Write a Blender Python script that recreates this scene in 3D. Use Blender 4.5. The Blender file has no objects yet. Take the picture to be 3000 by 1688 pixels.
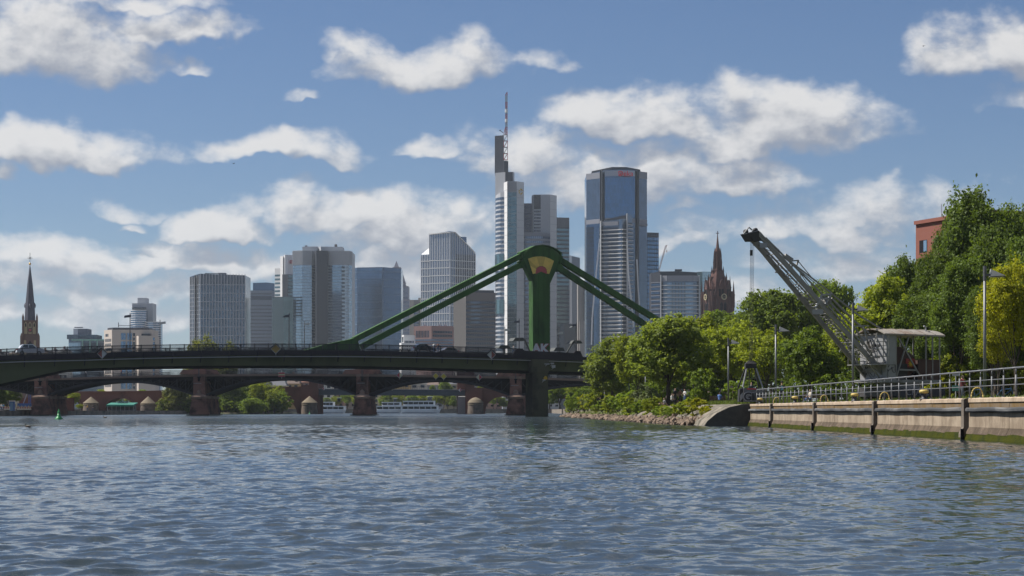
import bpy, bmesh, math, random
import numpy as np
from mathutils import Vector, Matrix, noise as mnoise
R = math.radians
random.seed(7)
sc = bpy.context.scene
COL = sc.collection

# ------------------------------------------------------------------ camera
F, HX, HY, HC = 5700.0, 1500.0, 1203.0, 1.1      # focal length in photo pixels, horizon, eye height over the water
cam_d = bpy.data.cameras.new('camera')
cam = bpy.data.objects.new('camera', cam_d)
COL.objects.link(cam)
cam.location = (0, 0, HC)
cam.rotation_euler = (R(90), 0, 0)
cam_d.sensor_width = 36
cam_d.lens = F / 3000 * 36
cam_d.shift_y = (HY - 844) / 3000
cam_d.clip_start = 0.5
cam_d.clip_end = 30000
sc.camera = cam

# ------------------------------------------------------------------ sun and exposure
SUN_AZ, SUN_EL = 76.0, 52.0        # azimuth to the left of straight ahead, elevation
sl = bpy.data.lights.new('sun', 'SUN')
sl.energy = 4.8
sl.angle = R(0.5)
sl.color = (1.0, 0.95, 0.87)
sun = bpy.data.objects.new('sun', sl)
COL.objects.link(sun)
sdir = Vector((-math.sin(R(SUN_AZ)) * math.cos(R(SUN_EL)), math.cos(R(SUN_AZ)) * math.cos(R(SUN_EL)), math.sin(R(SUN_EL))))
sun.rotation_euler = sdir.to_track_quat('Z', 'Y').to_euler()
sun.location = (-300, 200, 500)
sc.view_settings.view_transform = 'Standard'
sc.view_settings.look = 'None'
sc.view_settings.exposure = 0.72
sc.view_settings.gamma = 1.0
sc.view_settings.use_curve_mapping = False
sc.render.engine = 'CYCLES'
sc.cycles.use_denoising = True
sc.cycles.max_bounces = 6
sc.cycles.volume_bounces = 0
sc.cycles.transparent_max_bounces = 12
sc.cycles.caustics_reflective = False
sc.cycles.caustics_refractive = False
sc.cycles.sample_clamp_indirect = 4.0

# ------------------------------------------------------------------ sky with cumulus clouds
wd = bpy.data.worlds.new('World')
sc.world = wd
wd.use_nodes = True
wd.cycles.sampling_method = 'MANUAL'
wd.cycles.sample_map_resolution = 512
NT = wd.node_tree
NT.nodes.clear()

def nd(nt, kind, **kw):
    n = nt.nodes.new(kind)
    for k, v in kw.items():
        setattr(n, k, v)
    return n

def mth(nt, op, a, b=None, c=None, clamp=False):
    n = nd(nt, 'ShaderNodeMath', operation=op, use_clamp=clamp)
    for i, v in enumerate((a, b, c)):
        if v is None:
            continue
        if hasattr(v, 'node'):
            nt.links.new(v, n.inputs[i])
        else:
            n.inputs[i].default_value = v
    return n.outputs[0]

def vmth(nt, op, a, b=None, c=None, scale=None):
    n = nd(nt, 'ShaderNodeVectorMath', operation=op)
    for i, v in enumerate((a, b, c)):
        if v is None:
            continue
        if hasattr(v, 'node'):
            nt.links.new(v, n.inputs[i])
        else:
            n.inputs[i].default_value = v
    if scale is not None:
        n.inputs['Scale'].default_value = scale
    return n.outputs[1] if op in ('LENGTH', 'DOT_PRODUCT', 'DISTANCE') else n.outputs[0]

# cumulus banks: photo x, y of the cloud base centre, half width, height above the base, weight
CLOUDS = [
    (150, 225, 330, 190, 1.0), (60, 235, 230, 110, .8), (520, 140, 230, 90, .9), (420, 60, 260, 70, .9), (330, 205, 130, 60, .7),
    (565, 222, 40, 22, .35), (150, 475, 390, 105, 1.0), (20, 545, 60, 45, .6), (830, 460, 235, 75, 1.0), (980, 470, 110, 42, .6),
    (1240, 228, 250, 110, .95), (1070, 165, 100, 50, .45), (1255, 440, 90, 52, .9), (1450, 470, 130, 85, .5),
    (1850, 370, 290, 122, 1.1), (2270, 420, 300, 185, 1.3), (2180, 330, 180, 100, .8), (2420, 425, 160, 70, .8),
    (1560, 480, 150, 100, .9), (1800, 560, 340, 165, .95), (2080, 560, 280, 90, .85), (1990, 620, 60, 35, .7),
    (1020, 640, 360, 108, 1.15), (1200, 700, 300, 150, 1.1), (640, 690, 170, 72, 1.05), (380, 630, 110, 48, .55), (395, 665, 40, 24, .7),
    (2890, 230, 240, 155, 1.0), (2960, 350, 130, 70, .55), (2660, 650, 360, 95, .75), (2400, 700, 380, 80, .7),
    (300, 790, 560, 90, .95), (900, 790, 520, 75, .95), (60, 860, 420, 100, .85), (430, 880, 330, 70, .75), (1250, 860, 420, 130, .75),
    (2000, 700, 150, 90, .8), (2560, 790, 420, 70, .6), (1700, 850, 320, 110, .62), (880, 305, 40, 18, .3), (1600, 190, 60, 26, .15),
    (150, 950, 420, 75, .5), (620, 960, 420, 70, .45), (1150, 960, 500, 80, .42), (2100, 900, 420, 70, .42), (2750, 900, 420, 80, .45), (1650, 960, 400, 70, .4),
]
GR = bpy.data.node_groups.new('cloud_density', 'ShaderNodeTree')
GR.interface.new_socket('Vector', in_out='INPUT', socket_type='NodeSocketVector')
GR.interface.new_socket('Density', in_out='OUTPUT', socket_type='NodeSocketFloat')
gi, go = nd(GR, 'NodeGroupInput'), nd(GR, 'NodeGroupOutput')
P0 = gi.outputs[0]                                    # (tan azimuth, tan elevation, 0) in radians-like units

def nz(nt, vec, scale, detail, rough=0.55, col=False, dist=0.0, lac=2.1):
    n = nd(nt, 'ShaderNodeTexNoise')
    n.inputs['Scale'].default_value = scale
    n.inputs['Detail'].default_value = detail
    n.inputs['Roughness'].default_value = rough
    n.inputs['Distortion'].default_value = dist
    n.inputs['Lacunarity'].default_value = lac
    nt.links.new(vec, n.inputs['Vector'])
    return n.outputs['Color'] if col else n.outputs['Fac']

warp = vmth(GR, 'SCALE', vmth(GR, 'SUBTRACT', nz(GR, P0, 26, 3, col=True), (.5, .5, .5)), scale=0.034)
PW = vmth(GR, 'ADD', P0, warp)
acc = None
for (cx, cy, hw, hh, w) in CLOUDS:
    c = ((cx - HX) / F, (HY - cy) / F, 0)
    q = vmth(GR, 'SUBTRACT', PW, c)
    sx = nd(GR, 'ShaderNodeSeparateXYZ')
    GR.links.new(q, sx.inputs[0])
    yu = mth(GR, 'MAXIMUM', mth(GR, 'MULTIPLY', sx.outputs[1], F / hh), mth(GR, 'MULTIPLY', sx.outputs[1], -F / (hh * .30)))
    xx = mth(GR, 'MULTIPLY', sx.outputs[0], F / hw)
    r2 = mth(GR, 'MULTIPLY_ADD', xx, xx, mth(GR, 'MULTIPLY', yu, yu))
    v = mth(GR, 'MULTIPLY_ADD', r2, -w, w)           # w * (1 - r2)
    acc = v if acc is None else mth(GR, 'SMOOTH_MAX', acc, v, 0.25)
acc = mth(GR, 'MAXIMUM', acc, -1.2)
# away from the picture the same kind of broken cumulus goes on
cov = nz(GR, vmth(GR, 'MULTIPLY', P0, (6.0, 14.0, 1)), 1.0, 3)
cov = mth(GR, 'MULTIPLY_ADD', cov, 5.2, -2.75)
sp = nd(GR, 'ShaderNodeSeparateXYZ')
GR.links.new(P0, sp.inputs[0])
ox = mth(GR, 'SUBTRACT', mth(GR, 'ABSOLUTE', sp.outputs[0]), 0.285)
oy = mth(GR, 'SUBTRACT', sp.outputs[1], 0.235)
outm = mth(GR, 'MULTIPLY', mth(GR, 'MAXIMUM', ox, oy), 14.0, clamp=True)
mixn = nd(GR, 'ShaderNodeMix', data_type='FLOAT')
GR.links.new(outm, mixn.inputs[0]); GR.links.new(acc, mixn.inputs[2]); GR.links.new(cov, mixn.inputs[3])
base = mixn.outputs[0]
fb = nz(GR, vmth(GR, 'MULTIPLY', P0, (1.0, 1.35, 1)), 27, 8, .52, dist=.25)
fb2 = nz(GR, vmth(GR, 'MULTIPLY', P0, (1.0, 1.5, 1)), 105, 5, .55)
den = mth(GR, 'ADD', base, mth(GR, 'MULTIPLY_ADD', fb, 3.0, -1.36))
den = mth(GR, 'ADD', den, mth(GR, 'MULTIPLY_ADD', fb2, 1.0, -.5))
GR.links.new(den, go.inputs[0])

tc = nd(NT, 'ShaderNodeTexCoord')
DV = tc.outputs['Generated']
sx = nd(NT, 'ShaderNodeSeparateXYZ')
NT.links.new(DV, sx.inputs[0])
azv = mth(NT, 'ARCTAN2', sx.outputs[0], sx.outputs[1])
elv = mth(NT, 'ARCSINE', sx.outputs[2])
cb = nd(NT, 'ShaderNodeCombineXYZ')
NT.links.new(azv, cb.inputs[0]); NT.links.new(elv, cb.inputs[1])
AE = cb.outputs[0]
def cloud(off):
    g = nd(NT, 'ShaderNodeGroup', node_tree=GR)
    NT.links.new(vmth(NT, 'ADD', AE, off) if off else AE, g.inputs[0])
    return g.outputs[0]
d0 = cloud(None)
d1 = cloud((-0.0050, 0.0120, 0))
def sstep(nt, v, a, b):
    n = nd(nt, 'ShaderNodeMapRange', interpolation_type='SMOOTHSTEP')
    nt.links.new(v, n.inputs[0]); n.inputs[1].default_value = a; n.inputs[2].default_value = b
    return n.outputs[0]
alpha = sstep(NT, d0, -0.25, 1.10)
# lit side: density falls off towards the sun
lit = mth(NT, 'SUBTRACT', d0, d1)
litf = sstep(NT, lit, -0.85, 1.15)
thick = sstep(NT, d0, 0.3, 2.2)
crm = nd(NT, 'ShaderNodeMix', data_type='RGBA')
crm.inputs[6].default_value = (0.185, 0.202, 0.242, 1)     # shaded cloud base
crm.inputs[7].default_value = (0.485, 0.477, 0.470, 1)     # sunlit cloud top
NT.links.new(mth(NT, 'SUBTRACT', litf, mth(NT, 'MULTIPLY', thick, 0.10), clamp=True), crm.inputs[0])
sky = nd(NT, 'ShaderNodeTexSky', sky_type='NISHITA', sun_disc=False)
sky.sun_elevation = R(SUN_EL)
sky.sun_rotation = R(-SUN_AZ)
sky.altitude = 100
sky.air_density = 1.0
sky.dust_density = 0.15
sky.ozone_density = 4.0
SKY_STRENGTH = 0.050
skys = nd(NT, 'ShaderNodeVectorMath', operation='SCALE')
NT.links.new(vmth(NT, 'MULTIPLY', sky.outputs[0], (0.62, 0.73, 0.90)), skys.inputs[0]); skys.inputs['Scale'].default_value = SKY_STRENGTH
mx = nd(NT, 'ShaderNodeMix', data_type='RGBA')
NT.links.new(mth(NT, 'MULTIPLY', alpha, 0.95), mx.inputs[0])
NT.links.new(skys.outputs[0], mx.inputs[6]); NT.links.new(crm.outputs[2], mx.inputs[7])
bg = nd(NT, 'ShaderNodeBackground')
NT.links.new(mx.outputs[2], bg.inputs[0]); bg.inputs[1].default_value = 1.0
wo = nd(NT, 'ShaderNodeOutputWorld')
NT.links.new(bg.outputs[0], wo.inputs[0])

# ------------------------------------------------------------------ helpers
def PX(px, D): return (px - HX) / F * D              # world x of a photo column at distance D
def PZ(py, D): return HC + (HY - py) / F * D         # world z of a photo row at distance D
def PT(px, py, D): return Vector((PX(px, D), D, PZ(py, D)))
def S(n, D): return n / F * D                        # n photo pixels in metres at distance D

class MB:
    def __init__(self):
        self.v, self.f, self.m = [], [], []
    def add(self, vs, fs, mi=0):
        o = len(self.v)
        self.v += [tuple(p) for p in vs]
        self.f += [tuple(i + o for i in q) for q in fs]
        self.m += [mi] * len(fs)
        return self
    def box(self, x0, x1, y0, y1, z0, z1, mi=0):
        return self.add([(x0, y0, z0), (x1, y0, z0), (x1, y1, z0), (x0, y1, z0), (x0, y0, z1), (x1, y0, z1), (x1, y1, z1), (x0, y1, z1)],
                        [(0, 3, 2, 1), (4, 5, 6, 7), (0, 1, 5, 4), (1, 2, 6, 5), (2, 3, 7, 6), (3, 0, 4, 7)], mi)
    def hexa(self, p, mi=0):     # 8 points, bottom ring then top ring
        return self.add(p, [(0, 3, 2, 1), (4, 5, 6, 7), (0, 1, 5, 4), (1, 2, 6, 5), (2, 3, 7, 6), (3, 0, 4, 7)], mi)
    def prism(self, poly, z0, z1, mi=0, top=None):       # poly: counter-clockwise xy; top may be another ring
        n = len(poly); top = top or poly
        vs = [(p[0], p[1], z0 if len(p) < 3 else p[2]) for p in poly] + [(p[0], p[1], z1 if len(p) < 3 else p[2]) for p in top]
        fs = [tuple(range(n - 1, -1, -1)), tuple(range(n, 2 * n))] + [(i, (i + 1) % n, n + (i + 1) % n, n + i) for i in range(n)]
        return self.add(vs, fs, mi)
    def extrude(self, pts, d, mi=0):                     # planar polygon pts pushed by vector d
        n = len(pts); d = Vector(d)
        vs = [tuple(p) for p in pts] + [tuple(Vector(p) + d) for p in pts]
        fs = [tuple(range(n)), tuple(range(2 * n - 1, n - 1, -1))] + [((i + 1) % n, i, n + i, n + (i + 1) % n) for i in range(n)]
        return self.add(vs, fs, mi)
    def tube(self, p0, p1, r0, r1=None, n=6, mi=0, cap=True):
        p0, p1 = Vector(p0), Vector(p1); r1 = r0 if r1 is None else r1
        d = (p1 - p0)
        if d.length < 1e-6: return self
        q = d.to_track_quat('Z', 'Y')
        vs = []
        for p, r in ((p0, r0), (p1, r1)):
            for i in range(n):
                a = 2 * math.pi * (i + .5) / n
                vs.append(p + q @ Vector((r * math.cos(a), r * math.sin(a), 0)))
        fs = [(i, (i + 1) % n, n + (i + 1) % n, n + i) for i in range(n)]
        if cap: fs += [tuple(range(n - 1, -1, -1)), tuple(range(n, 2 * n))]
        return self.add(vs, fs, mi)
    def path(self, pts, r, n=6, mi=0):
        for a, b in zip(pts[:-1], pts[1:]): self.tube(a, b, r, r, n, mi)
        return self
    def beam(self, p0, p1, w, h, up=(0, 0, 1), mi=0):    # rectangular bar, w sideways, h along up
        p0, p1 = Vector(p0), Vector(p1); d = (p1 - p0).normalized(); up = Vector(up)
        s = d.cross(up)
        if s.length < 1e-5: s = d.cross(Vector((0, 1, 0)))
        s.normalize(); u = s.cross(d).normalized()
        q = []
        for p in (p0, p1):
            q += [p - s * w / 2 - u * h / 2, p + s * w / 2 - u * h / 2, p + s * w / 2 + u * h / 2, p - s * w / 2 + u * h / 2]
        return self.add(q, [(0, 3, 2, 1), (4, 5, 6, 7), (0, 1, 5, 4), (1, 2, 6, 5), (2, 3, 7, 6), (3, 0, 4, 7)], mi)
    def lathe(self, prof, n=16, c=(0, 0, 0), mi=0, axis=None, a0=0.0, a1=2 * math.pi):
        full = abs(a1 - a0 - 2 * math.pi) < 1e-6
        k = n if full else n + 1
        q = Vector(axis).to_track_quat('Z', 'Y') if axis else None
        vs = []
        for r, z in prof:
            for i in range(k):
                a = a0 + (a1 - a0) * i / n
                p = Vector((r * math.cos(a), r * math.sin(a), z))
                if q: p = q @ p
                vs.append(p + Vector(c))
        fs = []
        for j in range(len(prof) - 1):
            for i in range(n if full else n):
                i2 = (i + 1) % k
                fs.append((j * k + i, j * k + i2, (j + 1) * k + i2, (j + 1) * k + i))
        if prof[0][0] > 1e-4 and full: fs.append(tuple(range(k - 1, -1, -1)))
        if prof[-1][0] > 1e-4 and full: fs.append(tuple((len(prof) - 1) * k + i for i in range(k)))
        return self.add(vs, fs, mi)
    def mesh(self, name, mats, smooth=False, off=(0, 0, 0)):
        me = bpy.data.meshes.new(name)
        ox, oy, oz = off
        me.from_pydata([(x - ox, y - oy, z - oz) for x, y, z in self.v], [], self.f)
        for m in (mats if isinstance(mats, (list, tuple)) else [mats]): me.materials.append(m)
        me.polygons.foreach_set('material_index', self.m)
        if smooth: me.polygons.foreach_set('use_smooth', [True] * len(me.polygons))
        me.update()
        return me
    def build(self, name, mats, parent=None, smooth=False, **props):
        off = parent['_o'] if parent is not None else None
        o = bpy.data.objects.new(name, None) if not self.v else bpy.data.objects.new(name, self.mesh(name, mats, smooth, off or (0, 0, 0)))
        COL.objects.link(o)
        if parent is not None:
            o.parent = parent; o['_o'] = list(off)
        else:
            o['_o'] = [0.0, 0.0, 0.0]
        for k, v in props.items(): o[k] = v
        return o

def thing(name, label, cat, loc=(0, 0, 0), group=None):
    o = bpy.data.objects.new(name, None)
    COL.objects.link(o)
    o.location = loc; o['_o'] = [float(a) for a in loc]
    o.empty_display_size = 0.5
    o['label'] = label; o['category'] = cat
    if group: o['group'] = group
    return o

def single(mb, name, mats, label, cat, group=None, smooth=False, loc=None):
    """a thing that is one mesh, its origin at loc"""
    me = mb.mesh(name, mats, smooth, loc or (0, 0, 0))
    o = bpy.data.objects.new(name, me)
    COL.objects.link(o)
    o.location = loc or (0, 0, 0); o['_o'] = [float(a) for a in o.location]
    o['label'] = label; o['category'] = cat
    if group: o['group'] = group
    return o

def inst(name, me, parent, loc, rotz=0.0, scale=None, rot=None):
    """one more piece that shares mesh data; loc in world space"""
    o = bpy.data.objects.new(name, me)
    COL.objects.link(o)
    if parent is not None:
        off = parent['_o']; o.parent = parent; o['_o'] = list(off)
        o.location = (loc[0] - off[0], loc[1] - off[1], loc[2] - off[2])
    else:
        o.location = loc
    o.rotation_euler = rot if rot else (0, 0, rotz)
    if scale: o.scale = scale
    return o

def copy_thing(src, loc, rotz=0.0, label=None, scale=1.0):
    r = src.copy(); COL.objects.link(r)
    r.location = loc; r.rotation_euler = (0, 0, rotz); r.scale = (scale,) * 3 if not hasattr(scale, '__len__') else scale
    r['_o'] = [float(a) for a in loc]
    if label: r['label'] = label
    for ch in list(src.children):
        c = ch.copy(); COL.objects.link(c); c.parent = r
        for g in list(ch.children):
            d = g.copy(); COL.objects.link(d); d.parent = c
    return r

# ------------------------------------------------------------------ materials
MATS = {}
def mat(name, col, rough=0.7, metal=0.0, var=0.0, vscale=1.0, bump=0.0, bscale=8.0, spec=0.5, isl=0.0, col2=None, c2scale=0.3, c2pos=(.45, .65), stretch=(1, 1, 1), ior=None, coat=0.0):
    if name in MATS: return MATS[name]
    m = bpy.data.materials.new(name); MATS[name] = m
    m.use_nodes = True
    nt = m.node_tree
    b = nt.nodes['Principled BSDF']
    b.inputs['Roughness'].default_value = rough
    b.inputs['Metallic'].default_value = metal
    b.inputs['Specular IOR Level'].default_value = spec
    if coat: b.inputs['Coat Weight'].default_value = coat
    if ior: b.inputs['IOR'].default_value = ior
    c = (*col, 1)
    b.inputs['Base Color'].default_value = c
    out = None
    if var or isl or col2 or bump:
        t = nd(nt, 'ShaderNodeTexCoord')
        vec = t.outputs['Object']
        if stretch != (1, 1, 1): vec = vmth(nt, 'MULTIPLY', vec, stretch)
        rgb = nd(nt, 'ShaderNodeRGB'); rgb.outputs[0].default_value = c
        out = rgb.outputs[0]
        if col2:
            f = sstep(nt, nz(nt, vec, c2scale, 6, .6), *c2pos)
            k = nd(nt, 'ShaderNodeMix', data_type='RGBA')
            nt.links.new(f, k.inputs[0]); nt.links.new(out, k.inputs[6]); k.inputs[7].default_value = (*col2, 1)
            out = k.outputs[2]
        if var or isl:
            val = None
            if var: val = mth(nt, 'MULTIPLY_ADD', nz(nt, vec, vscale, 6, .62), 2 * var, 1 - var)
            if isl:
                g = nd(nt, 'ShaderNodeNewGeometry'); oi = nd(nt, 'ShaderNodeObjectInfo')
                rr = mth(nt, 'FRACT', mth(nt, 'ADD', g.outputs['Random Per Island'], oi.outputs['Random']))
                iv = mth(nt, 'MULTIPLY_ADD', rr, 2 * isl, 1 - isl)
                val = iv if val is None else mth(nt, 'MULTIPLY', val, iv)
            vs = nd(nt, 'ShaderNodeVectorMath', operation='SCALE')
            nt.links.new(out, vs.inputs[0]); nt.links.new(val, vs.inputs['Scale'])
            out = vs.outputs[0]
        if not (bump and not (var or isl or col2)): nt.links.new(out, b.inputs['Base Color'])
        if bump:
            bm = nd(nt, 'ShaderNodeBump'); bm.inputs['Strength'].default_value = bump; bm.inputs['Distance'].default_value = 0.05
            nt.links.new(nz(nt, vec, bscale, 5, .6), bm.inputs['Height']); nt.links.new(bm.outputs[0], b.inputs['Normal'])
    return m

def structure(o): o['kind'] = 'structure'; return o

# ------------------------------------------------------------------ river
def wave_set(n, l0, l1, slope, seed, spread=1.15):
    rs = np.random.RandomState(seed)
    lam = np.exp(rs.uniform(np.log(l0), np.log(l1), n))
    th = -math.pi / 2 + 0.25 + rs.normal(0, spread * .6, n)        # run towards the camera, a little to the left
    k = 2 * np.pi / lam
    a = slope * math.sqrt(2.0 / n) / k
    return k * np.cos(th), k * np.sin(th), a, rs.uniform(0, 6.283, n), k
W1 = wave_set(32, 0.42, 1.2, 0.064, 3)
W2 = wave_set(44, 0.21, 0.42, 0.084, 5)
W3 = wave_set(30, 0.14, 0.24, 0.052, 9, 1.6)
def waves(X, Y, sets):
    z = np.zeros_like(X); dx = np.zeros_like(X); dy = np.zeros_like(X)
    for kx, ky, a, ph, k in sets:
        for i in range(len(a)):
            t = kx[i] * X + ky[i] * Y + ph[i]
            s = np.sin(t)
            z += a[i] * np.cos(t); dx -= 1.05 * a[i] * kx[i] / k[i] * s; dy -= 1.05 * a[i] * ky[i] / k[i] * s
    # calmer and rougher cat's paws
    g = 1.0 + .35 * np.sin(X * .21 + Y * .05 + 1) * np.sin(Y * .083 + X * .03) + .2 * np.sin(X * .55 - Y * .21)
    return X + dx * g, Y + dy * g, z * g
def water_patch(x0, x1, dx, y0, y1, d0, d1, sets):
    nx = int((x1 - x0) / dx) + 1
    xs = np.linspace(x0, x1, nx)
    ys = [y0]
    while ys[-1] < y1:
        t = (ys[-1] - y0) / (y1 - y0)
        ys.append(ys[-1] + d0 + (d1 - d0) * t)
    ys = np.array(ys); ys[-1] = y1
    X, Y = np.meshgrid(xs, ys)
    xx, yy, zz = waves(X, Y, sets)
    V = np.stack([xx, yy, zz], -1).reshape(-1, 3)
    ny = len(ys)
    idx = np.arange(nx * ny).reshape(ny, nx)
    Q = np.stack([idx[:-1, :-1], idx[:-1, 1:], idx[1:, 1:], idx[1:, :-1]], -1).reshape(-1, 4)
    return V, Q
LX, FY = -104.0, 832.0                               # left bank, far bend of the river
QX = 17.0                                             # the quay wall stands at x = 17 m and runs straight away
pats = [water_patch(-13, 13, .05, 9, 30, .04, .09, (W1, W2, W3)),
        water_patch(-13, QX + .3, .10, 30, 60, .08, .16, (W1, W2)),
        water_patch(-34, QX + .3, .22, 60, 150, .16, .36, (W1, W2)),
        water_patch(-70, QX + .3, .8, 150, 330, .5, 1.2, (W1,))]
for a, b in ((-34, -13),):
    pats.append(water_patch(a, b, .3, 9, 60, .2, .3, (W1, W2)))
pats.append(water_patch(13, QX + .3, .3, 9, 30, .2, .3, (W1, W2)))
Vs, Qs, o = [], [], 0
for V, Q in pats:
    Vs.append(V); Qs.append(Q + o); o += len(V)
def flat(x0, x1, y0, y1):
    global o
    Vs.append(np.array([[x0, y0, -.02], [x1, y0, -.02], [x1, y1, -.02], [x0, y1, -.02]], float)); Qs.append(np.array([[0, 1, 2, 3]]) + o); o += 4
flat(LX - .3, -34, 9, 60); flat(LX - .3, QX + .3, -150, 9)
flat(LX - .3, -34, 60, 150); flat(LX - .3, -70, 150, 330); flat(LX - .3, QX + .3, 330, FY + 1)
V = np.concatenate(Vs); Q = np.concatenate(Qs)
me = bpy.data.meshes.new('river')
me.vertices.add(len(V)); me.vertices.foreach_set('co', V.ravel())
me.loops.add(len(Q) * 4); me.loops.foreach_set('vertex_index', Q.ravel())
me.polygons.add(len(Q)); me.polygons.foreach_set('loop_start', np.arange(len(Q)) * 4); me.polygons.foreach_set('loop_total', np.full(len(Q), 4))
me.polygons.foreach_set('use_smooth', np.ones(len(Q), bool))
me.update(); me.validate()
river = bpy.data.objects.new('river', me); COL.objects.link(river); structure(river)
wm = bpy.data.materials.new('river_water'); MATS['river_water'] = wm
wm.use_nodes = True
nt = wm.node_tree; b = nt.nodes['Principled BSDF']
b.inputs['Base Color'].default_value = (0.028, 0.039, 0.045, 1)
b.inputs['Roughness'].default_value = 0.03
b.inputs['IOR'].default_value = 1.33
t = nd(nt, 'ShaderNodeTexCoord')
sepw = nd(nt, 'ShaderNodeSeparateXYZ'); nt.links.new(t.outputs['Object'], sepw.inputs[0])
# ripples too small to build this far off widen the reflection instead
rw = nd(nt, 'ShaderNodeMapRange'); nt.links.new(sepw.outputs[1], rw.inputs[0])
for _k, _v in enumerate((60.0, 380.0, 0.03, 0.22)): rw.inputs[_k + 1].default_value = _v
nt.links.new(rw.outputs[0], b.inputs['Roughness'])
h1 = nz(nt, vmth(nt, 'MULTIPLY', t.outputs['Object'], (1.0, .8, 1)), 5.5, 4, .55)
h2 = nz(nt, vmth(nt, 'MULTIPLY', t.outputs['Object'], (.9, .7, 1)), 1.3, 4, .6)
bm1 = nd(nt, 'ShaderNodeBump'); bm1.inputs['Strength'].default_value = .20; bm1.inputs['Distance'].default_value = .03
nt.links.new(h1, bm1.inputs['Height'])
bm2 = nd(nt, 'ShaderNodeBump'); bm2.inputs['Strength'].default_value = .22; bm2.inputs['Distance'].default_value = .10
nt.links.new(h2, bm2.inputs['Height']); nt.links.new(bm1.outputs[0], bm2.inputs['Normal'])
nt.links.new(bm2.outputs[0], b.inputs['Normal'])
me.materials.append(wm)

# ------------------------------------------------------------------ ground
m_ground = mat('town_ground', (0.16, 0.15, 0.13), .9, var=.3, vscale=.02)
m_bank = mat('bank_earth', (0.15, 0.135, 0.075), .95, var=.35, vscale=.35, col2=(0.055, 0.085, 0.02), c2scale=.12, c2pos=(.42, .6), bump=.4, bscale=3)
m_quay = mat('old_quay_stone', (0.20, 0.165, 0.13), .9, var=.3, vscale=.8, col2=(0.09, 0.08, 0.06), c2scale=.3)
def sheet(g, x0, x1, y0, y1, z, mi=0): g.add([(x0, y0, z), (x1, y0, z), (x1, y1, z), (x0, y1, z)], [(0, 1, 2, 3)], mi)
g = MB()
sheet(g, -7000, 7000, FY + .6, 8400, 1.75)
sheet(g, -7000, LX - .6, -200, FY + .6, 1.0)
structure(g.build('ground', m_ground))
g = MB()                                             # the park on the right, rising a little away from the quay
g.add([(QX + .7, -200, 1.5), (22, -200, 1.55), (22, FY + .6, 1.55), (QX + .7, FY + .6, 1.5)], [(0, 1, 2, 3)])
g.add([(22, -200, 1.55), (34, -200, 2.1), (34, FY + .6, 2.1), (22, FY + .6, 1.55)], [(0, 1, 2, 3)])
g.add([(34, -200, 2.1), (7000, -200, 2.1), (7000, FY + .6, 2.1), (34, FY + .6, 2.1)], [(0, 1, 2, 3)])
structure(g.build('park_ground', m_bank))
g = MB().box(-300, 700, FY, FY + .7, -1.5, 1.72)
structure(g.build('far_quay', m_quay))
g = MB().box(LX - .7, LX, -150, FY, -1.5, 1.05)
structure(g.build('left_quay', m_quay))
g = MB().box(QX, QX + .7, 352, FY, -1.5, 1.6)
structure(g.build('right_quay', m_quay))

# ------------------------------------------------------------------ skyline
def glass(name, tint, metal=.75, rough=.12, isl=.22, var=.10, vs=.03):
    return mat(name, tint, rough, metal, var=var, vscale=vs, isl=isl, spec=.6)
gl_blue = glass('glass_blue', (0.105, 0.200, 0.330))
gl_dark = glass('glass_dark', (0.030, 0.042, 0.065), isl=.4)
gl_navy = glass('glass_navy', (0.058, 0.115, 0.205))
gl_teal = glass('glass_teal', (0.115, 0.200, 0.225))
gl_pale = glass('glass_pale', (0.26, 0.36, 0.46), isl=.15)
gl_steel = glass('glass_steel', (0.105, 0.145, 0.205), isl=.25)
w_white = mat('facade_white', (0.62, 0.62, 0.62), .6, var=.05, vscale=.05)
w_pale = mat('facade_pale_grey', (0.36, 0.375, 0.405), .6, var=.06, vscale=.05)
w_grey = mat('facade_grey', (0.18, 0.19, 0.225), .6, var=.08, vscale=.05)
w_dark = mat('facade_dark', (0.028, 0.032, 0.046), .6, spec=.25, var=.12, vscale=.05)
w_blueg = mat('facade_blue_grey', (0.125, 0.155, 0.205), .6, var=.07, vscale=.06)
w_beige = mat('facade_beige', (0.46, 0.40, 0.35), .75, var=.06, vscale=.1)
w_conc = mat('facade_concrete', (0.25, 0.23, 0.215), .8, var=.08, vscale=.08)
w_brown = mat('facade_brown', (0.095, 0.078, 0.074), .7, var=.08, vscale=.1)
w_pink = mat('facade_red_stone', (0.27, 0.165, 0.15), .75, var=.08, vscale=.1)
w_lilac = mat('facade_lilac', (0.13, 0.125, 0.175), .6, var=.08, vscale=.06)
w_metal = mat('facade_louvre', (0.36, 0.375, 0.40), .5, metal=.1, var=.08, vscale=.1)
sandst = mat('red_sandstone', (0.150, 0.066, 0.052), .95, spec=.1, var=.32, vscale=.25, bump=.3, bscale=.6, col2=(0.075, 0.04, 0.035), c2scale=.09)

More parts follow.
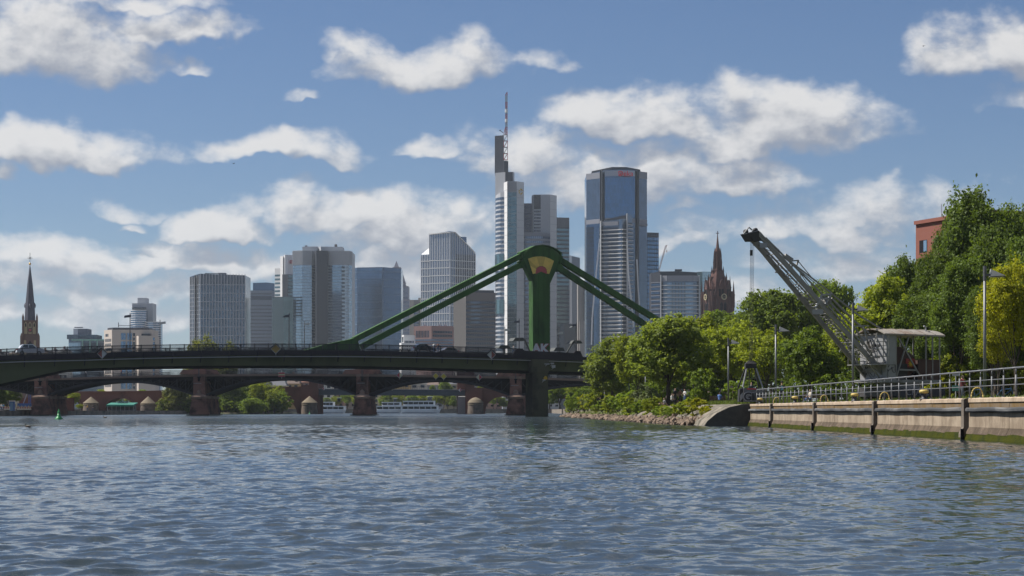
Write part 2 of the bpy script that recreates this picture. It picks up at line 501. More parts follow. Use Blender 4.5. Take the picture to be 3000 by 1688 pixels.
class Tower:
    def __init__(s, name, label, cat='tower', D=None, x=None, z=1.75, group=None):
        s.T = thing(name, label, cat, (PX(x, D), D, z), group)
        s.D = D; s.n = 0; s.st = {}
    def xy(s, p): return Vector((PX(p[0], p[1] if len(p) > 1 else s.D), p[1] if len(p) > 1 else s.D, 0))
    def block(s, part, pts, y0, y1, m, back=26, tops=None):
        """prism whose front runs through pts (photo column, distance), from photo row y1 down to y0"""
        fr = [s.xy(p) for p in pts]
        zb = PZ(y0, s.D) if y0 else s.T['_o'][2]
        if y0 is None: zb = s.T['_o'][2] - 1.0
        ring = fr + [fr[-1] + Vector((0, back, 0)), fr[0] + Vector((0, back, 0))]
        zt = PZ(y1, s.D)
        b = MB()
        if tops:
            tz = [PZ(t, s.D) for t in tops]; tz = tz + [tz[-1], tz[0]]
            n = len(ring)
            vs = [(p.x, p.y, zb) for p in ring] + [(p.x, p.y, t) for p, t in zip(ring, tz)]
            fs = [tuple(range(n - 1, -1, -1)), tuple(range(n, 2 * n))] + [(i, (i + 1) % n, n + (i + 1) % n, n + i) for i in range(n)]
            b.add(vs, fs)
        else:
            b.prism([(p.x, p.y) for p in ring], zb, zt)
        o = b.build(part, m, s.T)
        return fr, zb, zt
    def frame(s, a, b):
        A, B = s.xy(a), s.xy(b)
        d = (B - A); L = d.length; d /= L
        return A, d, L, Vector((d.y, -d.x, 0)), math.atan2(d.y, d.x)
    def panes(s, a, b, y0, y1, cols, rows, m, gw=.2, gh=.25, proud=.12, mode='obj', name='window', off=(0, 0), skip=None, parent=None):
        A, d, L, nrm, ang = s.frame(a, b)
        z0, z1 = PZ(y0, s.D), PZ(y1, s.D)
        cw, rh = L / cols, (z1 - z0) / rows
        w, h = cw * (1 - gw), rh * (1 - gh)
        me = None
        for r in range(rows):
            for c in range(cols):
                if skip and skip(c, r): continue
                if mode == 'obj' and s.n < 300:
                    if me is None: me = MB().box(-w / 2, w / 2, -proud, .1, -h / 2, h / 2).mesh(name, m)
                    p = A + d * (cw * (c + .5 + off[0])); z = z0 + rh * (r + .5 + off[1])
                    inst(name, me, parent or s.T, (p.x, p.y, z), ang); s.n += 1
                else:
                    mb = s.st.setdefault((name, m.name), MB())
                    p = A + d * (cw * (c + .5 + off[0])); z = z0 + rh * (r + .5 + off[1])
                    q = []
                    for zz in (z - h / 2, z + h / 2):
                        for (e, k) in ((-w / 2, proud), (w / 2, proud), (w / 2, -.1), (-w / 2, -.1)):
                            v = p + d * e + nrm * k; q.append((v.x, v.y, zz))
                    mb.hexa(q)
    def fins(s, a, b, y0, y1, n, w, dep, m, name='fin', ends=True):
        A, d, L, nrm, ang = s.frame(a, b)
        z0, z1 = PZ(y0, s.D), PZ(y1, s.D)
        me = MB().box(-w / 2, w / 2, -dep, .1, z0, z1).mesh(name, m)
        for i in range(n + 1 if ends else n - 1):
            t = (i if ends else i + 1) / n
            p = A + d * (L * t)
            inst(name, me, s.T, (p.x, p.y, 0), ang)
    def bands(s, a, b, ys, h, dep, m, name='floor_band', over=0.0):
        A, d, L, nrm, ang = s.frame(a, b)
        me = MB().box(-over, L + over, -dep, .1, -h / 2, h / 2).mesh(name, m)
        for y in ys: inst(name, me, s.T, (A.x, A.y, PZ(y, s.D)), ang)
    def box(s, part, x0, x1, y0, y1, m, D=None, back=8):
        D = D or s.D
        return MB().box(PX(x0, D), PX(x1, D), D, D + back, PZ(y0, D), PZ(y1, D)).build(part, m, s.T)
    def done(s):
        for (n, mm), b in s.st.items():
            o = b.build(n, MATS[mm], s.T); o['kind'] = 'stuff'

def rng(a, b, st): 
    out = []; v = a
    while (v <= b if st > 0 else v >= b): out.append(v); v += st
    return out

LOW = 1120        # photo row down to which facades are detailed (below that bridges and trees stand in front)

# --- round balcony tower with blank grey core
t = Tower('balcony_tower', 'slim far tower with blank grey core and rounded glazed balcony wing', D=2300, x=425)
t.block('core', [(387, 2306), (448, 2306)], None, 888, w_pale, 22)
t.box('roof_box', 403, 430, 889, 873, w_pale, 2312, 14)
def arcpts(x0, x1, D, bulge, n): return [(x0 + (x1 - x0) * i / n, D - bulge * math.sin(math.pi * (.1 + .8 * i / n))) for i in range(n + 1)]
for (x0, x1, y1) in ((383, 427, 910), (428, 470, 944)):
    ap = arcpts(x0, x1, 2296, 8, 6)
    t.block('glazed_wing', ap, None, y1, gl_blue, 14)
    for k in range(6):
        t.bands(ap[k], ap[k + 1], rng(y1 + 1, LOW, 6.4), 1.0, 1.0, w_white, 'balcony', .1)
t.box('penthouse', 387, 425, 905, 900, gl_dark, 2297, 8)
t.done()

# --- teal stepped office
t = Tower('stepped_glass_office', 'low stepped teal glass office with grey roof box beside the church', 'building', D=1500, x=250)
t.block('roof_box', [(215, 1502), (228, 1499), (257, 1503)], 985, 963, w_blueg, 14)
t.box('antenna_bar', 218, 243, 961, 958, w_grey, 1505, 1)
t.block('upper_ring', [(197, 1498), (228, 1494), (283, 1500)], 994, 981, gl_steel, 20)
t.fins((197, 1498), (228, 1494), 994, 981, 7, .25, .25, gl_dark); t.fins((228, 1494), (283, 1500), 994, 981, 11, .25, .25, gl_dark)
t.block('body', [(201, 1500), (236, 1496), (305, 1500)], None, 994, gl_steel, 24)
t.panes((201, 1500), (236, 1496), 1100, 1004, 5, 8, gl_pale, .06, .1, mode='s'); t.panes((240, 1496.3), (305, 1500), 1100, 1004, 8, 8, gl_dark, .06, .1, mode='s')
cop = mat('copper_green', (0.22, 0.42, 0.36), .6, var=.1, vscale=.2)
t.box('copper_roof', 210, 305, 998, 994, cop, 1493.5, 4)
for x in (241, 263, 284): t.box('copper_fin', x - 1, x + 1, 1060, 994, cop, 1492, 2)
t.done()

# --- beige stone offices
t = Tower('beige_office_block', 'beige stone office block with big dark windows and dark roof storey', 'building', D=1400, x=380)
t.block('wall', [(305, 1412), (328, 1400), (448, 1403)], None, 966, w_beige, 22)
t.block('roof_storey', [(315, 1413), (330, 1405), (437, 1408)], 968, 959, w_dark, 14)
t.panes((307, 1411), (326, 1401), 1136, 990, 6, 11, gl_dark, .38, .36, proud=.1)
t.panes((309, 1410), (321, 1404), 986, 977, 2, 1, gl_dark, .1, .1)
for cx in (344, 361.5, 379.5): t.panes((cx - 7, 1400.4), (cx + 7, 1400.8), 1142, 974, 2, 7, gl_blue, .06, .18, proud=.1)
t.panes((389, 1401.5), (396, 1401.7), 1142, 974, 1, 13, gl_dark, .1, .3)
fr = t.block('annex', [(400, 1396), (406, 1392), (455, 1396)], None, 985, w_beige, 16)
t.panes((402, 1395), (455, 1396), 1130, 988, 6, 11, gl_blue, .32, .34, proud=.45)
t.box('annex_roof_storey', 414, 440, 986, 978, gl_dark, 1398, 6)
t.box('roof_boom', 346, 388, 955, 953.5, w_grey, 1408, .6); t.box('roof_mast', 346, 348, 959, 945, w_grey, 1408, .6)
t.done()

# --- grid tower
t = Tower('grid_tower', 'boxy grey tower with tight grid of paired dark blue windows and vertical fins', D=1900, x=640)
t.block('wall', [(557, 1912), (570, 1906), (570.5, 1910), (587, 1900), (718, 1904)], None, 803, gl_dark, 40, tops=(809, 808, 804, 802, 806))
a, b = (587, 1900), (718, 1904)
t.panes(a, b, LOW, 835, 15, 23, glass('glass_slate', (.050, .095, .155), isl=.3), .42, .26, proud=.15)
t.fins(a, b, LOW, 803, 15, .62, .75, w_pale)
t.bands(a, b, rng(834, LOW, 24.8), .45, .55, w_pale)
t.fins((557, 1912), (570, 1906), LOW, 810, 3, .4, .5, w_pale); t.fins((570.5, 1910), (587, 1900), LOW, 806, 3, .5, .5, w_pale)
t.bands((557, 1912), (570, 1906), rng(834, LOW, 12.4), .35, .3, w_pale); t.bands((570.5, 1910), (587, 1900), rng(834, LOW, 12.4), .35, .3, w_pale)
t.panes((557, 1912), (570, 1906), LOW, 835, 3, 23, gl_steel, .2, .2, mode='s'); t.panes((570.5, 1910), (587, 1900), LOW, 835, 3, 23, gl_steel, .2, .2, mode='s')
t.box('roof_cradle', 600, 662, 802, 800.3, w_grey, 1915, 3); t.box('roof_cradle_head', 640, 662, 804, 799.5, w_grey, 1914, 4)
t.done()

# --- thin striped tower behind
t = Tower('striped_slab', 'thin white striped slab peeking out between grid tower and grey tower', D=2500, x=722)
t.block('wall', [(714, 2500), (735, 2500)], None, 863, w_white, 20)
t.panes((714, 2500), (728, 2500), LOW, 880, 3, 22, gl_navy, .2, .45, mode='s')
t.done()

# --- grey concrete tower with tiny windows and a glass hat
t = Tower('grey_dotted_tower', 'blue grey tower dotted with tiny windows, dark glass box on top', D=2200, x=765)
t.block('wall', [(727, 2200), (797, 2203), (804, 2210)], None, 851, w_blueg, 30)
t.block('top_box', [(741, 2206), (781, 2204), (804, 2212)], 852, 828, gl_navy, 20, tops=(828, 827, 828))
t.panes((728, 2200), (797, 2203), LOW, 890, 26, 22, gl_dark, .5, .62, mode='s'); t.panes((728, 2200), (797, 2203), 879, 867, 26, 1, gl_dark, .35, .05, mode='s')
t.panes((728, 2200), (797, 2203), 863, 859, 26, 1, gl_dark, .45, .3, mode='s')
t.done()

# --- teal glass block
t = Tower('teal_glass_block', 'pale teal glass block between grey dotted tower and silver twin tower', 'building', D=2000, x=828)
t.block('wall', [(798, 2003), (831, 1998), (858, 2004)], None, 870, gl_teal, 30)
t.panes((798, 2003), (831, 1998), LOW, 872, 10, 22, glass('glass_mint', (.36, .50, .52), isl=.06), .05, .08, mode='s')
t.panes((831, 1998), (858, 2004), LOW, 872, 8, 22, gl_teal, .12, .22, mode='s')
t.done()

# --- white rail company tower
t = Tower('white_slab_tower', 'white tower with rounded edges and small red logo near its top', D=2150, x=835)
t.block('low_slab', [(805, 2154), (822, 2150)], None, 786, w_white, 20)
t.panes((805, 2154), (821, 2150.3), 870, 801, 1, 6, gl_teal, .05, .55)
t.block('main_slab', [(821, 2150), (829, 2146)], None, 751, w_white, 20)
t.block('front_slab', [(831, 2147), (835, 2145), (843, 2145), (862, 2150)], None, 748, w_white, 20)
t.panes((829.3, 2150), (831, 2149), 806, 751, 1, 18, gl_navy, .1, .3, proud=1, mode='s')
t.block('dark_annex', [(827, 2135), (843, 2132), (860, 2140)], None, 807, w_dark, 12)
t.panes((844, 2132.4), (858, 2139), 880, 808, 6, 7, gl_teal, .15, .3, mode='s')
red = mat('sign_red', (0.42, 0.02, 0.035), .5)
def lettering(txt, size, loc, m, parent, name='lettering', rot=(R(90), 0, 0), ext=.05, align='CENTER', bold=0.0, shear=0.0, sx=1.0):
    cu = bpy.data.curves.new(name, 'FONT'); cu.body = txt; cu.size = size; cu.extrude = ext; cu.align_x = align; cu.offset = bold; cu.shear = shear
    tmp = bpy.data.objects.new(name, cu)
    COL.objects.link(tmp)
    me = bpy.data.meshes.new_from_object(tmp)
    bpy.data.objects.remove(tmp); bpy.data.curves.remove(cu)
    me.materials.clear(); me.materials.append(m)
    return inst(name, me, parent, loc, rot=rot, scale=(sx, 1, 1))
dz = 2143
lg = MB()
for (x0, x1, y0, y1) in ((849, 858.5, 764, 762.6), (849, 858.5, 771.6, 770), (849, 850.6, 771.6, 762.6), (857, 858.5, 771.6, 762.6)): lg.box(PX(x0, dz), PX(x1, dz), dz, dz + 4, PZ(y0, dz), PZ(y1, dz))
lo = lg.build('logo_frame', red, t.T)
lettering('DB', S(7.5, dz), (PX(853.8, dz), dz, PZ(770, dz)), red, t.T, bold=.06)
t.done()

# --- silver twin tower
t = Tower('silver_twin_tower', 'tall silver twin tower with dark slab in its middle and louvred crown', D=2050, x=945)
lob = [(858, 2050), (886, 2044), (913, 2046), (922, 2052)]
t.block('left_shaft', lob, None, 735, w_metal, 40)
rob = [(960, 2044), (1002, 2040), (1021, 2043), (1031, 2052)]
t.block('right_shaft', rob, None, 737, w_metal, 40)
t.block('dark_slab', [(922, 2048), (927, 2034), (960, 2036)], None, 738, w_dark, 30)
t.block('left_roof_box', [(886, 2054), (930, 2052)], 736, 722, w_pale, 20)
t.block('right_roof_box', [(933, 2054), (940, 2048), (1004, 2052)], 740, 723, w_pale, 20)
for fa in (lob, rob):
    for a, b in zip(fa[:-1], fa[1:]):
        n = max(2, int((b[0] - a[0]) / 3.2))
        t.fins(a, b, 776, 736, n, .5, .5, w_pale, 'louvre_fin')
        t.panes(a, b, LOW, 778, n, 40, gl_pale, .14, .12, mode='s', proud=.25)
t.panes((858, 2049), (886, 2043), 930, 868, 5, 7, gl_dark, .1, .55, proud=.6)
t.panes((1000, 2039.6), (1010, 2041), LOW, 780, 3, 30, gl_dark, .25, .5, proud=.6, mode='s')
t.box('roof_vents', 980, 987, 724, 716, w_brown, 2056, 5); t.box('roof_antenna', 893, 900, 723, 719, w_grey, 2056, 3)
t.done()

# --- blue glass tower
t = Tower('blue_glass_tower', 'broad flat topped blue mirrored glass tower right of the silver twin tower', D=2300, x=1105)
pts = [(1031, 2312), (1047, 2300), (1120, 2298), (1175, 2310)]
t.block('wall', pts, None, 784, gl_navy, 40, tops=(785, 784, 783, 785))
for (a, b, c, m) in ((pts[0], pts[1], 7, gl_navy), (pts[1], pts[2], 30, gl_blue), (pts[2], pts[3], 22, gl_navy)):
    t.panes(a, b, LOW, 786, c, 42, m, .10, .10, mode='s', proud=.3)
for a, b in zip(pts[:-1], pts[1:]): t.bands(a, b, rng(797, LOW, 22), .35, .5, w_blueg)
t.box('corner_fin', 1119.3, 1120.7, LOW, 783, w_blueg, 2296.5, 2)
t.done()

# --- pencil tower with pyramid
t = Tower('pyramid_top_tower', 'lilac stepped tower with small pyramid peak behind the blue glass tower', D=3200, x=1170)
t.block('shaft', [(1130, 3200), (1199.5, 3200)], None, 876, w_lilac, 40)
t.block('upper_shaft', [(1135, 3203), (1196.5, 3203)], 880, 838, w_lilac, 34)
t.block('waist', [(1140, 3206), (1188, 3206)], 840, 820, w_lilac, 28, tops=(820, 832))
b = MB(); D = 3208
b.extrude([PT(1140, 830, D), PT(1188, 830, D), PT(1176, 792, D), PT(1174, 783, D), PT(1150, 783, D)], (0, 22, 0)); b.build('barrel_vault', w_lilac, t.T)
b = MB(); q = [PT(1154, 783, 3206), PT(1169, 783, 3206), PT(1169, 783, 3214.5), PT(1154, 783, 3214.5), PT(1161.5, 764, 3210)]
b.add(q, [(0, 1, 4), (1, 2, 4), (2, 3, 4), (3, 0, 4), (3, 2, 1, 0)]); b.build('pyramid', w_lilac, t.T)
t.panes((1175, 3200), (1199, 3200), LOW, 882, 9, 24, gl_navy, .45, .35, mode='s'); t.panes((1176, 3203), (1196, 3203), 876, 842, 8, 4, gl_navy, .4, .35, mode='s')
t.done()

# --- small grey towers
t = Tower('small_grey_block', 'small grey block squeezed between lilac tower and white lattice tower', 'building', D=2400, x=1215)
t.block('wall', [(1200, 2400), (1212, 2398), (1226, 2402)], None, 879, w_conc, 20)
t.block('taller_wall', [(1225, 2406), (1236, 2404)], None, 872, w_conc, 14)
t.panes((1212, 2398), (1226, 2402), LOW, 895, 5, 24, gl_navy, .3, .35, mode='s')
t.done()

# --- white lattice tower
t = Tower('white_lattice_tower', 'tower wrapped in white lattice with sloping shoulder on its right', D=2000, x=1310)
L0, L1, L2, L3 = (1258, 2000), (1318, 1990), (1334, 1996), (1392, 2012)
t.block('left_wing', [(1234, 2008), (1258, 2004)], None, 746, gl_blue, 24, tops=(746, 745))
b = MB(); b.add([PT(1234, 746, 2008), PT(1258, 745, 2004), PT(1258, 726, 2012), PT(1234, 746, 2022), PT(1258, 745, 2030)], [(0, 1, 2), (0, 2, 3), (1, 4, 2), (2, 4, 3)]); b.build('wing_roof', w_white, t.T)
t.block('left_face', [L0, L1, L2], None, 682, gl_blue, 34, tops=(687, 680, 681))
t.block('right_face', [L2, L3], None, 741, gl_navy, 30, tops=(681, 741))
t.block('back_block', [(1345, 2014), (1366.5, 2018)], 760, 690, gl_navy, 12)
lat = mat('lattice_white', (0.66, 0.64, 0.62), .5)
for (a, b2, n, y1) in (((1234, 2008), (1258, 2004), 5, 746), (L0, L1, 12, 684), (L1, L2, 3, 682)):
    t.fins(a, b2, LOW, y1, n, .55, .6, lat, 'lattice_post'); t.bands(a, b2, [v for v in rng(764.5, LOW, 22.2)], .75, .75, lat, 'lattice_beam')
A, d, L, nrm, ang = t.frame(L2, L3)
for i in range(12):
    u = i / 11; p = A + d * (L * u); top = PZ(681 + 60 * u, 2004)
    MB().box(-.27, .27, -.6, .1, 2, top).build('lattice_post', lat)
    o = bpy.data.objects[-1] if False else COL.objects[-1]
    o.parent = t.T; o.location = (p.x - t.T['_o'][0], p.y - t.T['_o'][1], -t.T['_o'][2]); o.rotation_euler = (0, 0, ang)
t.bands(L2, L3, rng(764.5, LOW, 22.2), .6, .75, lat, 'lattice_beam')
b = MB(); b.beam(PT(1334, 681, 1995), PT(1392, 741, 2011), .8, .8); b.build('lattice_coping', lat, t.T)
b = MB(); b.beam(PT(1258, 687, 1999), PT(1318, 680.5, 1989), .8, .8); b.beam(PT(1318, 680.5, 1989), PT(1334, 681, 1995), .8, .8); b.build('lattice_coping', lat, t.T)
t.panes(L0, L1, LOW, 688, 24, 40, gl_blue, .16, .12, mode='s', proud=.2); t.panes(L2, L3, LOW, 745, 20, 36, gl_dark, .16, .12, mode='s', proud=.2)
t.panes((1234, 2008), (1258, 2004), LOW, 748, 10, 36, gl_blue, .16, .12, mode='s', proud=.2)
t.done()

# --- brown office tower in front of it
t = Tower('brown_ribbed_tower', 'brown tower with ribbed blank left side and banded dark window front', D=1700, x=1390)
c0, c1, c2 = (1331, 1712), (1365, 1700), (1451, 1706)
t.block('wall', [c0, c1, c2], None, 858, w_brown, 36, tops=(868, 857, 857))
t.block('roof_storey', [(1345, 1712), (1368, 1704), (1447, 1708)], 860, 849, w_dark, 26)
t.block('ribbed_side', [(1330, 1711.5), (1364.5, 1699.5)], None, 870, w_conc, 2, tops=(869, 858))
t.fins((1330, 1711.5), (1364.5, 1699.5), LOW, 872, 13, .35, .35, w_conc, 'rib')
t.panes(c1, c2, LOW, 880, 17, 20, gl_dark, .12, .42, proud=.15)
t.panes((1380, 1700), (1407, 1701.5), 950, 881, 6, 6, gl_steel, .2, .5, proud=.4)
t.done()

t = Tower('red_stone_office', 'low reddish stone office in front of the white lattice tower', 'building', D=1350, x=1270)
c0, c1, c2 = (1212, 1356), (1264, 1350), (1327, 1354)
t.block('wall', [c0, c1, c2], None, 955, w_pink, 26)
t.panes((1218, 1355.4), (1258, 1350.8), 989, 968, 9, 1, gl_dark, .35, .05); t.panes((1268, 1350), (1325, 1354), 989, 968, 12, 2, gl_dark, .2, .35)
t.panes(c0, c1, 1035, 992, 14, 5, gl_steel, .08, .45); t.panes(c1, c2, 1035, 992, 16, 5, gl_steel, .08, .45)
for x in (1240, 1284, 1300): t.box('roof_unit', x, x + 9, 956, 951, w_pale, 1358, 3)
t.done()
t = Tower('white_corner_house', 'small bright white house with dark windows beside the red stone office', 'building', D=1250, x=1190)
t.block('upper_wall', [(1177, 1252), (1183, 1248), (1213, 1251)], None, 982, w_white, 14)
t.block('lower_wall', [(1170, 1246), (1176, 1242), (1216, 1245)], None, 1006, w_white, 14)
t.panes((1178, 1251), (1182, 1248.5), 1004, 986, 1, 1, gl_dark, .1, .1); t.panes((1184, 1248), (1213, 1251), 1006, 998, 7, 1, gl_dark, .4, .2)
t.panes((1176, 1242), (1216, 1245), 1040, 1010, 10, 3, gl_dark, .45, .4); t.panes((1170, 1246), (1176, 1242), 1040, 1010, 3, 3, gl_dark, .4, .4)
t.done()

# --- the tallest tower, with mast
t = Tower('mast_tower', 'tallest pale tower with stepped top and red and white lattice mast', D=1850, x=1540)
t.block('mast_block', [(1450, 1862), (1476, 1858)], 505, 393, w_dark, 16)
t.block('mast_block_low', [(1476, 1858), (1489, 1860)], 505, 468, w_dark, 14)
t.fins((1450, 1862), (1476, 1858), 503, 394, 9, .2, .25, w_grey); 
t.block('summit_block', [(1451, 1858), (1480, 1853), (1503, 1855), (1507, 1858)], None, 503, w_pale, 22, tops=(504, 503, 502, 502))
t.block('summit_recess', [(1480.5, 1852.4), (1502, 1854)], 620, 503, w_dark, 2)
ap = [(1452, 1858), (1458, 1852), (1466, 1848), (1477, 1846)]
t.block('curved_flank', ap, None, 565, w_pale, 20, tops=(572, 568, 565, 562))
for a, b in zip(ap[:-1], ap[1:]):
    t.panes(a, b, LOW, 576, 2, 43, gl_steel, .06, .45, mode='s', proud=.2)
for y in (745, 878): 
    for a, b in zip(ap[:-1], ap[1:]): t.panes(a, b, y + 42, y, 1, 1, gl_teal, .04, .02, proud=.8, name='sky_garden')
fr = [(1476, 1848), (1486, 1840), (1514, 1839), (1535, 1846)]
t.block('front_pillar', fr, None, 536, w_pale, 24, tops=(536, 535, 535, 536))
t.block('left_pilaster', [(1476, 1847), (1486, 1839)], None, 537, w_white, 1.5, tops=(537, 536))
t.block('right_pilaster', [(1514, 1838), (1535, 1845)], None, 537, w_white, 1.5, tops=(536, 537))
t.panes((1487, 1839.8), (1513.5, 1839), LOW, 567, 5, 44, gl_teal, .06, .1, proud=.2); t.fins((1487, 1839.8), (1513.5, 1839), 566, 536, 9, .3, .3, w_grey, 'louvre_fin')
t.bands((1476, 1846.9), (1486, 1838.9), rng(560, LOW, 22), .12, .06, w_grey, 'panel_joint'); t.bands((1514, 1837.9), (1535, 1844.9), rng(560, LOW, 22), .12, .06, w_grey, 'panel_joint')
t.block('recess_wall', [(1534, 1862), (1560, 1862)], None, 592, w_lilac, 14)
t.panes((1536, 1862), (1558, 1862), 690, 597, 4, 13, gl_dark, .25, .5, proud=.15)
bk = [(1558, 1858), (1564, 1854), (1612, 1853), (1631, 1860)]
t.block('back_pillar', bk, None, 569, w_pale, 24, tops=(571, 569, 569, 570))
t.panes((1564.5, 1853.9), (1584, 1853.5), 612, 570, 6, 1, w_dark, .2, .01, proud=.2, name='louvre_panel')
t.panes((1564.5, 1853.9), (1584, 1853.5), 690, 614, 5, 8, gl_dark, .25, .45, proud=.2)
t.block('right_pilaster', [(1612, 1851.8), (1630.5, 1858.8)], None, 571, w_white, 1.5)
t.bands((1612, 1851.7), (1630.5, 1858.7), rng(590, LOW, 22), .12, .06, w_grey, 'panel_joint')
fc = [(1534, 1848), (1560, 1846), (1590, 1847), (1612, 1850)]
t.block('curved_front', fc, None, 683, w_grey, 14, tops=(681, 682, 683, 684))
for a, b in zip(fc[:-1], fc[1:]): t.panes(a, b, LOW, 690, 5, 32, gl_steel, .12, .5, mode='s', proud=.15)
mred = mat('mast_red', (0.34, 0.04, 0.045), .6); mwht = mat('mast_white', (0.27, 0.27, 0.29), .6)
D = 1857
def lattice(xa, xb, ya, yb, m, nm='mast_lattice', w=.32, seg=3):
    b = MB()
    P = [PT(xa, ya, D), PT(xb, ya, D), PT(xa, yb, D), PT(xb, yb, D)]
    for dy in (0, S(xb - xa, D)):
        q = [p + Vector((0, dy, 0)) for p in P]
        b.beam(q[0], q[2], w, w); b.beam(q[1], q[3], w, w)
        for k in range(seg + 1):
            e0, e1 = q[0].lerp(q[2], k / seg), q[1].lerp(q[3], k / seg); b.beam(e0, e1, w * .8, w * .8)
            if k < seg:
                f0, f1 = q[0].lerp(q[2], (k + 1) / seg), q[1].lerp(q[3], (k + 1) / seg)
                b.beam(e0, f1, w * .7, w * .7)
    b.build(nm, m, t.T)
for k in range(4): lattice(1475.5, 1487, 468 - k * 18.5, 468 - (k + 1) * 18.5, mwht if k % 2 else mred, seg=1, w=.5)
for (y0, y1, m) in ((394, 372, mred), (372, 353, mwht), (353, 334, mred), (334, 318, mwht), (318, 299, mred), (299, 280, mwht)):
    lattice(1481, 1486, y0, y1, m, w=.55, seg=3)
b = MB(); b.beam(PT(1476, 393, D), PT(1480.5, 374, D), .6, .6); b.beam(PT(1480.5, 280, D), PT(1485.5, 270, D), .6, .6); b.beam(PT(1486, 280, D), PT(1485.8, 270, D), .6, .6); b.build('mast_tip', mred, t.T)
for y in (358, 330): MB().lathe([(1.3, 0), (1.3, 3)], 8, PT(1483.5, y, D)).build('mast_drum', w_white, t.T)
b = MB(); b.beam(PT(1474, 389, 1856), PT(1463, 382, 1856), .5, .5); b.beam(PT(1463, 382, 1856), PT(1469, 381, 1856), .4, .4); b.build('roof_davit', w_dark, t.T)
yel = mat('logo_yellow', (0.55, 0.36, 0.05), .5)
b = MB()
for k in range(3):
    a0 = math.pi * 2 * k / 3 + .3
    ring = [(math.cos(a0 + i * .31), math.sin(a0 + i * .31)) for i in range(6)]
    cx, cz = PX(1525.5, 1840), PZ(561.5, 1840)
    vs = [(cx + 2.0 * c * 1.0, 1839.8, cz + 2.9 * s) for c, s in ring] + [(cx + 1.15 * c, 1839.8, cz + 1.7 * s) for c, s in ring]
    b.add(vs, [(i, i + 1, 6 + i + 1, 6 + i) for i in range(5)])
    b.add([(x, y + .8, z) for x, y, z in vs], [(6 + i, 6 + i + 1, i + 1, i) for i in range(5)])
b.build('logo', yel, t.T)
t.done()

# --- dark grid tower
t = Tower('dark_grid_tower', 'narrow very dark tower with bright window grid behind the pale mast tower', D=2100, x=1650)
c0, c1 = (1628, 2100), (1667, 2104)
t.block('wall', [c0, c1, (1668, 2112)], None, 637, w_dark, 30)
t.panes(c0, c1, LOW, 667, 11, 37, gl_teal, .22, .42, proud=.1)
t.fins(c0, c1, 666, 638, 12, .3, .3, w_grey, 'louvre_fin')
t.block('base_wing', [(1640, 2070), (1690, 2074)], None, 952, gl_dark, 20)
t.done()
t = Tower('grey_finned_tower', 'grey tower with vertical fins behind the right bridge stays', D=2200, x=1680)
t.block('wall', [(1662, 2204), (1675, 2200), (1699, 2203)], None, 754, w_blueg, 26, tops=(745, 750, 755))
t.fins((1675, 2200), (1699, 2203), LOW, 790, 9, .5, .7, w_pale); t.fins((1662, 2204), (1675, 2200), LOW, 790, 4, .5, .7, w_pale)
t.done()
t = Tower('brown_panel_tower', 'plain brownish panelled tower left of the tall mirrored tower', D=2050, x=1700)
t.block('wall', [(1693, 2050), (1711, 2052)], None, 824, w_conc, 24); t.block('dark_edge', [(1711, 2050), (1719, 2053)], None, 822, w_dark, 24)
t.bands((1693, 2050), (1711, 2052), rng(835, LOW, 11), .12, .08, w_grey, 'panel_joint')
t.block('lower_wall', [(1698, 2040), (1718, 2042)], None, 942, w_conc, 10)
t.done()

# --- tall mirrored tower with red lettering
t = Tower('mirrored_tower', 'tall broad mirrored tower with red lettering under its dark roof crown', D=1750, x=1806)
L = [(1718, 1762), (1758, 1750), (1763, 1752), (1772, 1746), (1820, 1743), (1860, 1746), (1867, 1752), (1872, 1750), (1895, 1758)]
t.block('shaft', L, None, 505, gl_steel, 44, tops=(507, 502, 502, 500, 500, 500, 500, 501, 505))
t.block('roof_crown', [(1734, 1762), (1792, 1754), (1835, 1754), (1876, 1760)], 510, 490, w_dark, 26, tops=(497, 488, 488, 493))
fascia = mat('tower_fascia', (0.30, 0.33, 0.39), .4, metal=.3)
for i in (0, 3, 4, 7):
    a, b = L[i], L[i + 1]
    t.panes(a, b, 523 if i in (0, 7) else 518, 505 if i == 0 else 502, 1, 1, fascia if i in (3, 4) else w_grey, .01, .02, proud=.5, name='fascia')
for i, c in ((0, 12), (3, 13), (4, 10), (7, 6)):
    a, b = L[i], L[i + 1]
    t.panes(a, b, 640, 524, c, 11, gl_blue if i in (3, 4) else gl_steel, .10, .10, proud=.3)
    t.panes(a, b, LOW, 656, c, 38, gl_steel if i else gl_navy, .16, .14, mode='s', proud=.3)
    t.panes(a, b, 655, 641, 1, 1, w_grey, .01, .05, proud=.4, name='plant_louvre')
t.panes((1719, 1761.5), (1740, 1755.5), LOW, 662, 7, 37, gl_dark, .1, .2, mode='s', proud=.6)
t.block('corner_fin', [(1758, 1746), (1762, 1747)], None, 500, w_dark, 3); t.block('corner_post', [(1762.4, 1746), (1764, 1746)], None, 500, w_pale, 3)
t.block('corner_fin', [(1867, 1747), (1871.5, 1747.5)], None, 499, w_dark, 3)
t.box('ledge', 1871, 1897, 661, 656, w_grey, 1750, 9)
lettering('Deka', S(21, 1742), (PX(1833, 1740), 1740.5, PZ(515.5, 1740)), mat('sign_red_bright', (0.60, 0.02, 0.05), .5), t.T, bold=.05, ext=.3)
b = MB(); D = 1740.5
b.extrude([PT(1811.5, 515, D), PT(1820, 515, D), PT(1820, 504.5, D)], (0, .6, 0)); b.build('logo_wedge', MATS['sign_red_bright'], t.T)
t.done()

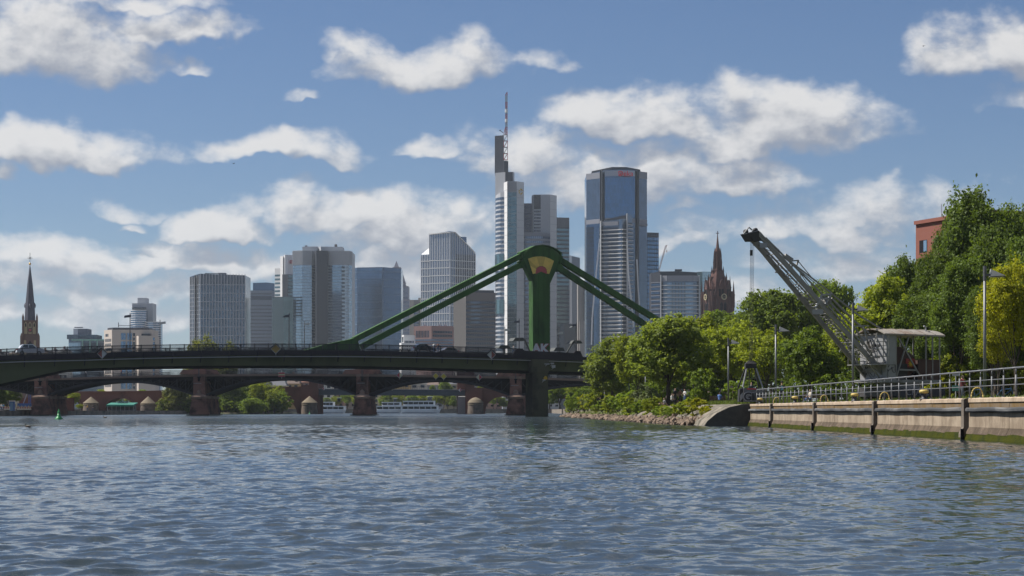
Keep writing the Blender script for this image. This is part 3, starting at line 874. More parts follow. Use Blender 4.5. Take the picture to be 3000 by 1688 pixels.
# --- banded apartment tower in front
t = Tower('banded_apartment_tower', 'apartment tower with white wavy balcony bands in front of the mirrored tower', D=1650, x=1808)
L = [(1760, 1655), (1812, 1648), (1822, 1645), (1837, 1648)]
t.block('shaft', L, None, 642, gl_steel, 34, tops=(648, 644, 643, 642))
t.block('roof_frame', [(1772, 1660), (1838, 1652)], 650, 628, w_dark, 16, tops=(640, 628))
t.block('right_shaft', [(1838, 1647), (1852, 1652)], None, 630, gl_steel, 26)
t.block('edge_post', [(1836, 1644), (1839.5, 1644)], None, 627, w_pale, 4)
t.block('edge_post', [(1759.5, 1652), (1761.5, 1652)], None, 646, w_white, 4)
t.panes(L[0], L[1], 661, 649, 1, 1, w_grey, .01, .02, proud=.4, name='fascia')
bandm = mat('balcony_band', (0.52, 0.50, 0.49), .6)
ys = rng(674, LOW, 11.6)
for a, b in zip(L[:-1], L[1:]): t.bands(a, b, ys, .62, 1.5, bandm, 'balcony', .2)
t.bands((1838, 1647), (1852, 1652), rng(659, LOW, 11.6), .55, 1.2, bandm, 'balcony', .2)
t.panes(L[0], L[1], LOW, 664, 22, 39, gl_dark, .2, .3, mode='s', proud=.2); t.panes(L[1], L[3], LOW, 664, 9, 39, gl_pale, .25, .25, mode='s', proud=.2)
t.panes((1840, 1647.7), (1852, 1652), LOW, 650, 4, 40, gl_dark, .2, .4, mode='s', proud=.2)
b = MB(); D = 1642
for pl in (((1757, 700), (1744, 830), (1735, 935), (1733, 1010)), ((1837, 700), (1841, 800), (1852, 900), (1856, 960)), ((1866, 760), (1870, 850), (1875, 920))):
    bb = MB()
    for p, q in zip(pl[:-1], pl[1:]): bb.beam(PT(*p, D), PT(*q, D), 1.0, 1.0)
    bb.build('slanting_rib', w_white, t.T)
t.done()

t = Tower('navy_grid_tower', 'navy window grid tower close to the right of the mirrored tower', D=1800, x=1914)
t.block('wall', [(1890, 1800), (1930, 1804)], None, 681, w_dark, 24)
t.panes((1897, 1800.7), (1929, 1803.9), 692, 684, 6, 1, gl_dark, .3, .2); t.panes((1890, 1800), (1930, 1804), LOW, 694, 6, 36, gl_blue, .2, .25, proud=.1)
t.done()
t = Tower('white_band_block', 'mid rise block with white floor bands left of the cathedral', D=1600, x=1990)
t.block('rear_wall', [(1908, 1612), (1934, 1606), (1990, 1604), (2042, 1608)], None, 797, w_dark, 24, tops=(797, 794, 794, 796))
t.panes((1908, 1612), (1934, 1606), LOW, 826, 8, 24, gl_navy, .1, .5, mode='s')
t.bands((1908, 1612), (1934, 1606), rng(826, LOW, 13), .5, .5, w_grey)
c = [(1937, 1600), (1955, 1597), (2030, 1597), (2049, 1600)]
t.block('front_wall', c, None, 808, gl_steel, 20)
for a, b in zip(c[:-1], c[1:]):
    t.panes(a, b, 825, 808, 1, 1, w_grey, .01, .02, proud=.5, name='fascia')
    t.bands(a, b, rng(837, LOW, 11.6), .55, .9, bandm, 'floor_band', .1)
t.panes(c[1], c[2], LOW, 827, 17, 25, gl_pale, .3, .28, mode='s', proud=.2); t.panes((1965, 1597), (2010, 1597), LOW, 827, 5, 25, gl_dark, .5, .3, mode='s', proud=.4)
t.block('edge_post', [(1935.5, 1598), (1938, 1598)], None, 806, w_pale, 3); t.block('edge_post', [(2047.5, 1598), (2050, 1598)], None, 807, w_pale, 3)
t.box('roof_plant', 1978, 1998, 794, 789, w_dark, 1610, 4)
t.done()
t = Tower('cyan_glass_block', 'cyan glass block showing just left of the cathedral tower', 'building', D=1900, x=2070)
t.block('wall', [(2042, 1904), (2058, 1900), (2100, 1902)], None, 796, gl_teal, 20)
t.panes((2058, 1900), (2100, 1902), LOW, 797, 12, 34, glass('glass_cyan', (.34, .46, .52), isl=.15), .1, .1, mode='s')
t.done()

# --- tower crane behind
D = 2000
t = thing('construction_crane', 'pale red and white luffing crane rising behind the roofs', 'crane', (PX(1935, D), D, 1.75))
cr = mat('crane_pale_red', (0.52, 0.36, 0.32), .6)
b = MB(); b.box(PX(1926, D), PX(1929, D), D + 3, D + 4, 1.8, PZ(800, D)); b.build('mast', cr, t)
b = MB()
for k in range(14):
    p, q = Vector((1931, 790)).lerp(Vector((1951, 719)), k / 14), Vector((1931, 790)).lerp(Vector((1951, 719)), (k + 1) / 14)
    for e in (-1.6, 1.6): b.beam(PT(p.x + e, p.y, D), PT(q.x + e, q.y, D), .45, .45)
    b.beam(PT(p.x - 1.6, p.y, D), PT(q.x + 1.6, q.y, D), .35, .35)
b.build('jib', cr, t)
b = MB(); b.beam(PT(1951, 719, D), PT(1955, 720, D), .5, .5); b.beam(PT(1953, 721, D), PT(1953, 736, D), .25, .25); b.box(PX(1951.8, D), PX(1954.3, D), D - .5, D + .5, PZ(739, D), PZ(734, D)); b.build('hook', cr, t)
b = MB(); b.box(PX(1922, D), PX(1934, D), D, D + 5, PZ(800, D), PZ(792, D)); b.build('machinery', cr, t)

# ------------------------------------------------------------------ green stayed road bridge (nearest)
BA = R(24); bc, bs = math.cos(BA), math.sin(BA)
BO = Vector(((1400 - HX) / F * 350, 350, 0))
def bu(px, v=0.0):
    k = (px - HX) / F
    return (k * (BO.y + v * bc) - BO.x + v * bs) / (bc - k * bs)
def bp(u, v, z): return Vector((BO.x + u * bc - v * bs, BO.y + u * bs + v * bc, z))
def bq(px, py, v=0.0):                       # point of the bridge plane v seen at a photo position
    u = bu(px, v); Y = BO.y + u * bs + v * bc
    return u, PZ(py, Y)
def bpt(px, py, v=0.0): u, z = bq(px, py, v); return bp(u, v, z)
grn = mat('bridge_green', (0.042, 0.105, 0.028), .7, spec=.2, var=.35, vscale=.7, col2=(0.020, 0.045, 0.018), c2scale=.5, c2pos=(.45, .7), stretch=(1, 1, .25), bump=.15, bscale=1.5)
olive = mat('bridge_olive', (0.092, 0.104, 0.052), .8, spec=.15, var=.25, vscale=.2, col2=(0.055, 0.064, 0.034), c2scale=.12, c2pos=(.4, .7), stretch=(1, 1, .4))
fasc = mat('bridge_fascia', (0.024, 0.022, 0.029), .7, spec=.15, var=.15, vscale=.3)
railm = mat('bridge_rail', (0.022, 0.024, 0.030), .6, spec=.2)
asph = mat('asphalt', (0.05, 0.05, 0.052), .9, var=.2, vscale=2)
pipem = mat('conduit_grey', (0.34, 0.34, 0.35), .5)
blackm = mat('iron_black', (0.010, 0.010, 0.014), .7, spec=.12, var=.2, vscale=.5)
BR = thing('road_bridge', 'green steel road bridge with single stayed pylon, nearest of the bridges', 'bridge', (0, 350, 0))
prof = [(-260, 1038, 1060, 1075, 1230), (-120, 1031, 1050, 1064, 1170), (0, 1027, 1043, 1057, 1126), (100, 1022, 1039, 1054, 1104), (185, 1019.5, 1036.5, 1052.5, 1085.5), (210, 1019, 1036, 1052, 1082),
        (300, 1017, 1033.5, 1049, 1078), (420, 1014.5, 1030.5, 1045.5, 1074), (550, 1013, 1028.5, 1043, 1072), (780, 1010, 1026, 1040, 1071), (1000, 1010.5, 1027, 1040, 1071.5),
        (1180, 1013, 1030, 1042.5, 1075), (1350, 1017, 1034, 1046, 1080), (1500, 1021.5, 1039, 1050, 1084), (1600, 1025, 1042, 1053, 1087), (1720, 1030, 1047, 1057.5, 1091), (1950, 1040, 1057, 1067, 1100), (2300, 1056, 1073, 1082, 1113)]
PU = []
for (x, a, b_, c_, d_) in prof:
    PU.append((bu(x), bq(x, a)[1], bq(x, b_)[1], bq(x, c_)[1], bq(x, d_)[1]))
def pr(u, i):
    for p, q in zip(PU[:-1], PU[1:]):
        if u <= q[0]:
            t = (u - p[0]) / (q[0] - p[0]); return p[i] + (q[i] - p[i]) * t
    return PU[-1][i]
BW = 22.0
U0, U1 = PU[0][0], PU[-1][0]
def strip(part, v0, v1, zlo, zhi, m, u0=U0, u1=U1, n=60, parent=None):
    b = MB()
    us = sorted(set([u0 + (u1 - u0) * i / n for i in range(n + 1)] + [p[0] for p in PU if u0 < p[0] < u1]))
    rows = [[bp(u, v0, zlo(u)), bp(u, v1, zlo(u)), bp(u, v1, zhi(u)), bp(u, v0, zhi(u))] for u in us]
    for k in range(len(us) - 1):
        b.hexa([rows[k][0], rows[k + 1][0], rows[k + 1][1], rows[k][1], rows[k][3], rows[k + 1][3], rows[k + 1][2], rows[k][2]])
    return b.build(part, m, parent or BR)
zf = lambda u: pr(u, 2); zb = lambda u: pr(u, 3); zg = lambda u: pr(u, 4)
strip('deck_slab', .45, BW - .45, lambda u: zb(u) + .25, lambda u: zf(u) - .02, asph)
strip('near_girder', 1.3, 5.2, zg, lambda u: zb(u) + .22, olive)
strip('far_girder', BW - 5.2, BW - 1.3, zg, lambda u: zb(u) + .22, olive)
strip('underside_strip', .95, 5.5, lambda u: zg(u) - .42, lambda u: zg(u) - .004, mat('underside_black', (0.006, 0.007, 0.006), .9, spec=.05))  # added black strip painting the dark underside of the near girder
strip('far_fascia', BW - .4, BW, zb, zf, fasc)
strip('kerb', .4, 2.8, lambda u: zf(u) - .03, lambda u: zf(u) + .06, asph)
# fascia panels
SPAN = 2.45
ulist = [bu(1590) + SPAN * 2 * k for k in range(-60, 40)]
ulist = [u for u in ulist if U0 < u < U1 - 5]
for u in ulist:
    strip('fascia_panel', 0, .4, zb, lambda q: zf(q) + .02, fasc, u + .02, u + SPAN * 2 - .02, 1)
b = MB()
for u in ulist: b.tube(bp(u, .15, zb(u) - .28), bp(u + SPAN * 2, .15, zb(u + SPAN * 2) - .28), .08, n=5)
b.build('conduit', pipem, BR)
for u in ulist:
    b = MB(); b.beam(bp(u, .25, zb(u)), bp(u, .6, zb(u) - 1.15), .16, .12); b.build('bracket', fasc, BR)
# cross frames that show as pale patches along the girder foot
for u in ulist[::2]:
    b = MB(); b.hexa([bp(u, 5.2, zg(u)), bp(u + .5, 5.2, zg(u + .5)), bp(u + .5, BW - 5.2, zg(u + .5)), bp(u, BW - 5.2, zg(u)), bp(u, 5.2, zg(u) + .8), bp(u + .5, 5.2, zg(u + .5) + .8), bp(u + .5, BW - 5.2, zg(u + .5) + .8), bp(u, BW - 5.2, zg(u) + .8)]); b.build('cross_frame', olive, BR)
# railing on the near side and the far side
def railing(v, u0, u1, nm='railing'):
    us = []
    u = u0
    while u < u1: us.append(u); u += SPAN
    zt = lambda q: zf(q) + 1.08
    b = MB()
    for p, q in zip(us[:-1], us[1:]):
        b.beam(bp(p, v, zt(p)), bp(q, v, zt(q)), .12, .12); b.beam(bp(p, v, zf(p) + .14), bp(q, v, zf(q) + .14), .08, .08)
    root = b.build(nm, railm, BR)
    pm = MB().box(-.07, .07, -.07, .07, 0, 1.18).mesh('post', railm)
    for u in us: inst('post', pm, root, bp(u, v, zf(u)), BA)
    b = MB()
    for p in us[:-1]:
        for k in range(1, 15):
            q = p + SPAN * k / 15; w = bp(q, v, 0)
            b.box(w.x - .03, w.x + .03, w.y - .02, w.y + .02, zf(q) + .14, zt(q))
    o = b.build('baluster', railm, root); o['kind'] = 'stuff'
ue = bu(1512)
railing(.2, ue - SPAN * 46, ue + .01)
railing(BW - .2, U0, bu(1760), 'far_railing')
# solid raised parapet beside the pylon
b = MB()
pp = [(1503, 1038.5), (1513, 1021), (1531, 1021.5), (1537, 1027.5), (1560, 1028.5), (1681, 1034), (1687, 1028), (1700, 1028.5), (1708, 1046)]
pts = [bpt(x, y, -.05) for x, y in pp] + [bpt(1708, 1057, -.05), bpt(1503, 1050, -.05)]
b.extrude(pts, Vector((-bs, bc, 0)) * .35); b.build('raised_parapet', fasc, BR)
# pylon
VP = 9.5
PY = [(1562, 1050), (1610, 1050), (1610, 831), (1634, 776), (1638, 743), (1623, 731), (1604, 723), (1583, 719), (1562, 722), (1545, 730), (1533, 741), (1530, 757), (1562, 823)]
pyl = MB()
pyl.extrude([bpt(x, y, VP) for x, y in PY], Vector((-bs, bc, 0)) * 1.9)
PYL = pyl.build('pylon', grn, BR)
b = MB()                                                # rim along the arched head and raised side flanges
arch = PY[3:12]
for (x0, y0), (x1, y1) in zip(arch[:-1], arch[1:]):
    p, q = bpt(x0, y0, VP + .9), bpt(x1, y1, VP + .9); b.beam(p, q, 2.2, .18, up=(0, 0, 1))
b.build('head_rim', grn, PYL)
for x in (1578.5, 1593.5):
    b = MB(); b.beam(bpt(x, 1040, VP - .03), bpt(x, 806, VP - .03), .10, .10, up=(0, 1, 0)); b.build('seam', grn, PYL)
for (xa, ya, xb, yb) in ((1562.6, 1040, 1562.6, 823), (1609.4, 1040, 1609.4, 832), (1562.6, 823, 1531, 758), (1609.4, 832, 1634, 777)):
    b = MB(); b.beam(bpt(xa, ya, VP - .06), bpt(xb, yb, VP - .06), .22, .16, up=(0, 1, 0)); b.build('flange', grn, PYL)
for y in (858, 893, 930, 968, 1003):
    b = MB(); b.beam(bpt(1562.5, y, VP - .02), bpt(1609.5, y, VP - .02), .06, .09, up=(0, 1, 0)); b.build('plate_seam', grn, PYL)
# sunburst panel
gold = mat('sunburst_gold', (0.60, 0.42, 0.10), .6, var=.3, vscale=1.2, isl=.18)
sunred = mat('sunburst_red', (0.36, 0.06, 0.075), .6, var=.15, vscale=1)
cx, cy = 1586.0, 797.0
outer = [(1561.5, 803.5), (1553, 777), (1546.5, 757.5), (1560, 753), (1572, 751), (1585, 750.5), (1598, 752.5), (1611, 757), (1623.5, 764), (1617, 783), (1609, 803.5)]
for k in range(len(outer) - 1):
    (xa, ya), (xb, yb) = outer[k], outer[k + 1]
    def inn(x, y):
        dx, dy = x - cx, y - cy; r = math.hypot(dx, dy); return (cx + dx / r * 17, cy + dy / r * 17)
    q = [inn(xa, ya), (xa, ya), (xb, yb), inn(xb, yb)]
    mx_, my_ = sum(p[0] for p in q) / 4, sum(p[1] for p in q) / 4
    q = [(mx_ + (x - mx_) * .955, my_ + (y - my_) * .955) for x, y in q]
    b = MB(); b.extrude([bpt(x, y, VP - .10) for x, y in q][::-1], Vector((-bs, bc, 0)) * .12); b.build('sun_ray', gold, PYL)
b = MB()
q = [(cx + 16.4 * math.cos(a), cy - 16.4 * math.sin(a)) for a in [math.pi * i / 14 for i in range(15)]] + [(1569.5, 803), (cx, 795.5), (1602.5, 803)]
b.extrude([bpt(x, y, VP - .12) for x, y in q], Vector((-bs, bc, 0)) * .13); b.build('sun_disc', sunred, PYL)
# stays
VS = VP + .95
def stay(pts, h, w, nm='stay'):
    b = MB()
    for (x0, y0), (x1, y1) in zip(pts[:-1], pts[1:]): b.beam(bpt(x0, y0, VS), bpt(x1, y1, VS), w, h)
    o = b.build(nm, grn, BR)
    return o
stay([(1545, 740), (1036, 996)], .98, 1.25); stay([(1545, 766), (1058, 1016)], .98, 1.25)
stay([(1620, 750), (2085, 1036)], .98, 1.25); stay([(1622, 776), (2050, 1057)], .98, 1.25)
for (x0, y0, x1, y1) in ((1540, 742, 1524, 750), (1540, 769, 1523, 777), (1625, 753, 1640, 762), (1627, 779, 1640, 788)):
    b = MB(); b.beam(bpt(x0, y0, VS), bpt(x1, y1, VS), 1.7, 1.35); b.build('stay_socket', grn, BR)
# anchor block where the left stays come down to the deck
b = MB(); b.extrude([bpt(x, y, VS - .8) for x, y in ((1046, 987), (1060, 1042), (880, 1042), (880, 1030), (950, 1010), (1026, 994))], Vector((-bs, bc, 0)) * 1.6)
ANC = b.build('stay_anchor', grn, BR)
# pier under the pylon
b = MB()
for (x0, x1, y0, y1, va, vb) in ((1557.5, 1608, 1091, 1053, -.25, 2.0), (1559.5, 1605, 1250, 1091, 0.0, 3.0)):
    a, c = bpt(x0, y0, va), bpt(x1, y0, va); zt = bq((x0 + x1) / 2, y1, va)[1]
    d = Vector((-bs, bc, 0)) * (vb - va)
    b.hexa([(a.x, a.y, max(a.z, -1.5)), (c.x, c.y, max(a.z, -1.5)), (c.x + d.x, c.y + d.y, max(a.z, -1.5)), (a.x + d.x, a.y + d.y, max(a.z, -1.5)), (a.x, a.y, zt), (c.x, c.y, zt), (c.x + d.x, c.y + d.y, zt), (a.x + d.x, a.y + d.y, zt)])
b.build('pier', mat('pier_olive_concrete', (0.085, 0.085, 0.056), .9, spec=.15, var=.25, vscale=.3, col2=(0.045, 0.042, 0.034), c2scale=.25, c2pos=(.42, .62)), BR)
for vv in (8, 16):
    a, c = bpt(1560, 1200, vv), bpt(1606, 1200, vv); d = Vector((-bs, bc, 0)) * 3
    b = MB(); b.prism([(a.x, a.y), (c.x, c.y), (c.x + d.x, c.y + d.y), (a.x + d.x, a.y + d.y)], -1.5, zg(bu(1582)) + .3); b.build('pier', MATS['pier_olive_concrete'], BR)
# left pier outside the picture that the haunch comes down to
b = MB(); a = bp(U0 - 1, .5, 0); 
b.prism([tuple(bp(U0 - 3, .6, 0))[:2], tuple(bp(U0 + 3, .6, 0))[:2], tuple(bp(U0 + 3, BW - .6, 0))[:2], tuple(bp(U0 - 3, BW - .6, 0))[:2]], -1.5, zg(U0) + .4); b.build('pier', MATS['pier_olive_concrete'], BR)
wht = mat('paint_white', (0.62, 0.62, 0.60), .5)
# lettering sprayed on the foot of the pylon
gz = bq(1580, 1031, VP)[1]
l1 = lettering('AK', 2.15, bpt(1583, 1031.5, VP - .14), mat('spray_white', (0.55, 0.56, 0.56), .6), PYL, name='graffiti', rot=(R(90), 0, BA), ext=.01, bold=.10, sx=1.15)
l2 = lettering('AK', 2.15, bpt(1584, 1032.3, VP - .12), mat('spray_red', (0.25, 0.05, 0.05), .6), PYL, name='graffiti_outline', rot=(R(90), 0, BA), ext=.01, bold=.20, sx=1.15)
# equipment on the pier
for (nm, x0, x1, y0, y1) in (('floodlight', 1595, 1610, 1068, 1065.5), ('floodlight', 1613, 1623, 1067, 1063), ('camera_housing', 1616, 1627, 1078, 1070), ('floodlight', 1589, 1598, 1115, 1112)):
    p, q = bpt(x0, y0, -1.2), bpt(x1, y1, -1.2)
    b = MB(); b.box(p.x, q.x, p.y - .3, p.y + .3, p.z, q.z); b.beam(((p.x + q.x) / 2, p.y, p.z), bpt((x0 + x1) / 2 - 6, y0 + 6, .2), .08, .08); b.build(nm, pipem, BR)
b = MB(); p = bpt(1591, 1109, -.5); b.extrude([bpt(1593.5, 1112, -.3), bpt(1603.5, 1112, -.3), bpt(1603, 1105, -.3), bpt(1598.5, 1101.5, -.3), bpt(1594, 1106, -.3)], Vector((-bs, bc, 0)) * .2)
b.build('yellow_marker', mat('sign_yellow', (0.48, 0.30, 0.02), .5), BR)

# navigation boards that hang on the bridges
def nav_board(px, py, r, pf, cols, label, hood=True):
    """diamond board of half diagonal r photo pixels; cols = (left, right) materials"""
    c = pf(px, py)
    T = thing('navigation_board', label, 'sign', tuple(c), 'navigation boards on the bridges')
    D = c.y; h = S(r, D); y0 = c.y
    for sgn, m in ((-1, cols[0]), (1, cols[1])):
        b = MB(); b.extrude([(c.x, y0 - .06, c.z - h * .93), (c.x, y0 - .06, c.z + h * .93), (c.x + sgn * h * .93, y0 - .06, c.z)][::-sgn], (0, .06, 0)); b.build('half_panel', m, T)
    rim = MB()
    e = [Vector((c.x, y0, c.z - h)), Vector((c.x + h, y0, c.z)), Vector((c.x, y0, c.z + h)), Vector((c.x - h, y0, c.z))]
    for i in range(4): rim.beam(e[i], e[(i + 1) % 4], .09, .14, up=(0, 1, 0))
    rim.beam((c.x, y0 + .1, c.z - h * 1.35), (c.x, y0 + .1, c.z + h * .4), .08, .08)
    rim.build('frame', pipem, T)
    if hood:
        b = MB(); b.beam(e[3] + Vector((-.1, -.25, .10)), e[2] + Vector((0, -.25, .14)), .55, .08, up=(0, 0, 1)); b.beam(e[2] + Vector((0, -.25, .14)), e[1] + Vector((.1, -.25, .10)), .55, .08, up=(0, 0, 1)); b.build('hood', fasc, T)
    return T
s_red = mat('board_red', (0.22, 0.05, 0.04), .5); s_redb = mat('board_red_bright', (0.36, 0.015, 0.03), .5)
s_wht = mat('board_white', (0.50, 0.50, 0.49), .5); s_yel = mat('board_ochre', (0.30, 0.19, 0.035), .5); s_yelb = mat('board_yellow', (0.50, 0.38, 0.02), .5); s_crm = mat('board_cream', (0.55, 0.50, 0.30), .5)
near = lambda x, y: bpt(x, y, -.6)
nav_board(299, 1036, 14, near, (s_red, s_wht), 'half red half white diamond board on near bridge, left end')
nav_board(808, 1022.5, 14, near, (s_yel, s_yel), 'ochre diamond board on the middle of the near bridge')
nav_board(1440, 1039.5, 12.5, near, (s_wht, s_red), 'half white half red diamond board left of the pylon')

# street lamps on the bridge
lampm = mat('lamp_grey', (0.10, 0.10, 0.105), .5, metal=.4); lampw = mat('lamp_white', (0.55, 0.53, 0.48), .5)
def bridge_lamp(px, ytop, v, side, m, label):
    u, zt = bq(px, ytop, v); base = bp(u, v, zf(u))
    T = thing('street_lamp', label, 'street lamp', tuple(base), 'lamps along the near bridge')
    MB().tube(base, (base.x, base.y, zt), .10, .07, 6).build('pole', lampm, T)
    b = MB(); z = zt - .45
    x0, x1 = (base.x - .95, base.x + .12) if side < 0 else (base.x - .12, base.x + .95)
    b.hexa([(x0, base.y - .35, z - .35), (x1, base.y - .35, z - .25), (x1, base.y + .35, z - .25), (x0, base.y + .35, z - .35), (x0 + .1, base.y - .3, z), (x1, base.y - .3, z + .15), (x1, base.y + .3, z + .15), (x0 + .1, base.y + .3, z)])
    b.build('lamp_head', m, T)
    return T
for (px, yt, v, sd, m, lb) in ((381, 917, .5, -1, lampm, 'dark box lamp on the near bridge above the beige office'), (469, 937, BW - .8, 1, lampw, 'pale box lamp right of the beige office roof'),
                              (847, 917, .5, -1, lampm, 'dark lamp on the near bridge before the teal glass block'), (892, 941, BW - .8, 1, lampw, 'pale lamp standing before the silver twin tower'),
                              (1479, 958, BW - .8, 1, lampw, 'pale lamp just left of the pylon stairs'), (1521, 934, .9, -1, lampm, 'dark lamp beside the left stair hood near the pylon'),
                              (1636, 968, BW - .8, 1, lampw, 'pale lamp close to the right of the pylon'), (1688, 945, .9, -1, lampm, 'dark lamp behind the right stair hood at bridge end')):
    bridge_lamp(px, yt, v, sd, m, lb)

# hooded stairheads beside the pylon
hoodm = mat('hood_dark', (0.045, 0.05, 0.045), .5)
def stair_hood(poly, leg, v, label):
    pts = [bpt(x, y, v) for x, y in poly]; base = bpt(leg[-1][0], leg[-1][1], v)
    T = thing('stair_hood', label, 'canopy', tuple(base), 'hoods over the bridge stairs')
    b = MB(); b.extrude(pts, Vector((-bs, bc, 0)) * 2.2); b.build('hood', hoodm, T)
    b = MB()
    for (x0, y0), (x1, y1) in zip(leg[:-1], leg[1:]): b.beam(bpt(x0, y0, v + .1), bpt(x1, y1, v + .1), .22, .22)
    b.build('strut', hoodm, T)
stair_hood([(1503, 999), (1510, 989.5), (1533, 989.5), (1541, 999)], [(1536, 993), (1552, 1030)], 1.2, 'dark slanted stair hood left of the pylon')
stair_hood([(1461, 1019), (1467, 1011.5), (1488, 1011.5), (1496, 1020)], [(1479, 1019), (1479, 1037)], 14, 'low dark stair hood on far pavement left of the pylon')
stair_hood([(1675, 1006.5), (1682, 997.5), (1701, 997.5), (1707, 1006.5)], [(1680, 1000), (1661, 1033)], 1.2, 'dark slanted stair hood right of the pylon')
stair_hood([(1622, 1029), (1629, 1018.5), (1650, 1019), (1656, 1029)], [(1640, 1026), (1640, 1040)], 14, 'low dark stair hood on far pavement right of the pylon')

# ------------------------------------------------------------------ stone pier bridge with iron arches (second)
def IY(px): return 415 + (px - 121) / (1511 - 121) * 30
def ip(px, py, back=0.0): D = IY(px); return Vector((PX(px, D), D + back, PZ(py, D)))
IB = thing('iron_arch_bridge', 'old bridge of dark iron arches on red sandstone piers behind the green bridge', 'bridge', (PX(800, 430), 430, 0))
IW = 15.0
sand_l = mat('sandstone_light', (0.30, 0.20, 0.145), .9, var=.3, vscale=.5, col2=(0.12, 0.07, 0.055), c2scale=.3, c2pos=(.4, .65))
sand_d = mat('sandstone_dark', (0.245, 0.128, 0.100), .95, spec=.15, var=.3, vscale=.6, isl=.14, bump=.4, bscale=2, col2=(0.080, 0.050, 0.044), c2scale=.35, c2pos=(.42, .65))
corn = mat('cornice_brown', (0.20, 0.135, 0.105), .85, var=.25, vscale=.4)
ctab = [(-330, 1128), (-120, 1118), (100, 1111), (300, 1104.5), (450, 1100.5), (585, 1098), (820, 1096), (1062, 1097.5), (1350, 1101.5), (1511, 1104.5), (1600, 1107.5), (1750, 1113), (1980, 1122)]
def cy_(px):
    for (a, ya), (b2, yb2) in zip(ctab[:-1], ctab[1:]):
        if px <= b2: return ya + (yb2 - ya) * (px - a) / (b2 - a)
    return ctab[-1][1]
def istrip(part, yo0, yo1, f0, f1, m, x0=-330, x1=1980, n=70):
    b = MB(); xs = [x0 + (x1 - x0) * i / n for i in range(n + 1)]
    R_ = []
    for x in xs:
        a, c = ip(x, cy_(x) + yo0), ip(x, cy_(x) + yo1)
        R_.append([a + Vector((0, f0, 0)), a + Vector((0, f1, 0)), c + Vector((0, f1, 0)), c + Vector((0, f0, 0))])
    for p, q in zip(R_[:-1], R_[1:]): b.hexa([p[0], q[0], q[1], p[1], p[3], q[3], q[2], p[2]])
    return b.build(part, m, IB)
istrip('cornice', 5.5, -1, -.25, .6, corn); istrip('far_cornice', 5.5, -1, IW - .6, IW + .25, corn)
istrip('deck', 9, 0, .6, IW - .6, blackm)
istrip('edge_girder', 17, 5.5, .35, .6, blackm)
def irail(dep, nm):
    b = MB(); xs = [-330 + 4.6 * i for i in range(503)]
    for p, q in zip(xs[:-1:6], xs[6::6]):
        for o_, w in ((-14.2, .07), (-9.5, .03), (-3.0, .05)): b.beam(ip(p, cy_(p) + o_, dep), ip(q, cy_(q) + o_, dep), w, w)
    root = b.build(nm, railm, IB)
    pm = MB().box(-.05, .05, -.05, .05, 0, 1.05).mesh('post', railm)
    for x in xs[::9]:
        w = ip(x, cy_(x) - 1, dep); inst('post', pm, root, w)
    b = MB()
    for x in xs:
        for k in (0, .5):
            w = ip(x + 4.6 * k, cy_(x) - 1, dep); b.box(w.x - .025, w.x + .025, w.y - .014, w.y + .014, w.z, w.z + .95)
    b.build('baluster', railm, root)['kind'] = 'stuff'
irail(.1, 'railing'); irail(IW - .1, 'far_railing')
iron_g = mat('iron_grey', (0.034, 0.034, 0.042), .7, spec=.2)
piers = [-345, 121, 585.4, 1062, 1511, 1975]
for k in range(5):
    xa, xb = piers[k] + 17, piers[k + 1] - 17
    if k == 0: xa = -330
    xm = (xa + xb) / 2
    ycr = cy_(xm) + 16.5
    def ya(x): return ycr + (1160 - ycr) * abs((x - xm) / (xb - xm)) ** 2.05
    b = MB(); n = 26; xs = [xa + (xb - xa) * i / n for i in range(n + 1)]
    for p, q in zip(xs[:-1], xs[1:]): b.extrude([ip(p, ya(p) - 3, 6.6), ip(q, ya(q) - 3, 6.6), ip(q, cy_(q) + 8, 6.6), ip(p, cy_(p) + 8, 6.6)], (0, .2, 0))
    b.build('dark_backing', blackm, IB)  # added dark sheet standing in for the shade among ribs and bracing
    for dep in (.35, 4.5, 9.0, IW - .7):
        b = MB(); n = 26; xs = [xa + (xb - xa) * i / n for i in range(n + 1)]
        for p, q in zip(xs[:-1], xs[1:]): b.beam(ip(p, ya(p) - 2.5, dep), ip(q, ya(q) - 2.5, dep), .5, .42)
        rib = b.build('arch_rib', iron_g, IB)
        nst = 17
        for i in range(nst + 1):
            x = xa + (xb - xa) * i / nst
            if ya(x) - cy_(x) < 20: continue
            if dep > 5: continue
            bb = MB(); bb.beam(ip(x, cy_(x) + 12, dep), ip(x, ya(x) - 2, dep), .16, .16)
            x2 = x + (xb - xa) / nst * (1 if x < xm else -1)
            if x < xm: bb.beam(ip(x, cy_(x) + 14, dep), ip(x2, ya(x2) - 3, dep), .14, .14)
            else: bb.beam(ip(x, cy_(x) + 14, dep), ip(x2, ya(x2) - 3, dep), .14, .14)
            bb.build('spandrel_strut', iron_g, rib)
bal_red = sand_d
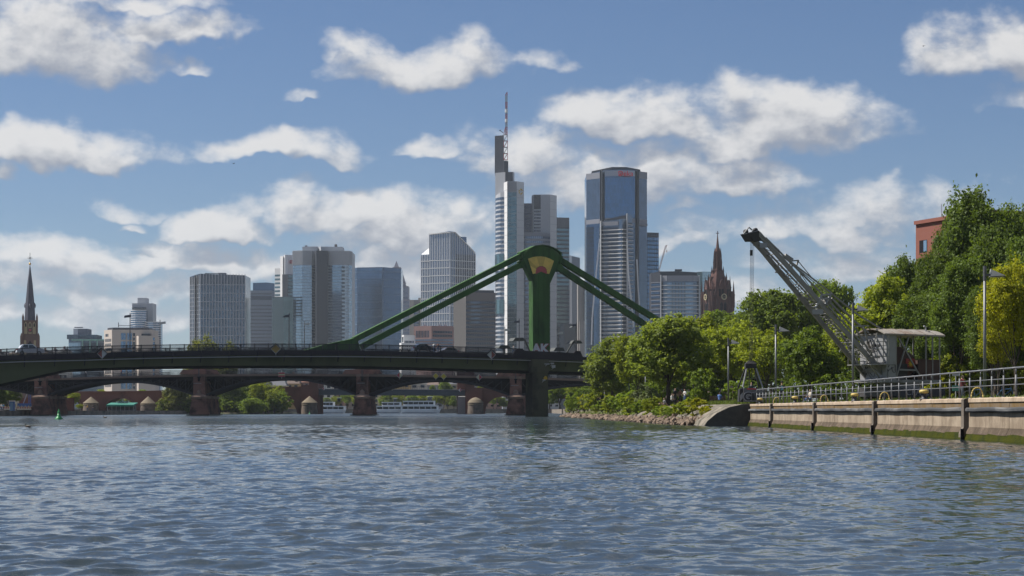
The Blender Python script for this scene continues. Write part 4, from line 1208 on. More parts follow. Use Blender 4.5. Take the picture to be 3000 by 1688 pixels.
for k, px in enumerate(piers[1:5]):
    D = IY(px); X0 = PX(px, D)
    s = D / F
    P = MB().box(X0 - 17.5 * s, X0 + 17.5 * s, D - .9, D + IW + .9, PZ(1166, D), PZ(cy_(px) + 1, D)).build('pier', sand_d, IB)
    # corbelled platform and half round, domed cutwater head
    MB().lathe([(24 * s, PZ(1168, D)), (25.5 * s, PZ(1164.5, D)), (25.5 * s, PZ(1161.5, D)), (22 * s, PZ(1160, D)), (15 * s, PZ(1157, D)), (8 * s, PZ(1155, D)), (6.6 * s, PZ(1149, D)), (7.6 * s, PZ(1148, D)), (5 * s, PZ(1145, D)), (2.4 * s, PZ(1142.5, D)), (0.01, PZ(1141, D))], 18, (X0, D - 1.0, 0)).build('domed_cap', sand_l, P)
    MB().box(X0 - 24.5 * s, X0 + 24.5 * s, D - .95, D + IW + 1, PZ(1168, D), PZ(1160.5, D)).build('corbel', sand_l, P)
    # courses: long body with half round nose, widening towards the water
    ny = 7; ytop, ybot = 1168.0, 1203 + HC * F / D + 4
    for j in range(ny):
        y0, y1 = ytop + (ybot - ytop) * j / ny, ytop + (ybot - ytop) * (j + 1) / ny
        w0 = (21.5 + 9.0 * (j + .5) / ny) * s
        b = MB()
        for (wi, ya_, yb_) in ((w0, y0 + 1.1, y1), (w0 - .20, y0, y0 + 1.1)):
            ring = [(X0 + wi * math.cos(a), D - 1.0 - wi * .85 * math.sin(-a)) for a in [-math.pi + math.pi * i / 14 for i in range(15)]]
            ring += [(X0 + wi, D + IW + 1), (X0 - wi, D + IW + 1)]
            b.prism(ring, PZ(yb_, D), PZ(ya_, D))
        b.build('stone_course', sand_d, P)
    MB().box(X0 - 33 * s, X0 + 33 * s, D - 3, D + IW + 2, -1.5, .22).build('footing', mat('wet_stone', (0.03, 0.028, 0.022), .5), P)
    # parapet over the pier
    b = MB(); yb_ = cy_(px)
    b.extrude([ip(px - 59, yb_ - 1, -.55), ip(px + 59, yb_ - 1, -.55), ip(px + 50, yb_ - 14, -.55), ip(px + 18, yb_ - 15.5, -.55), ip(px + 17, yb_ - 18, -.55), ip(px - 17, yb_ - 18, -.55), ip(px - 18, yb_ - 15.5, -.55), ip(px - 50, yb_ - 14, -.55)], (0, .8, 0))
    b.build('pier_parapet', sand_d, P)
    MB().box(X0 - 18.5 * s, X0 + 18.5 * s, D - 1.15, D, PZ(yb_ + 6, D), PZ(yb_ - 1.5, D)).build('capstone', sand_l, P)
    MB().box(X0 - 1.2 * s, X0 + 1.2 * s, D - 1.45, D - 1.2, PZ(yb_ + 8, D), PZ(yb_ - 18, D)).build('lamp_pole', lampm, P)
    b = MB(); b.box(X0 - 5 * s, X0 + 5 * s, D - 1.6, D - .9, PZ(yb_ + 9, D), PZ(yb_ + 6, D)); b.box(X0 - 2.5 * s, X0 + 2.5 * s, D - 1.5, D - .9, PZ(yb_ + 20, D), PZ(yb_ + 9, D)); b.build('iron_bracket', blackm, P)
    MB().box(X0 - 15 * s, X0 + 8 * s, D - 1.7, D - 1.5, PZ(yb_ + 26, D), PZ(yb_ + 25, D)).build('floodlight', pipem, P)
inear = lambda x, y: ip(x, y, -.6)
nav_board(1171, 1099.5, 9, inear, (s_redb, s_crm), 'small red and cream diamond board right of the third stone pier', False)
nav_board(1277, 1102, 9, inear, (s_yelb, s_yelb), 'left of the pair of bright yellow diamond boards', False)
nav_board(1300, 1103, 9, inear, (s_yelb, s_yelb), 'right of the pair of bright yellow diamond boards', False)
nav_board(1404, 1105.5, 9, inear, (s_crm, s_redb), 'small cream and red diamond board left of the right stone pier', False)
c = ip(826, 1098, -.6); T = thing('no_passage_board', 'rectangular red board with cream stripe on the iron arch bridge', 'sign', tuple(c))
s = c.y / F
MB().box(c.x - 9.7 * s, c.x + 9.7 * s, c.y - .02, c.y + .1, c.z - 6.6 * s, c.z + 6.6 * s).build('frame', pipem, T)
for (a0, a1, m) in ((2.0, 6.2, s_redb), (-2.0, 2.0, s_crm), (-6.2, -2.0, s_redb)): MB().box(c.x - 9.2 * s, c.x + 9.2 * s, c.y - .06, c.y, c.z + a0 * s + .01, c.z + a1 * s - .01).build('stripe', m, T)
MB().box(c.x - .5 * s, c.x + .5 * s, c.y + .1, c.y + .16, c.z - 12 * s, c.z + 13 * s).build('pole', pipem, T)

# ------------------------------------------------------------------ red masonry bridge with steel mid span (third)
OD = 650.0
OB = thing('masonry_bridge', 'long red masonry arch bridge with grey steel middle span, farthest bridge', 'bridge', (PX(900, OD), OD, 0))
def omesh(outline, part, m, back=14.0, D=OD, parent=None):
    b = MB(); b.extrude([PT(x, y, D) for x, y in outline], (0, back, 0)); return b.build(part, m, parent or OB)
def archwall(x0, x1, ytop0, ytop1, xa, xb, ycrown, yspring, part='arch_wall', flip=False):
    n = 16; pts = [(x0, ytop0), (x0, 1226)]
    pts += [(xa, 1226)]
    xm, hw = (xa + xb) / 2, (xb - xa) / 2
    for i in range(n + 1):
        th = math.pi * (1 - i / n); pts.append((xm + hw * math.cos(th), yspring - (yspring - ycrown) * math.sin(th)))
    pts += [(xb, 1226), (x1, 1226), (x1, ytop1)]
    omesh(pts[::-1], part, sandst)
    b = MB()
    ring = [(xm + hw * math.cos(math.pi * (1 - i / n)), yspring - (yspring - ycrown) * math.sin(math.pi * (1 - i / n))) for i in range(n + 1)]
    for (p, q) in zip(ring[:-1], ring[1:]): b.beam(PT(*p, OD - .1), PT(*q, OD - .1), .5, .9, up=(0, 1, 0))
    b.build('arch_ring', sandst, OB)
archwall(150, 300, 1147, 1146.5, 165, 238, 1166, 1196); archwall(300, 432, 1146.5, 1145, 308, 396, 1164, 1196)
archwall(432, 660, 1145, 1139, 470, 640, 1160, 1200); archwall(660, 882, 1139, 1132.5, 690, 873, 1154, 1212)
omesh([(882, 1226), (932, 1226), (932, 1117), (906, 1117), (905, 1128), (882, 1128)], 'abutment', sandst, 18, OD - 1.5)
omesh([(1363, 1226), (1412, 1226), (1412, 1136), (1388, 1136), (1388, 1090), (1363, 1090)], 'abutment', sandst, 18, OD - 1.5)
archwall(1412, 1552, 1136, 1139, 1420, 1524, 1160, 1205); archwall(1552, 1700, 1139, 1143, 1572, 1690, 1163, 1208)
omesh([(1700, 1226), (2100, 1226), (2100, 1158), (1700, 1143)], 'approach_wall', sandst)
for (xa, xb, ya0, yb0) in ((150, 882, 1147, 1132.5), (1412, 2100, 1136, 1158)):
    b = MB(); b.beam(PT(xa, ya0 + 6, OD - .2), PT(xb, yb0 + 6, OD - .2), .3, .4); b.build('string_course', sandst, OB)
steel = mat('girder_teal_grey', (0.050, 0.065, 0.080), .6, var=.15, vscale=.2)
omesh([(932, 1157), (1362, 1159), (1362, 1143), (932, 1140)], 'steel_girder', steel, 12, OD + 1)
omesh([(932, 1140), (1362, 1143), (1362, 1142), (932, 1139)], 'deck_edge', pipem, 12.5, OD + .7)
omesh([(1341, 1226), (1363, 1226), (1363, 1163), (1341, 1163)], 'concrete_pier', w_conc, 10, OD + 1.5)
omesh([(1338, 1226), (1341, 1226), (1341, 1085), (1338, 1085)], 'lit_edge', sand_l, 8, OD + 3); omesh([(1341, 1160), (1363, 1160), (1363, 1085), (1341, 1085)], 'tower_wall', sandst, 8, OD + 3)  # edge strip in lighter stone paints the sunlight on the tower's corner
b = MB()
for k in range(64):
    x = 934 + k * 6.7; p = PT(x, 1139 + 3 * k / 64, OD + 1); b.box(p.x - .03, p.x + .03, p.y, p.y + .05, p.z, p.z + 1.0)
b.beam(PT(932, 1131, OD + 1), PT(1362, 1134, OD + 1), .06, .06); b.build('footway_rail', railm, OB)
roofst = mat('turret_roof', (0.15, 0.12, 0.08), .9, var=.2, vscale=.8)
turst = mat('turret_stone', (0.125, 0.095, 0.075), .9, var=.4, vscale=.7, col2=(0.05, 0.04, 0.034), c2scale=.4)
for (x, hw, ya_, ye, dome) in ((266.6, 23, 1162, 1181, 0), (434, 22.5, 1161, 1182, 0), (906.8, 23.5, 1160, 1180, 0), (1393, 23, 1164, 1180, 1)):
    D = OD - 5; s = D / F; c = (PX(x, D), D, 0)
    tw = MB().lathe([(hw * 1.06 * s, -1.5), (hw * 1.02 * s, .8), (hw * .97 * s, PZ(1190, D)), (hw * .97 * s, PZ(ye, D))], 24, c).build('turret', turst, OB)
    MB().lathe([(hw * .99 * s, PZ(1186, D)), (hw * 1.03 * s, PZ(1185, D)), (hw * .99 * s, PZ(1184, D))], 24, c).build('string_course', roofst, tw)
    pf = [(hw * 1.02 * s, PZ(ye, D)), (.02, PZ(ya_, D))] if not dome else [(hw * 1.02 * s, PZ(ye, D)), (hw * .75 * s, PZ(ye - 8, D)), (hw * .4 * s, PZ(ye - 13.5, D)), (.02, PZ(ya_, D))]
    MB().lathe(pf, 24, c).build('conical_roof', roofst, tw)
of = lambda x, y: PT(x, y, OD - .5)
nav_board(949, 1138.5, 4.8, of, (s_redb, s_wht), 'tiny red and white diamond board left on the steel span', False)
nav_board(1149, 1138.5, 5.2, of, (s_yel, s_yel), 'tiny ochre diamond board in the middle of the steel span', False)
nav_board(1348, 1143, 5.2, of, (s_wht, s_redb), 'tiny white and red diamond board right on the steel span', False)

# ------------------------------------------------------------------ concrete quay on the right
def stained(name, col, streak, algae=None):
    """concrete with vertical run-off streaks and blotches"""
    m = bpy.data.materials.new(name); MATS[name] = m; m.use_nodes = True
    nt = m.node_tree; b = nt.nodes['Principled BSDF']; b.inputs['Roughness'].default_value = .95; b.inputs['Specular IOR Level'].default_value = .12
    t = nd(nt, 'ShaderNodeTexCoord'); v = t.outputs['Object']
    s1 = sstep(nt, nz(nt, vmth(nt, 'MULTIPLY', v, (1, 1.1, .22)), 2.2, 8, .78), .46, .68)
    s2 = sstep(nt, nz(nt, v, .8, 8, .7), .40, .62)
    s3 = sstep(nt, nz(nt, vmth(nt, 'MULTIPLY', v, (1, 2.2, .5)), 5.0, 5, .7), .60, .72)
    def mixc(f, a, c, k=1.0):
        q = nd(nt, 'ShaderNodeMix', data_type='RGBA')
        nt.links.new(mth(nt, 'MULTIPLY', f, k), q.inputs[0])
        if hasattr(a, 'node'): nt.links.new(a, q.inputs[6])
        else: q.inputs[6].default_value = (*a, 1)
        q.inputs[7].default_value = (*c, 1)
        return q.outputs[2]
    c = mixc(s2, col, streak, .85); c = mixc(s1, c, tuple(x * .45 for x in streak), .42); c = mixc(s3, c, (.50, .45, .38), .35)
    nt.links.new(c, b.inputs['Base Color'])
    bm = nd(nt, 'ShaderNodeBump'); bm.inputs['Strength'].default_value = .35; bm.inputs['Distance'].default_value = .03
    nt.links.new(nz(nt, v, 9, 6, .65), bm.inputs['Height']); nt.links.new(bm.outputs[0], b.inputs['Normal'])
    return m
q_main = stained('quay_concrete', (0.33, 0.268, 0.200), (0.20, 0.155, 0.112))
q_cap = stained('quay_coping', (0.44, 0.35, 0.26), (0.30, 0.225, 0.16))
q_band = stained('quay_stained_band', (0.165, 0.125, 0.085), (0.15, 0.092, 0.030))
q_foot = stained('quay_foot', (0.125, 0.095, 0.070), (0.06, 0.047, 0.035))
q_pil = stained('quay_pillar', (0.17, 0.145, 0.12), (0.10, 0.085, 0.07))
algae = mat('algae', (0.040, 0.044, 0.006), .95, spec=.05, var=.35, vscale=3, bump=.5, bscale=12, col2=(0.025, 0.032, 0.008), c2scale=1.5)
fend = mat('fender_timber', (0.060, 0.062, 0.066), .9, spec=.1, var=.3, vscale=3, col2=(0.13, 0.13, 0.13), c2scale=1.4, bump=.3, bscale=6, stretch=(1, .3, 1))
QW = thing('quay_wall', 'stained concrete quay wall with long fender and green algae at its foot', 'wall', (QX, 90, 0))
pil = [18.3, 36.4, 54.5, 72.6, 90.7, 108.7, 126.8]
QEND = 139.0
edges = pil + [QEND]
def qseg(part, prof, y0, y1, m, parent=QW):
    """profile (x, z) swept along y"""
    b = MB(); n = len(prof)
    vs = [(x, y0, z) for x, z in prof] + [(x, y1, z) for x, z in prof]
    b.add(vs, [tuple(range(n)), tuple(range(2 * n - 1, n - 1, -1))] + [(i, n + i, n + (i + 1) % n, (i + 1) % n) for i in range(n)])
    return b.build(part, m, parent)
for a, c in zip(edges[:-1], edges[1:]):
    L_ = c - a - .42; k = 3 if c < QEND else 2
    for j in range(k):
        y0, y1 = a + .21 + L_ * j / k + .008, a + .21 + L_ * (j + 1) / k - .008
        X = QX + random.uniform(-.008, .008)
        qseg('wall_panel', [(X, 1.02), (X, .49), (X + .5, .49), (X + .5, 1.02)], y0, y1, q_main)
        qseg('foot_panel', [(X, .488), (X - .13, .235), (X + .5, .235), (X + .5, .488)], y0, y1, q_foot)
        qseg('stained_panel', [(X + .012, 1.40), (X + .012, 1.022), (X + .5, 1.022), (X + .5, 1.40)], y0, y1, q_band)
    k = 6 if c < QEND else 4
    for j in range(k):
        y0, y1 = a + .21 + L_ * j / k + .005, a + .21 + L_ * (j + 1) / k - .005
        qseg('coping_stone', [(QX - .03, 1.53), (QX - .03, 1.402), (QX + .72, 1.402), (QX + .72, 1.56), (QX + .02, 1.56)], y0, y1, q_cap)
    # timber fender
    b = MB(); n = 22
    for j in range(n):
        y0, y1 = a + .3 + (L_ - .2) * j / n, a + .3 + (L_ - .2) * (j + 1) / n
        dz0, dz1 = .012 * math.sin(y0 * 1.3), .012 * math.sin(y1 * 1.3)
        b.tube((QX - .075, y0, 1.125 + dz0), (QX - .075, y1, 1.125 + dz1), .098, .098, 8, cap=(j in (0, n - 1)))
    b.build('fender', fend, QW)
for p in pil:
    X = QX - .19
    qseg('pillar', [(X, 1.50), (X, .49), (X - .10, .235), (X - .10, .10), (QX + .3, .10), (QX + .3, 1.55), (X + .05, 1.55)], p - .2, p + .2, q_pil)
    b = MB(); b.box(X - .13, X - .02, p - .30, p - .22, -.4, .42); b.box(X - .11, X - .04, p - .32, p - .29, .16, .19); b.build('ladder_recess', blackm, QW)
b = MB(); n = 150
rr = random.Random(4)
prev = None
for i in range(n + 1):
    y = 18.1 + (QEND - 18.1) * i / n; zt = .255 + rr.uniform(-.02, .03); xo = QX - .15 - rr.uniform(0, .03)
    cur = [(xo + .04, y, zt), (xo - .03, y, .05), (xo - .10, y, -.5)]
    if prev: b.add(prev + cur, [(0, 3, 4, 1), (1, 4, 5, 2)])
    prev = cur
b.build('algae_band', algae, QW)
qseg('core', [(QX + .1, 1.4), (QX + .1, -.8), (QX + .7, -.8), (QX + .7, 1.4)], 18.2, QEND - .02, q_foot)
qseg('wall_foot', [(QX - .12, .24), (QX - .16, -.8), (QX + .12, -.8), (QX + .12, .24)], 18.2, QEND - .02, q_foot)

# railing
rl = mat('galvanised_rail', (0.115, 0.12, 0.13), .55, metal=.2, var=.12, vscale=2)
RLX = QX + .36
RT = thing('quay_railing', 'long galvanised tube railing along the quay edge', 'railing', (RLX, 90, 1.56))
ry = [67.0 - 1.69 * 22 + 1.69 * i for i in range(66)]
ry = [y for y in ry if y < QEND - .6]
for nm, z, r in (('top_rail', 2.575, .036), ('mid_rail', 2.215, .017), ('mid_rail', 2.0, .017)):
    b = MB()
    for p, q in zip(ry[:-1], ry[1:]): b.tube((RLX, p, z), (RLX, q, z), r, n=8)
    b.build(nm, rl, RT, smooth=True)
pm = MB(); pm.tube((0, 0, 0), (0, 0, .78), .034, n=8); pm.tube((0, 0, .78), (0, 0, 1.0), .018, n=6); pm.lathe([(.09, 0), (.09, .015), (.045, .03)], 8)
pme = pm.mesh('post', rl, True)
for y in ry: inst('post', pme, RT, (RLX, y, 1.56), random.uniform(0, 3))

# mooring bollards and yellow ladder hoops
yb = mat('bollard_yellow', (0.50, 0.37, 0.10), .6, var=.2, vscale=6); bb_ = mat('bollard_black', (0.035, 0.035, 0.038), .6)
names = ['yellow topped bollard at the far end of the quay', 'yellow topped bollard near the standing man', 'yellow topped bollard at the foot of the lamp post beside the crane', 'yellow topped bollard in front of the crane undercarriage']
for (px, lb) in zip((2227, 2329, 2504, 2707), names):
    Y = (QX + .12) * F / (px - HX); c = (QX + .12, Y, 1.56)
    T = thing('mooring_bollard', lb, 'bollard', c, 'bollards along the quay')
    MB().lathe([(.21, 0), (.21, .03), (.11, .05), (.10, .20), (.14, .25)], 16, c).build('stem', bb_, T, smooth=True)
    MB().lathe([(.14, .25), (.185, .27), (.20, .33), (.185, .385), (.12, .405), (.01, .41)], 16, c).build('head', yb, T, smooth=True)
hn = ['yellow ladder hoop nearest the far end of the quay', 'yellow ladder hoop left of the lamp beside the crane', 'yellow ladder hoop in front of the crane boom foot', 'yellow ladder hoop close to the tall right lamp post']
for (px, lb) in zip((2271, 2409, 2585, 2855), hn):
    Y = (QX + .1) * F / (px - HX); c = Vector((QX - .02, Y, 1.55))
    b = MB(); pts = [c + Vector((.02 + .62 * (1 - math.cos(a)) / 2 if False else .22 - .22 * math.cos(a), 0, .40 * math.sin(a) ** .8)) for a in [math.pi * i / 12 for i in range(13)]]
    for off in (0, ): b.path([p + Vector((0, off, 0)) for p in pts], .022, 7)
    single(b, 'ladder_hoop', yb, lb, 'grab rail', 'ladder hoops along the quay', True, tuple(c))

# ------------------------------------------------------------------ sloping revetment, rock bank
rev = mat('revetment_stone', (0.21, 0.185, 0.15), .95, spec=.1, var=.5, vscale=2.2, bump=.8, bscale=4, col2=(0.085, 0.078, 0.062), c2scale=1.1, c2pos=(.42, .58))
RV = thing('stone_revetment', 'weathered grey stone revetment sloping into the water beyond the quay end', 'wall', (16, 150, 0))
def shoreX(Y): return 13.75 - (Y - 139) * .0245
prof = [(0, -.6), (.05, -.1), (.35, .35), (1.0, .9), (1.9, 1.35), (2.8, 1.55), (3.35, 1.6)]
bkY = [139.05, 153.5, 153.9, 166, 166.3, 180, 180.3, 196, 210]
for a, c in ((139.05, 150.0), (150.35, 214)):
    b = MB(); n = 24; rows = []
    for i in range(n + 1):
        Y = a + (c - a) * i / n; sx = shoreX(Y); w = (17.1 - sx) / 3.35
        sk = 0 if (a < 140 and i == 0) else (i / n if a < 140 else 1 - i / n)
        rows.append([(sx + x * w + .05 * mnoise.noise((x, Y * .4, 1)), Y - (1.6 - z) * 1.6 * sk, z + .06 * mnoise.noise((x * 1.3, Y * .35, 5))) for x, z in prof] + [(17.15, Y, -.6)])
    if a < 140:
        rows[0] = [(p[0], 139.05, p[2]) for p in rows[0]]
    m_ = len(rows[0])
    for p, q in zip(rows[:-1], rows[1:]): b.add(p + q, [(j, m_ + j, m_ + j + 1, j + 1) for j in range(m_ - 1)])
    b.add(rows[0], [tuple(range(m_))]); b.add(rows[-1], [tuple(range(m_ - 1, -1, -1))])
    b.build('revetment_slab', rev, RV)
# vertical end face of the first slab, bulging; shade put into its dark colour
b = MB(); pf = [(QX + .02, 1.585)] + [(13.62 + x, z + .012) for x, z in [(2.8, 1.53), (1.9, 1.33), (1.0, .9), (.35, .36), (.04, -.1), (0, -.6)]] + [(QX + .02, -.6)]
b.extrude([(x, 138.85, z) for x, z in pf], (0, .2, 0)); b.build('end_face', mat('revetment_shaded', (0.075, 0.068, 0.055), .95, var=.5, vscale=2.5, bump=.5, bscale=6, col2=(0.20, 0.18, 0.14), c2scale=2.2, c2pos=(.62, .72)), RV)

# earth bank beyond, and rock fill along the water
b = MB(); rows = []
for i in range(40):
    Y = 139.3 + (352 - 139.3) * i / 39; sx = shoreX(Y) + (0 if Y < 335 else (Y - 335) * .35)
    rows.append([(sx - .2, Y, -.8), (sx + .6, Y, .02), (sx + 1.4, Y, .45 + .1 * mnoise.noise((Y, 0, 0))), (sx + 2.6, Y, 1.0 + .15 * mnoise.noise((Y * .5, 2, 0))), (17.6, Y, 1.52), (18.5, Y, 1.53)])
for p, q in zip(rows[:-1], rows[1:]): b.add(p + q, [(j, 6 + j, 7 + j, j + 1) for j in range(5)])
b.add([rows[-1][0], rows[-1][1], rows[-1][2], rows[-1][3], rows[-1][4], (17.6, 352, -.8)], [(5, 4, 3, 2, 1, 0)])
BANK = structure(b.build('river_bank', m_bank, smooth=True))
rockm = mat('river_rock', (0.165, 0.115, 0.078), .9, var=.35, vscale=2.5, isl=.35, bump=.6, bscale=5, col2=(0.085, 0.070, 0.055), c2scale=1.5, c2pos=(.5, .7))
rmesh = []
for s_ in range(8):
    bm = bmesh.new(); bmesh.ops.create_icosphere(bm, subdivisions=1, radius=1)
    rg = random.Random(s_)
    for v in bm.verts: v.co *= rg.uniform(.62, 1.25)
    for v in bm.verts: v.co = Vector((v.co.x, v.co.y * .8, v.co.z * .7))
    me = bpy.data.meshes.new('rock'); bm.to_mesh(me); bm.free(); me.materials.append(rockm); rmesh.append(me)
rg = random.Random(11)
RK = []
for i in range(900):
    t_ = rg.random() ** 1.5; Y = 146 + (349 - 146) * t_
    sx = shoreX(Y) + (0 if Y < 335 else (Y - 335) * .35)
    w = rg.random(); RK.append((Y, sx - .75 + 1.75 * w, .02 + .42 * w + rg.uniform(-.03, .05), rg.uniform(.16, .40) * (1.25 if rg.random() < .12 else 1)))
RK.sort(key=lambda r: -r[3] / r[0])
rest = MB()
for i, (Y, x, z, r) in enumerate(RK):
    rot = (rg.uniform(0, 6), rg.uniform(0, 6), rg.uniform(0, 6))
    if i < 300: inst('rock', rmesh[i % 8], BANK, (x, Y, z), rot=rot, scale=(r, r, r))
    else:
        me = rmesh[i % 8]; M3 = Matrix.Rotation(rot[2], 3, 'Z') @ Matrix.Rotation(rot[0], 3, 'X')
        rest.add([(M3 @ v.co) * r + Vector((x, Y, z)) for v in me.vertices], [tuple(p.vertices) for p in me.polygons])
rest.build('rock_fill', rockm, BANK)['kind'] = 'stuff'

# ------------------------------------------------------------------ harbour crane
cgr = mat('crane_grey', (0.215, 0.21, 0.20), .6, metal=.25, var=.28, vscale=1.5, col2=(0.10, 0.07, 0.05), c2scale=.8, c2pos=(.56, .75))
csil = mat('crane_silver_paint', (0.265, 0.268, 0.272), .6, metal=.2, var=.15, vscale=1.2, col2=(0.22, 0.21, 0.20), c2scale=.7, c2pos=(.5, .75))
crust = mat('crane_rust', (0.055, 0.026, 0.018), .8, var=.4, vscale=2)
croof = mat('crane_roof', (0.26, 0.235, 0.205), .7, var=.25, vscale=.8, col2=(0.17, 0.11, 0.075), c2scale=.6, c2pos=(.45, .7))
cblk = mat('crane_black', (0.014, 0.013, 0.013), .6, var=.3, vscale=2)
CF, CN = Vector((-.866, -.5, 0)), Vector((.5, -.866, 0))
CC = Vector((PX(2597, 145), 145, 0)); CM = CC - CN * 1.5
def cw(a, b_, z): p = CM + CF * a + CN * b_; return Vector((p.x, p.y, z))
def cq(px, py, b_):
    k = (px - HX) / F; q = CM + CN * b_
    a = (q.x - k * q.y) / (k * CF.y - CF.x)
    Y = q.y + CF.y * a
    return a, PZ(py, Y)
def cp(px, py, b_): a, z = cq(px, py, b_); return cw(a, b_, z)
CR = thing('harbour_crane', 'old grey harbour crane with lattice boom and roofed machine house on the quay', 'crane', tuple(cw(-2, 0, 1.6)))
zfl, zrf, zmid = cq(2597, 1112, 1.5)[1], cq(2597, 977, 1.5)[1], cq(2597, 1065, 1.5)[1]
def cbox(part, a0, a1, b0, b1, z0, z1, m, parent=None):
    return MB().hexa([cw(a1, b0, z0), cw(a1, b1, z0), cw(a0, b1, z0), cw(a0, b0, z0), cw(a1, b0, z1), cw(a1, b1, z1), cw(a0, b1, z1), cw(a0, b0, z1)]).build(part, m, parent or CR)
HLn = 5.3
cbox('platform', -HLn - .1, .55, -1.6, 1.6, zfl - .22, zfl, cgr)
for a0 in (-1.6, -4.4):
    for b0 in (-1.9, 1.7): cbox('wheel_bogie', a0 - .7, a0 + .7, b0 - .25, b0 + .25, 1.75, 2.2, cblk)
for a0 in (-1.2, -2.0, -4.0, -4.8):
    for b0 in (-1.9, 1.7): MB().lathe([(.30, -.09), (.30, .09)], 14, cw(a0, b0, 1.92), axis=CN).build('wheel', cblk, CR)
cbox('undercarriage', -5.4, -.2, -2.1, 1.95, 2.15, 2.75, mat('crane_undercarriage', (0.045, 0.042, 0.045), .7, var=.3, vscale=1.5))
MB().lathe([(1.5, 2.72), (1.5, zfl - .2)], 24, cw(-2.6, 0, 0)).build('turntable', cgr, CR)
l = lettering('CRAVE', .72, cw(-2.6, 1.99, 2.25), mat('spray_pale', (0.30, 0.27, 0.27), .7), CR, name='graffiti', rot=(R(90), 0, math.atan2(-CF.y, -CF.x)), ext=.01, bold=.0)
# machine house: front wall with slots, closed corner, open rear with posts
fw = cbox('front_wall', -.06, 0, -1.5, 1.5, zfl, zrf - .1, csil)
for z0 in (zfl + .55, zfl + 1.75, zfl + 2.55): cbox('wall_seam', 0.0, .02, -1.5, 1.5, z0, z0 + .035, cgr, fw)
for (b0, b1, z0) in ((-.15, .75, zrf - .95), (-.3, .75, zmid + .45)): cbox('window_slot', -.02, .025, b0, b1, z0, z0 + .16, cblk, fw)
cbox('side_wall', -.92, -.06, 1.44, 1.5, zfl, zrf - .1, csil)
cbox('far_side_wall', -2.2, -.06, -1.5, -1.44, zfl, zrf - .1, csil)
cbox('rear_parapet', -HLn, -3.1, 1.44, 1.5, zfl, zfl + 1.55, crust); cbox('rear_parapet', -HLn, -HLn + .06, -1.5, 1.44, zfl, zfl + 1.55, crust); cbox('far_parapet', -HLn + .06, -2.2, -1.5, -1.44, zfl, zfl + 1.3, crust)
for (a0, b0) in ((-3.9, 1.47), (-4.55, 1.47), (-HLn + .04, 1.47), (-HLn + .04, -1.47), (-4.0, -1.47), (-2.6, -1.47), (-.96, 1.47)):
    b = MB(); b.beam(cw(a0, b0, zfl), cw(a0, b0, zrf), .11, .11, up=(0, 1, 0)); b.build('roof_post', cgr, CR)
b = MB(); n = 10; rows = []
for i in range(n + 1):
    t_ = -1 + 2 * i / n; rows.append([cw(.35, t_ * 1.72, zrf + .42 * (1 - t_ * t_)), cw(-HLn - .3, t_ * 1.72, zrf - .04 + .42 * (1 - t_ * t_))])
for p, q in zip(rows[:-1], rows[1:]):
    b.add([p[0], p[1], q[1], q[0]], [(0, 1, 2, 3)]); b.add([v - Vector((0, 0, .09)) for v in (p[0], p[1], q[1], q[0])], [(3, 2, 1, 0)])
for e in (0, 1):
    for p, q in zip(rows[:-1], rows[1:]): b.add([p[e], q[e], q[e] - Vector((0, 0, .09)), p[e] - Vector((0, 0, .09))], [(0, 1, 2, 3)])
for r_ in (rows[0], rows[-1]): b.add([r_[0], r_[1], r_[1] - Vector((0, 0, .12)), r_[0] - Vector((0, 0, .12))], [(0, 1, 2, 3)])
RF = b.build('roof', croof, CR)
for k in range(1, 6):
    a_ = .35 - (HLn + .65) * k / 6; bb = MB()
    for p, q in zip(range(n), range(1, n + 1)):
        tp, tq = -1 + 2 * p / n, -1 + 2 * q / n
        bb.beam(cw(a_, tp * 1.73, zrf + .43 * (1 - tp * tp)), cw(a_, tq * 1.73, zrf + .43 * (1 - tq * tq)), .05, .03)
    bb.build('roof_seam', croof, RF)
b = MB(); b.tube(cw(-HLn + .9, .9, zrf + .25), cw(-HLn + .9, .9, zrf + .62), .06, n=7); b.tube(cw(-HLn + .9, .9, zrf + .6), cw(-HLn + 1.1, .9, zrf + .66), .06, n=7); b.build('vent_pipe', csil, RF)
# machinery in the open part
cbox('winch_frame', -2.4, -1.0, -1.0, 1.1, zfl, zfl + 1.2, cblk)
MB().lathe([(.75, -1.0), (.75, -.9), (.42, -.88), (.42, .88), (.75, .9), (.75, 1.0)], 20, cw(-1.6, 0, zfl + 1.75), axis=CN).build('winch_drum', crust, CR)
MB().lathe([(.9, -.06), (.9, .06)], 24, cw(-2.4, .95, zfl + 1.2), axis=CN).build('gear_wheel', crust, CR)
cbox('ballast', -HLn + .2, -3.2, -1.3, 1.2, zfl, zfl + 1.2, cblk)
pn = cbox('painted_panel', -3.2, -2.3, 1.0, 1.06, zfl + .95, zfl + 1.6, mat('panel_red', (0.28, 0.03, 0.02), .6))
b = MB(); cxx = cw(-2.75, 1.08, zfl + 1.22)
for k in range(10):
    a_ = 2 * math.pi * k / 10; d0 = -CF
    def rp(r, an): return cxx + d0 * (r * math.cos(an)) + Vector((0, 0, r * math.sin(an)))
    b.add([rp(.12, a_ - .3), rp(.34, a_), rp(.12, a_ + .3)], [(0, 1, 2)])
b.add([cxx + d0 * (.16 * math.cos(2 * math.pi * i / 12)) + Vector((0, 0, .16 * math.sin(2 * math.pi * i / 12))) for i in range(12)], [tuple(range(12))])
b.build('painted_sun', mat('paint_yellow', (0.60, 0.42, 0.02), .6), pn)
b = MB()
for (p, q) in (((-.95, zfl + .1), (-2.2, zrf - .2)), ((-1.2, zrf - .3), (-3.3, zfl + .3))): b.beam(cw(p[0], 1.46, p[1]), cw(q[0], 1.46, q[1]), .10, .10)
b.beam(cw(-1.2, 1.46, zfl + .75), cw(-3.0, 1.46, zfl + .72), .10, .12)
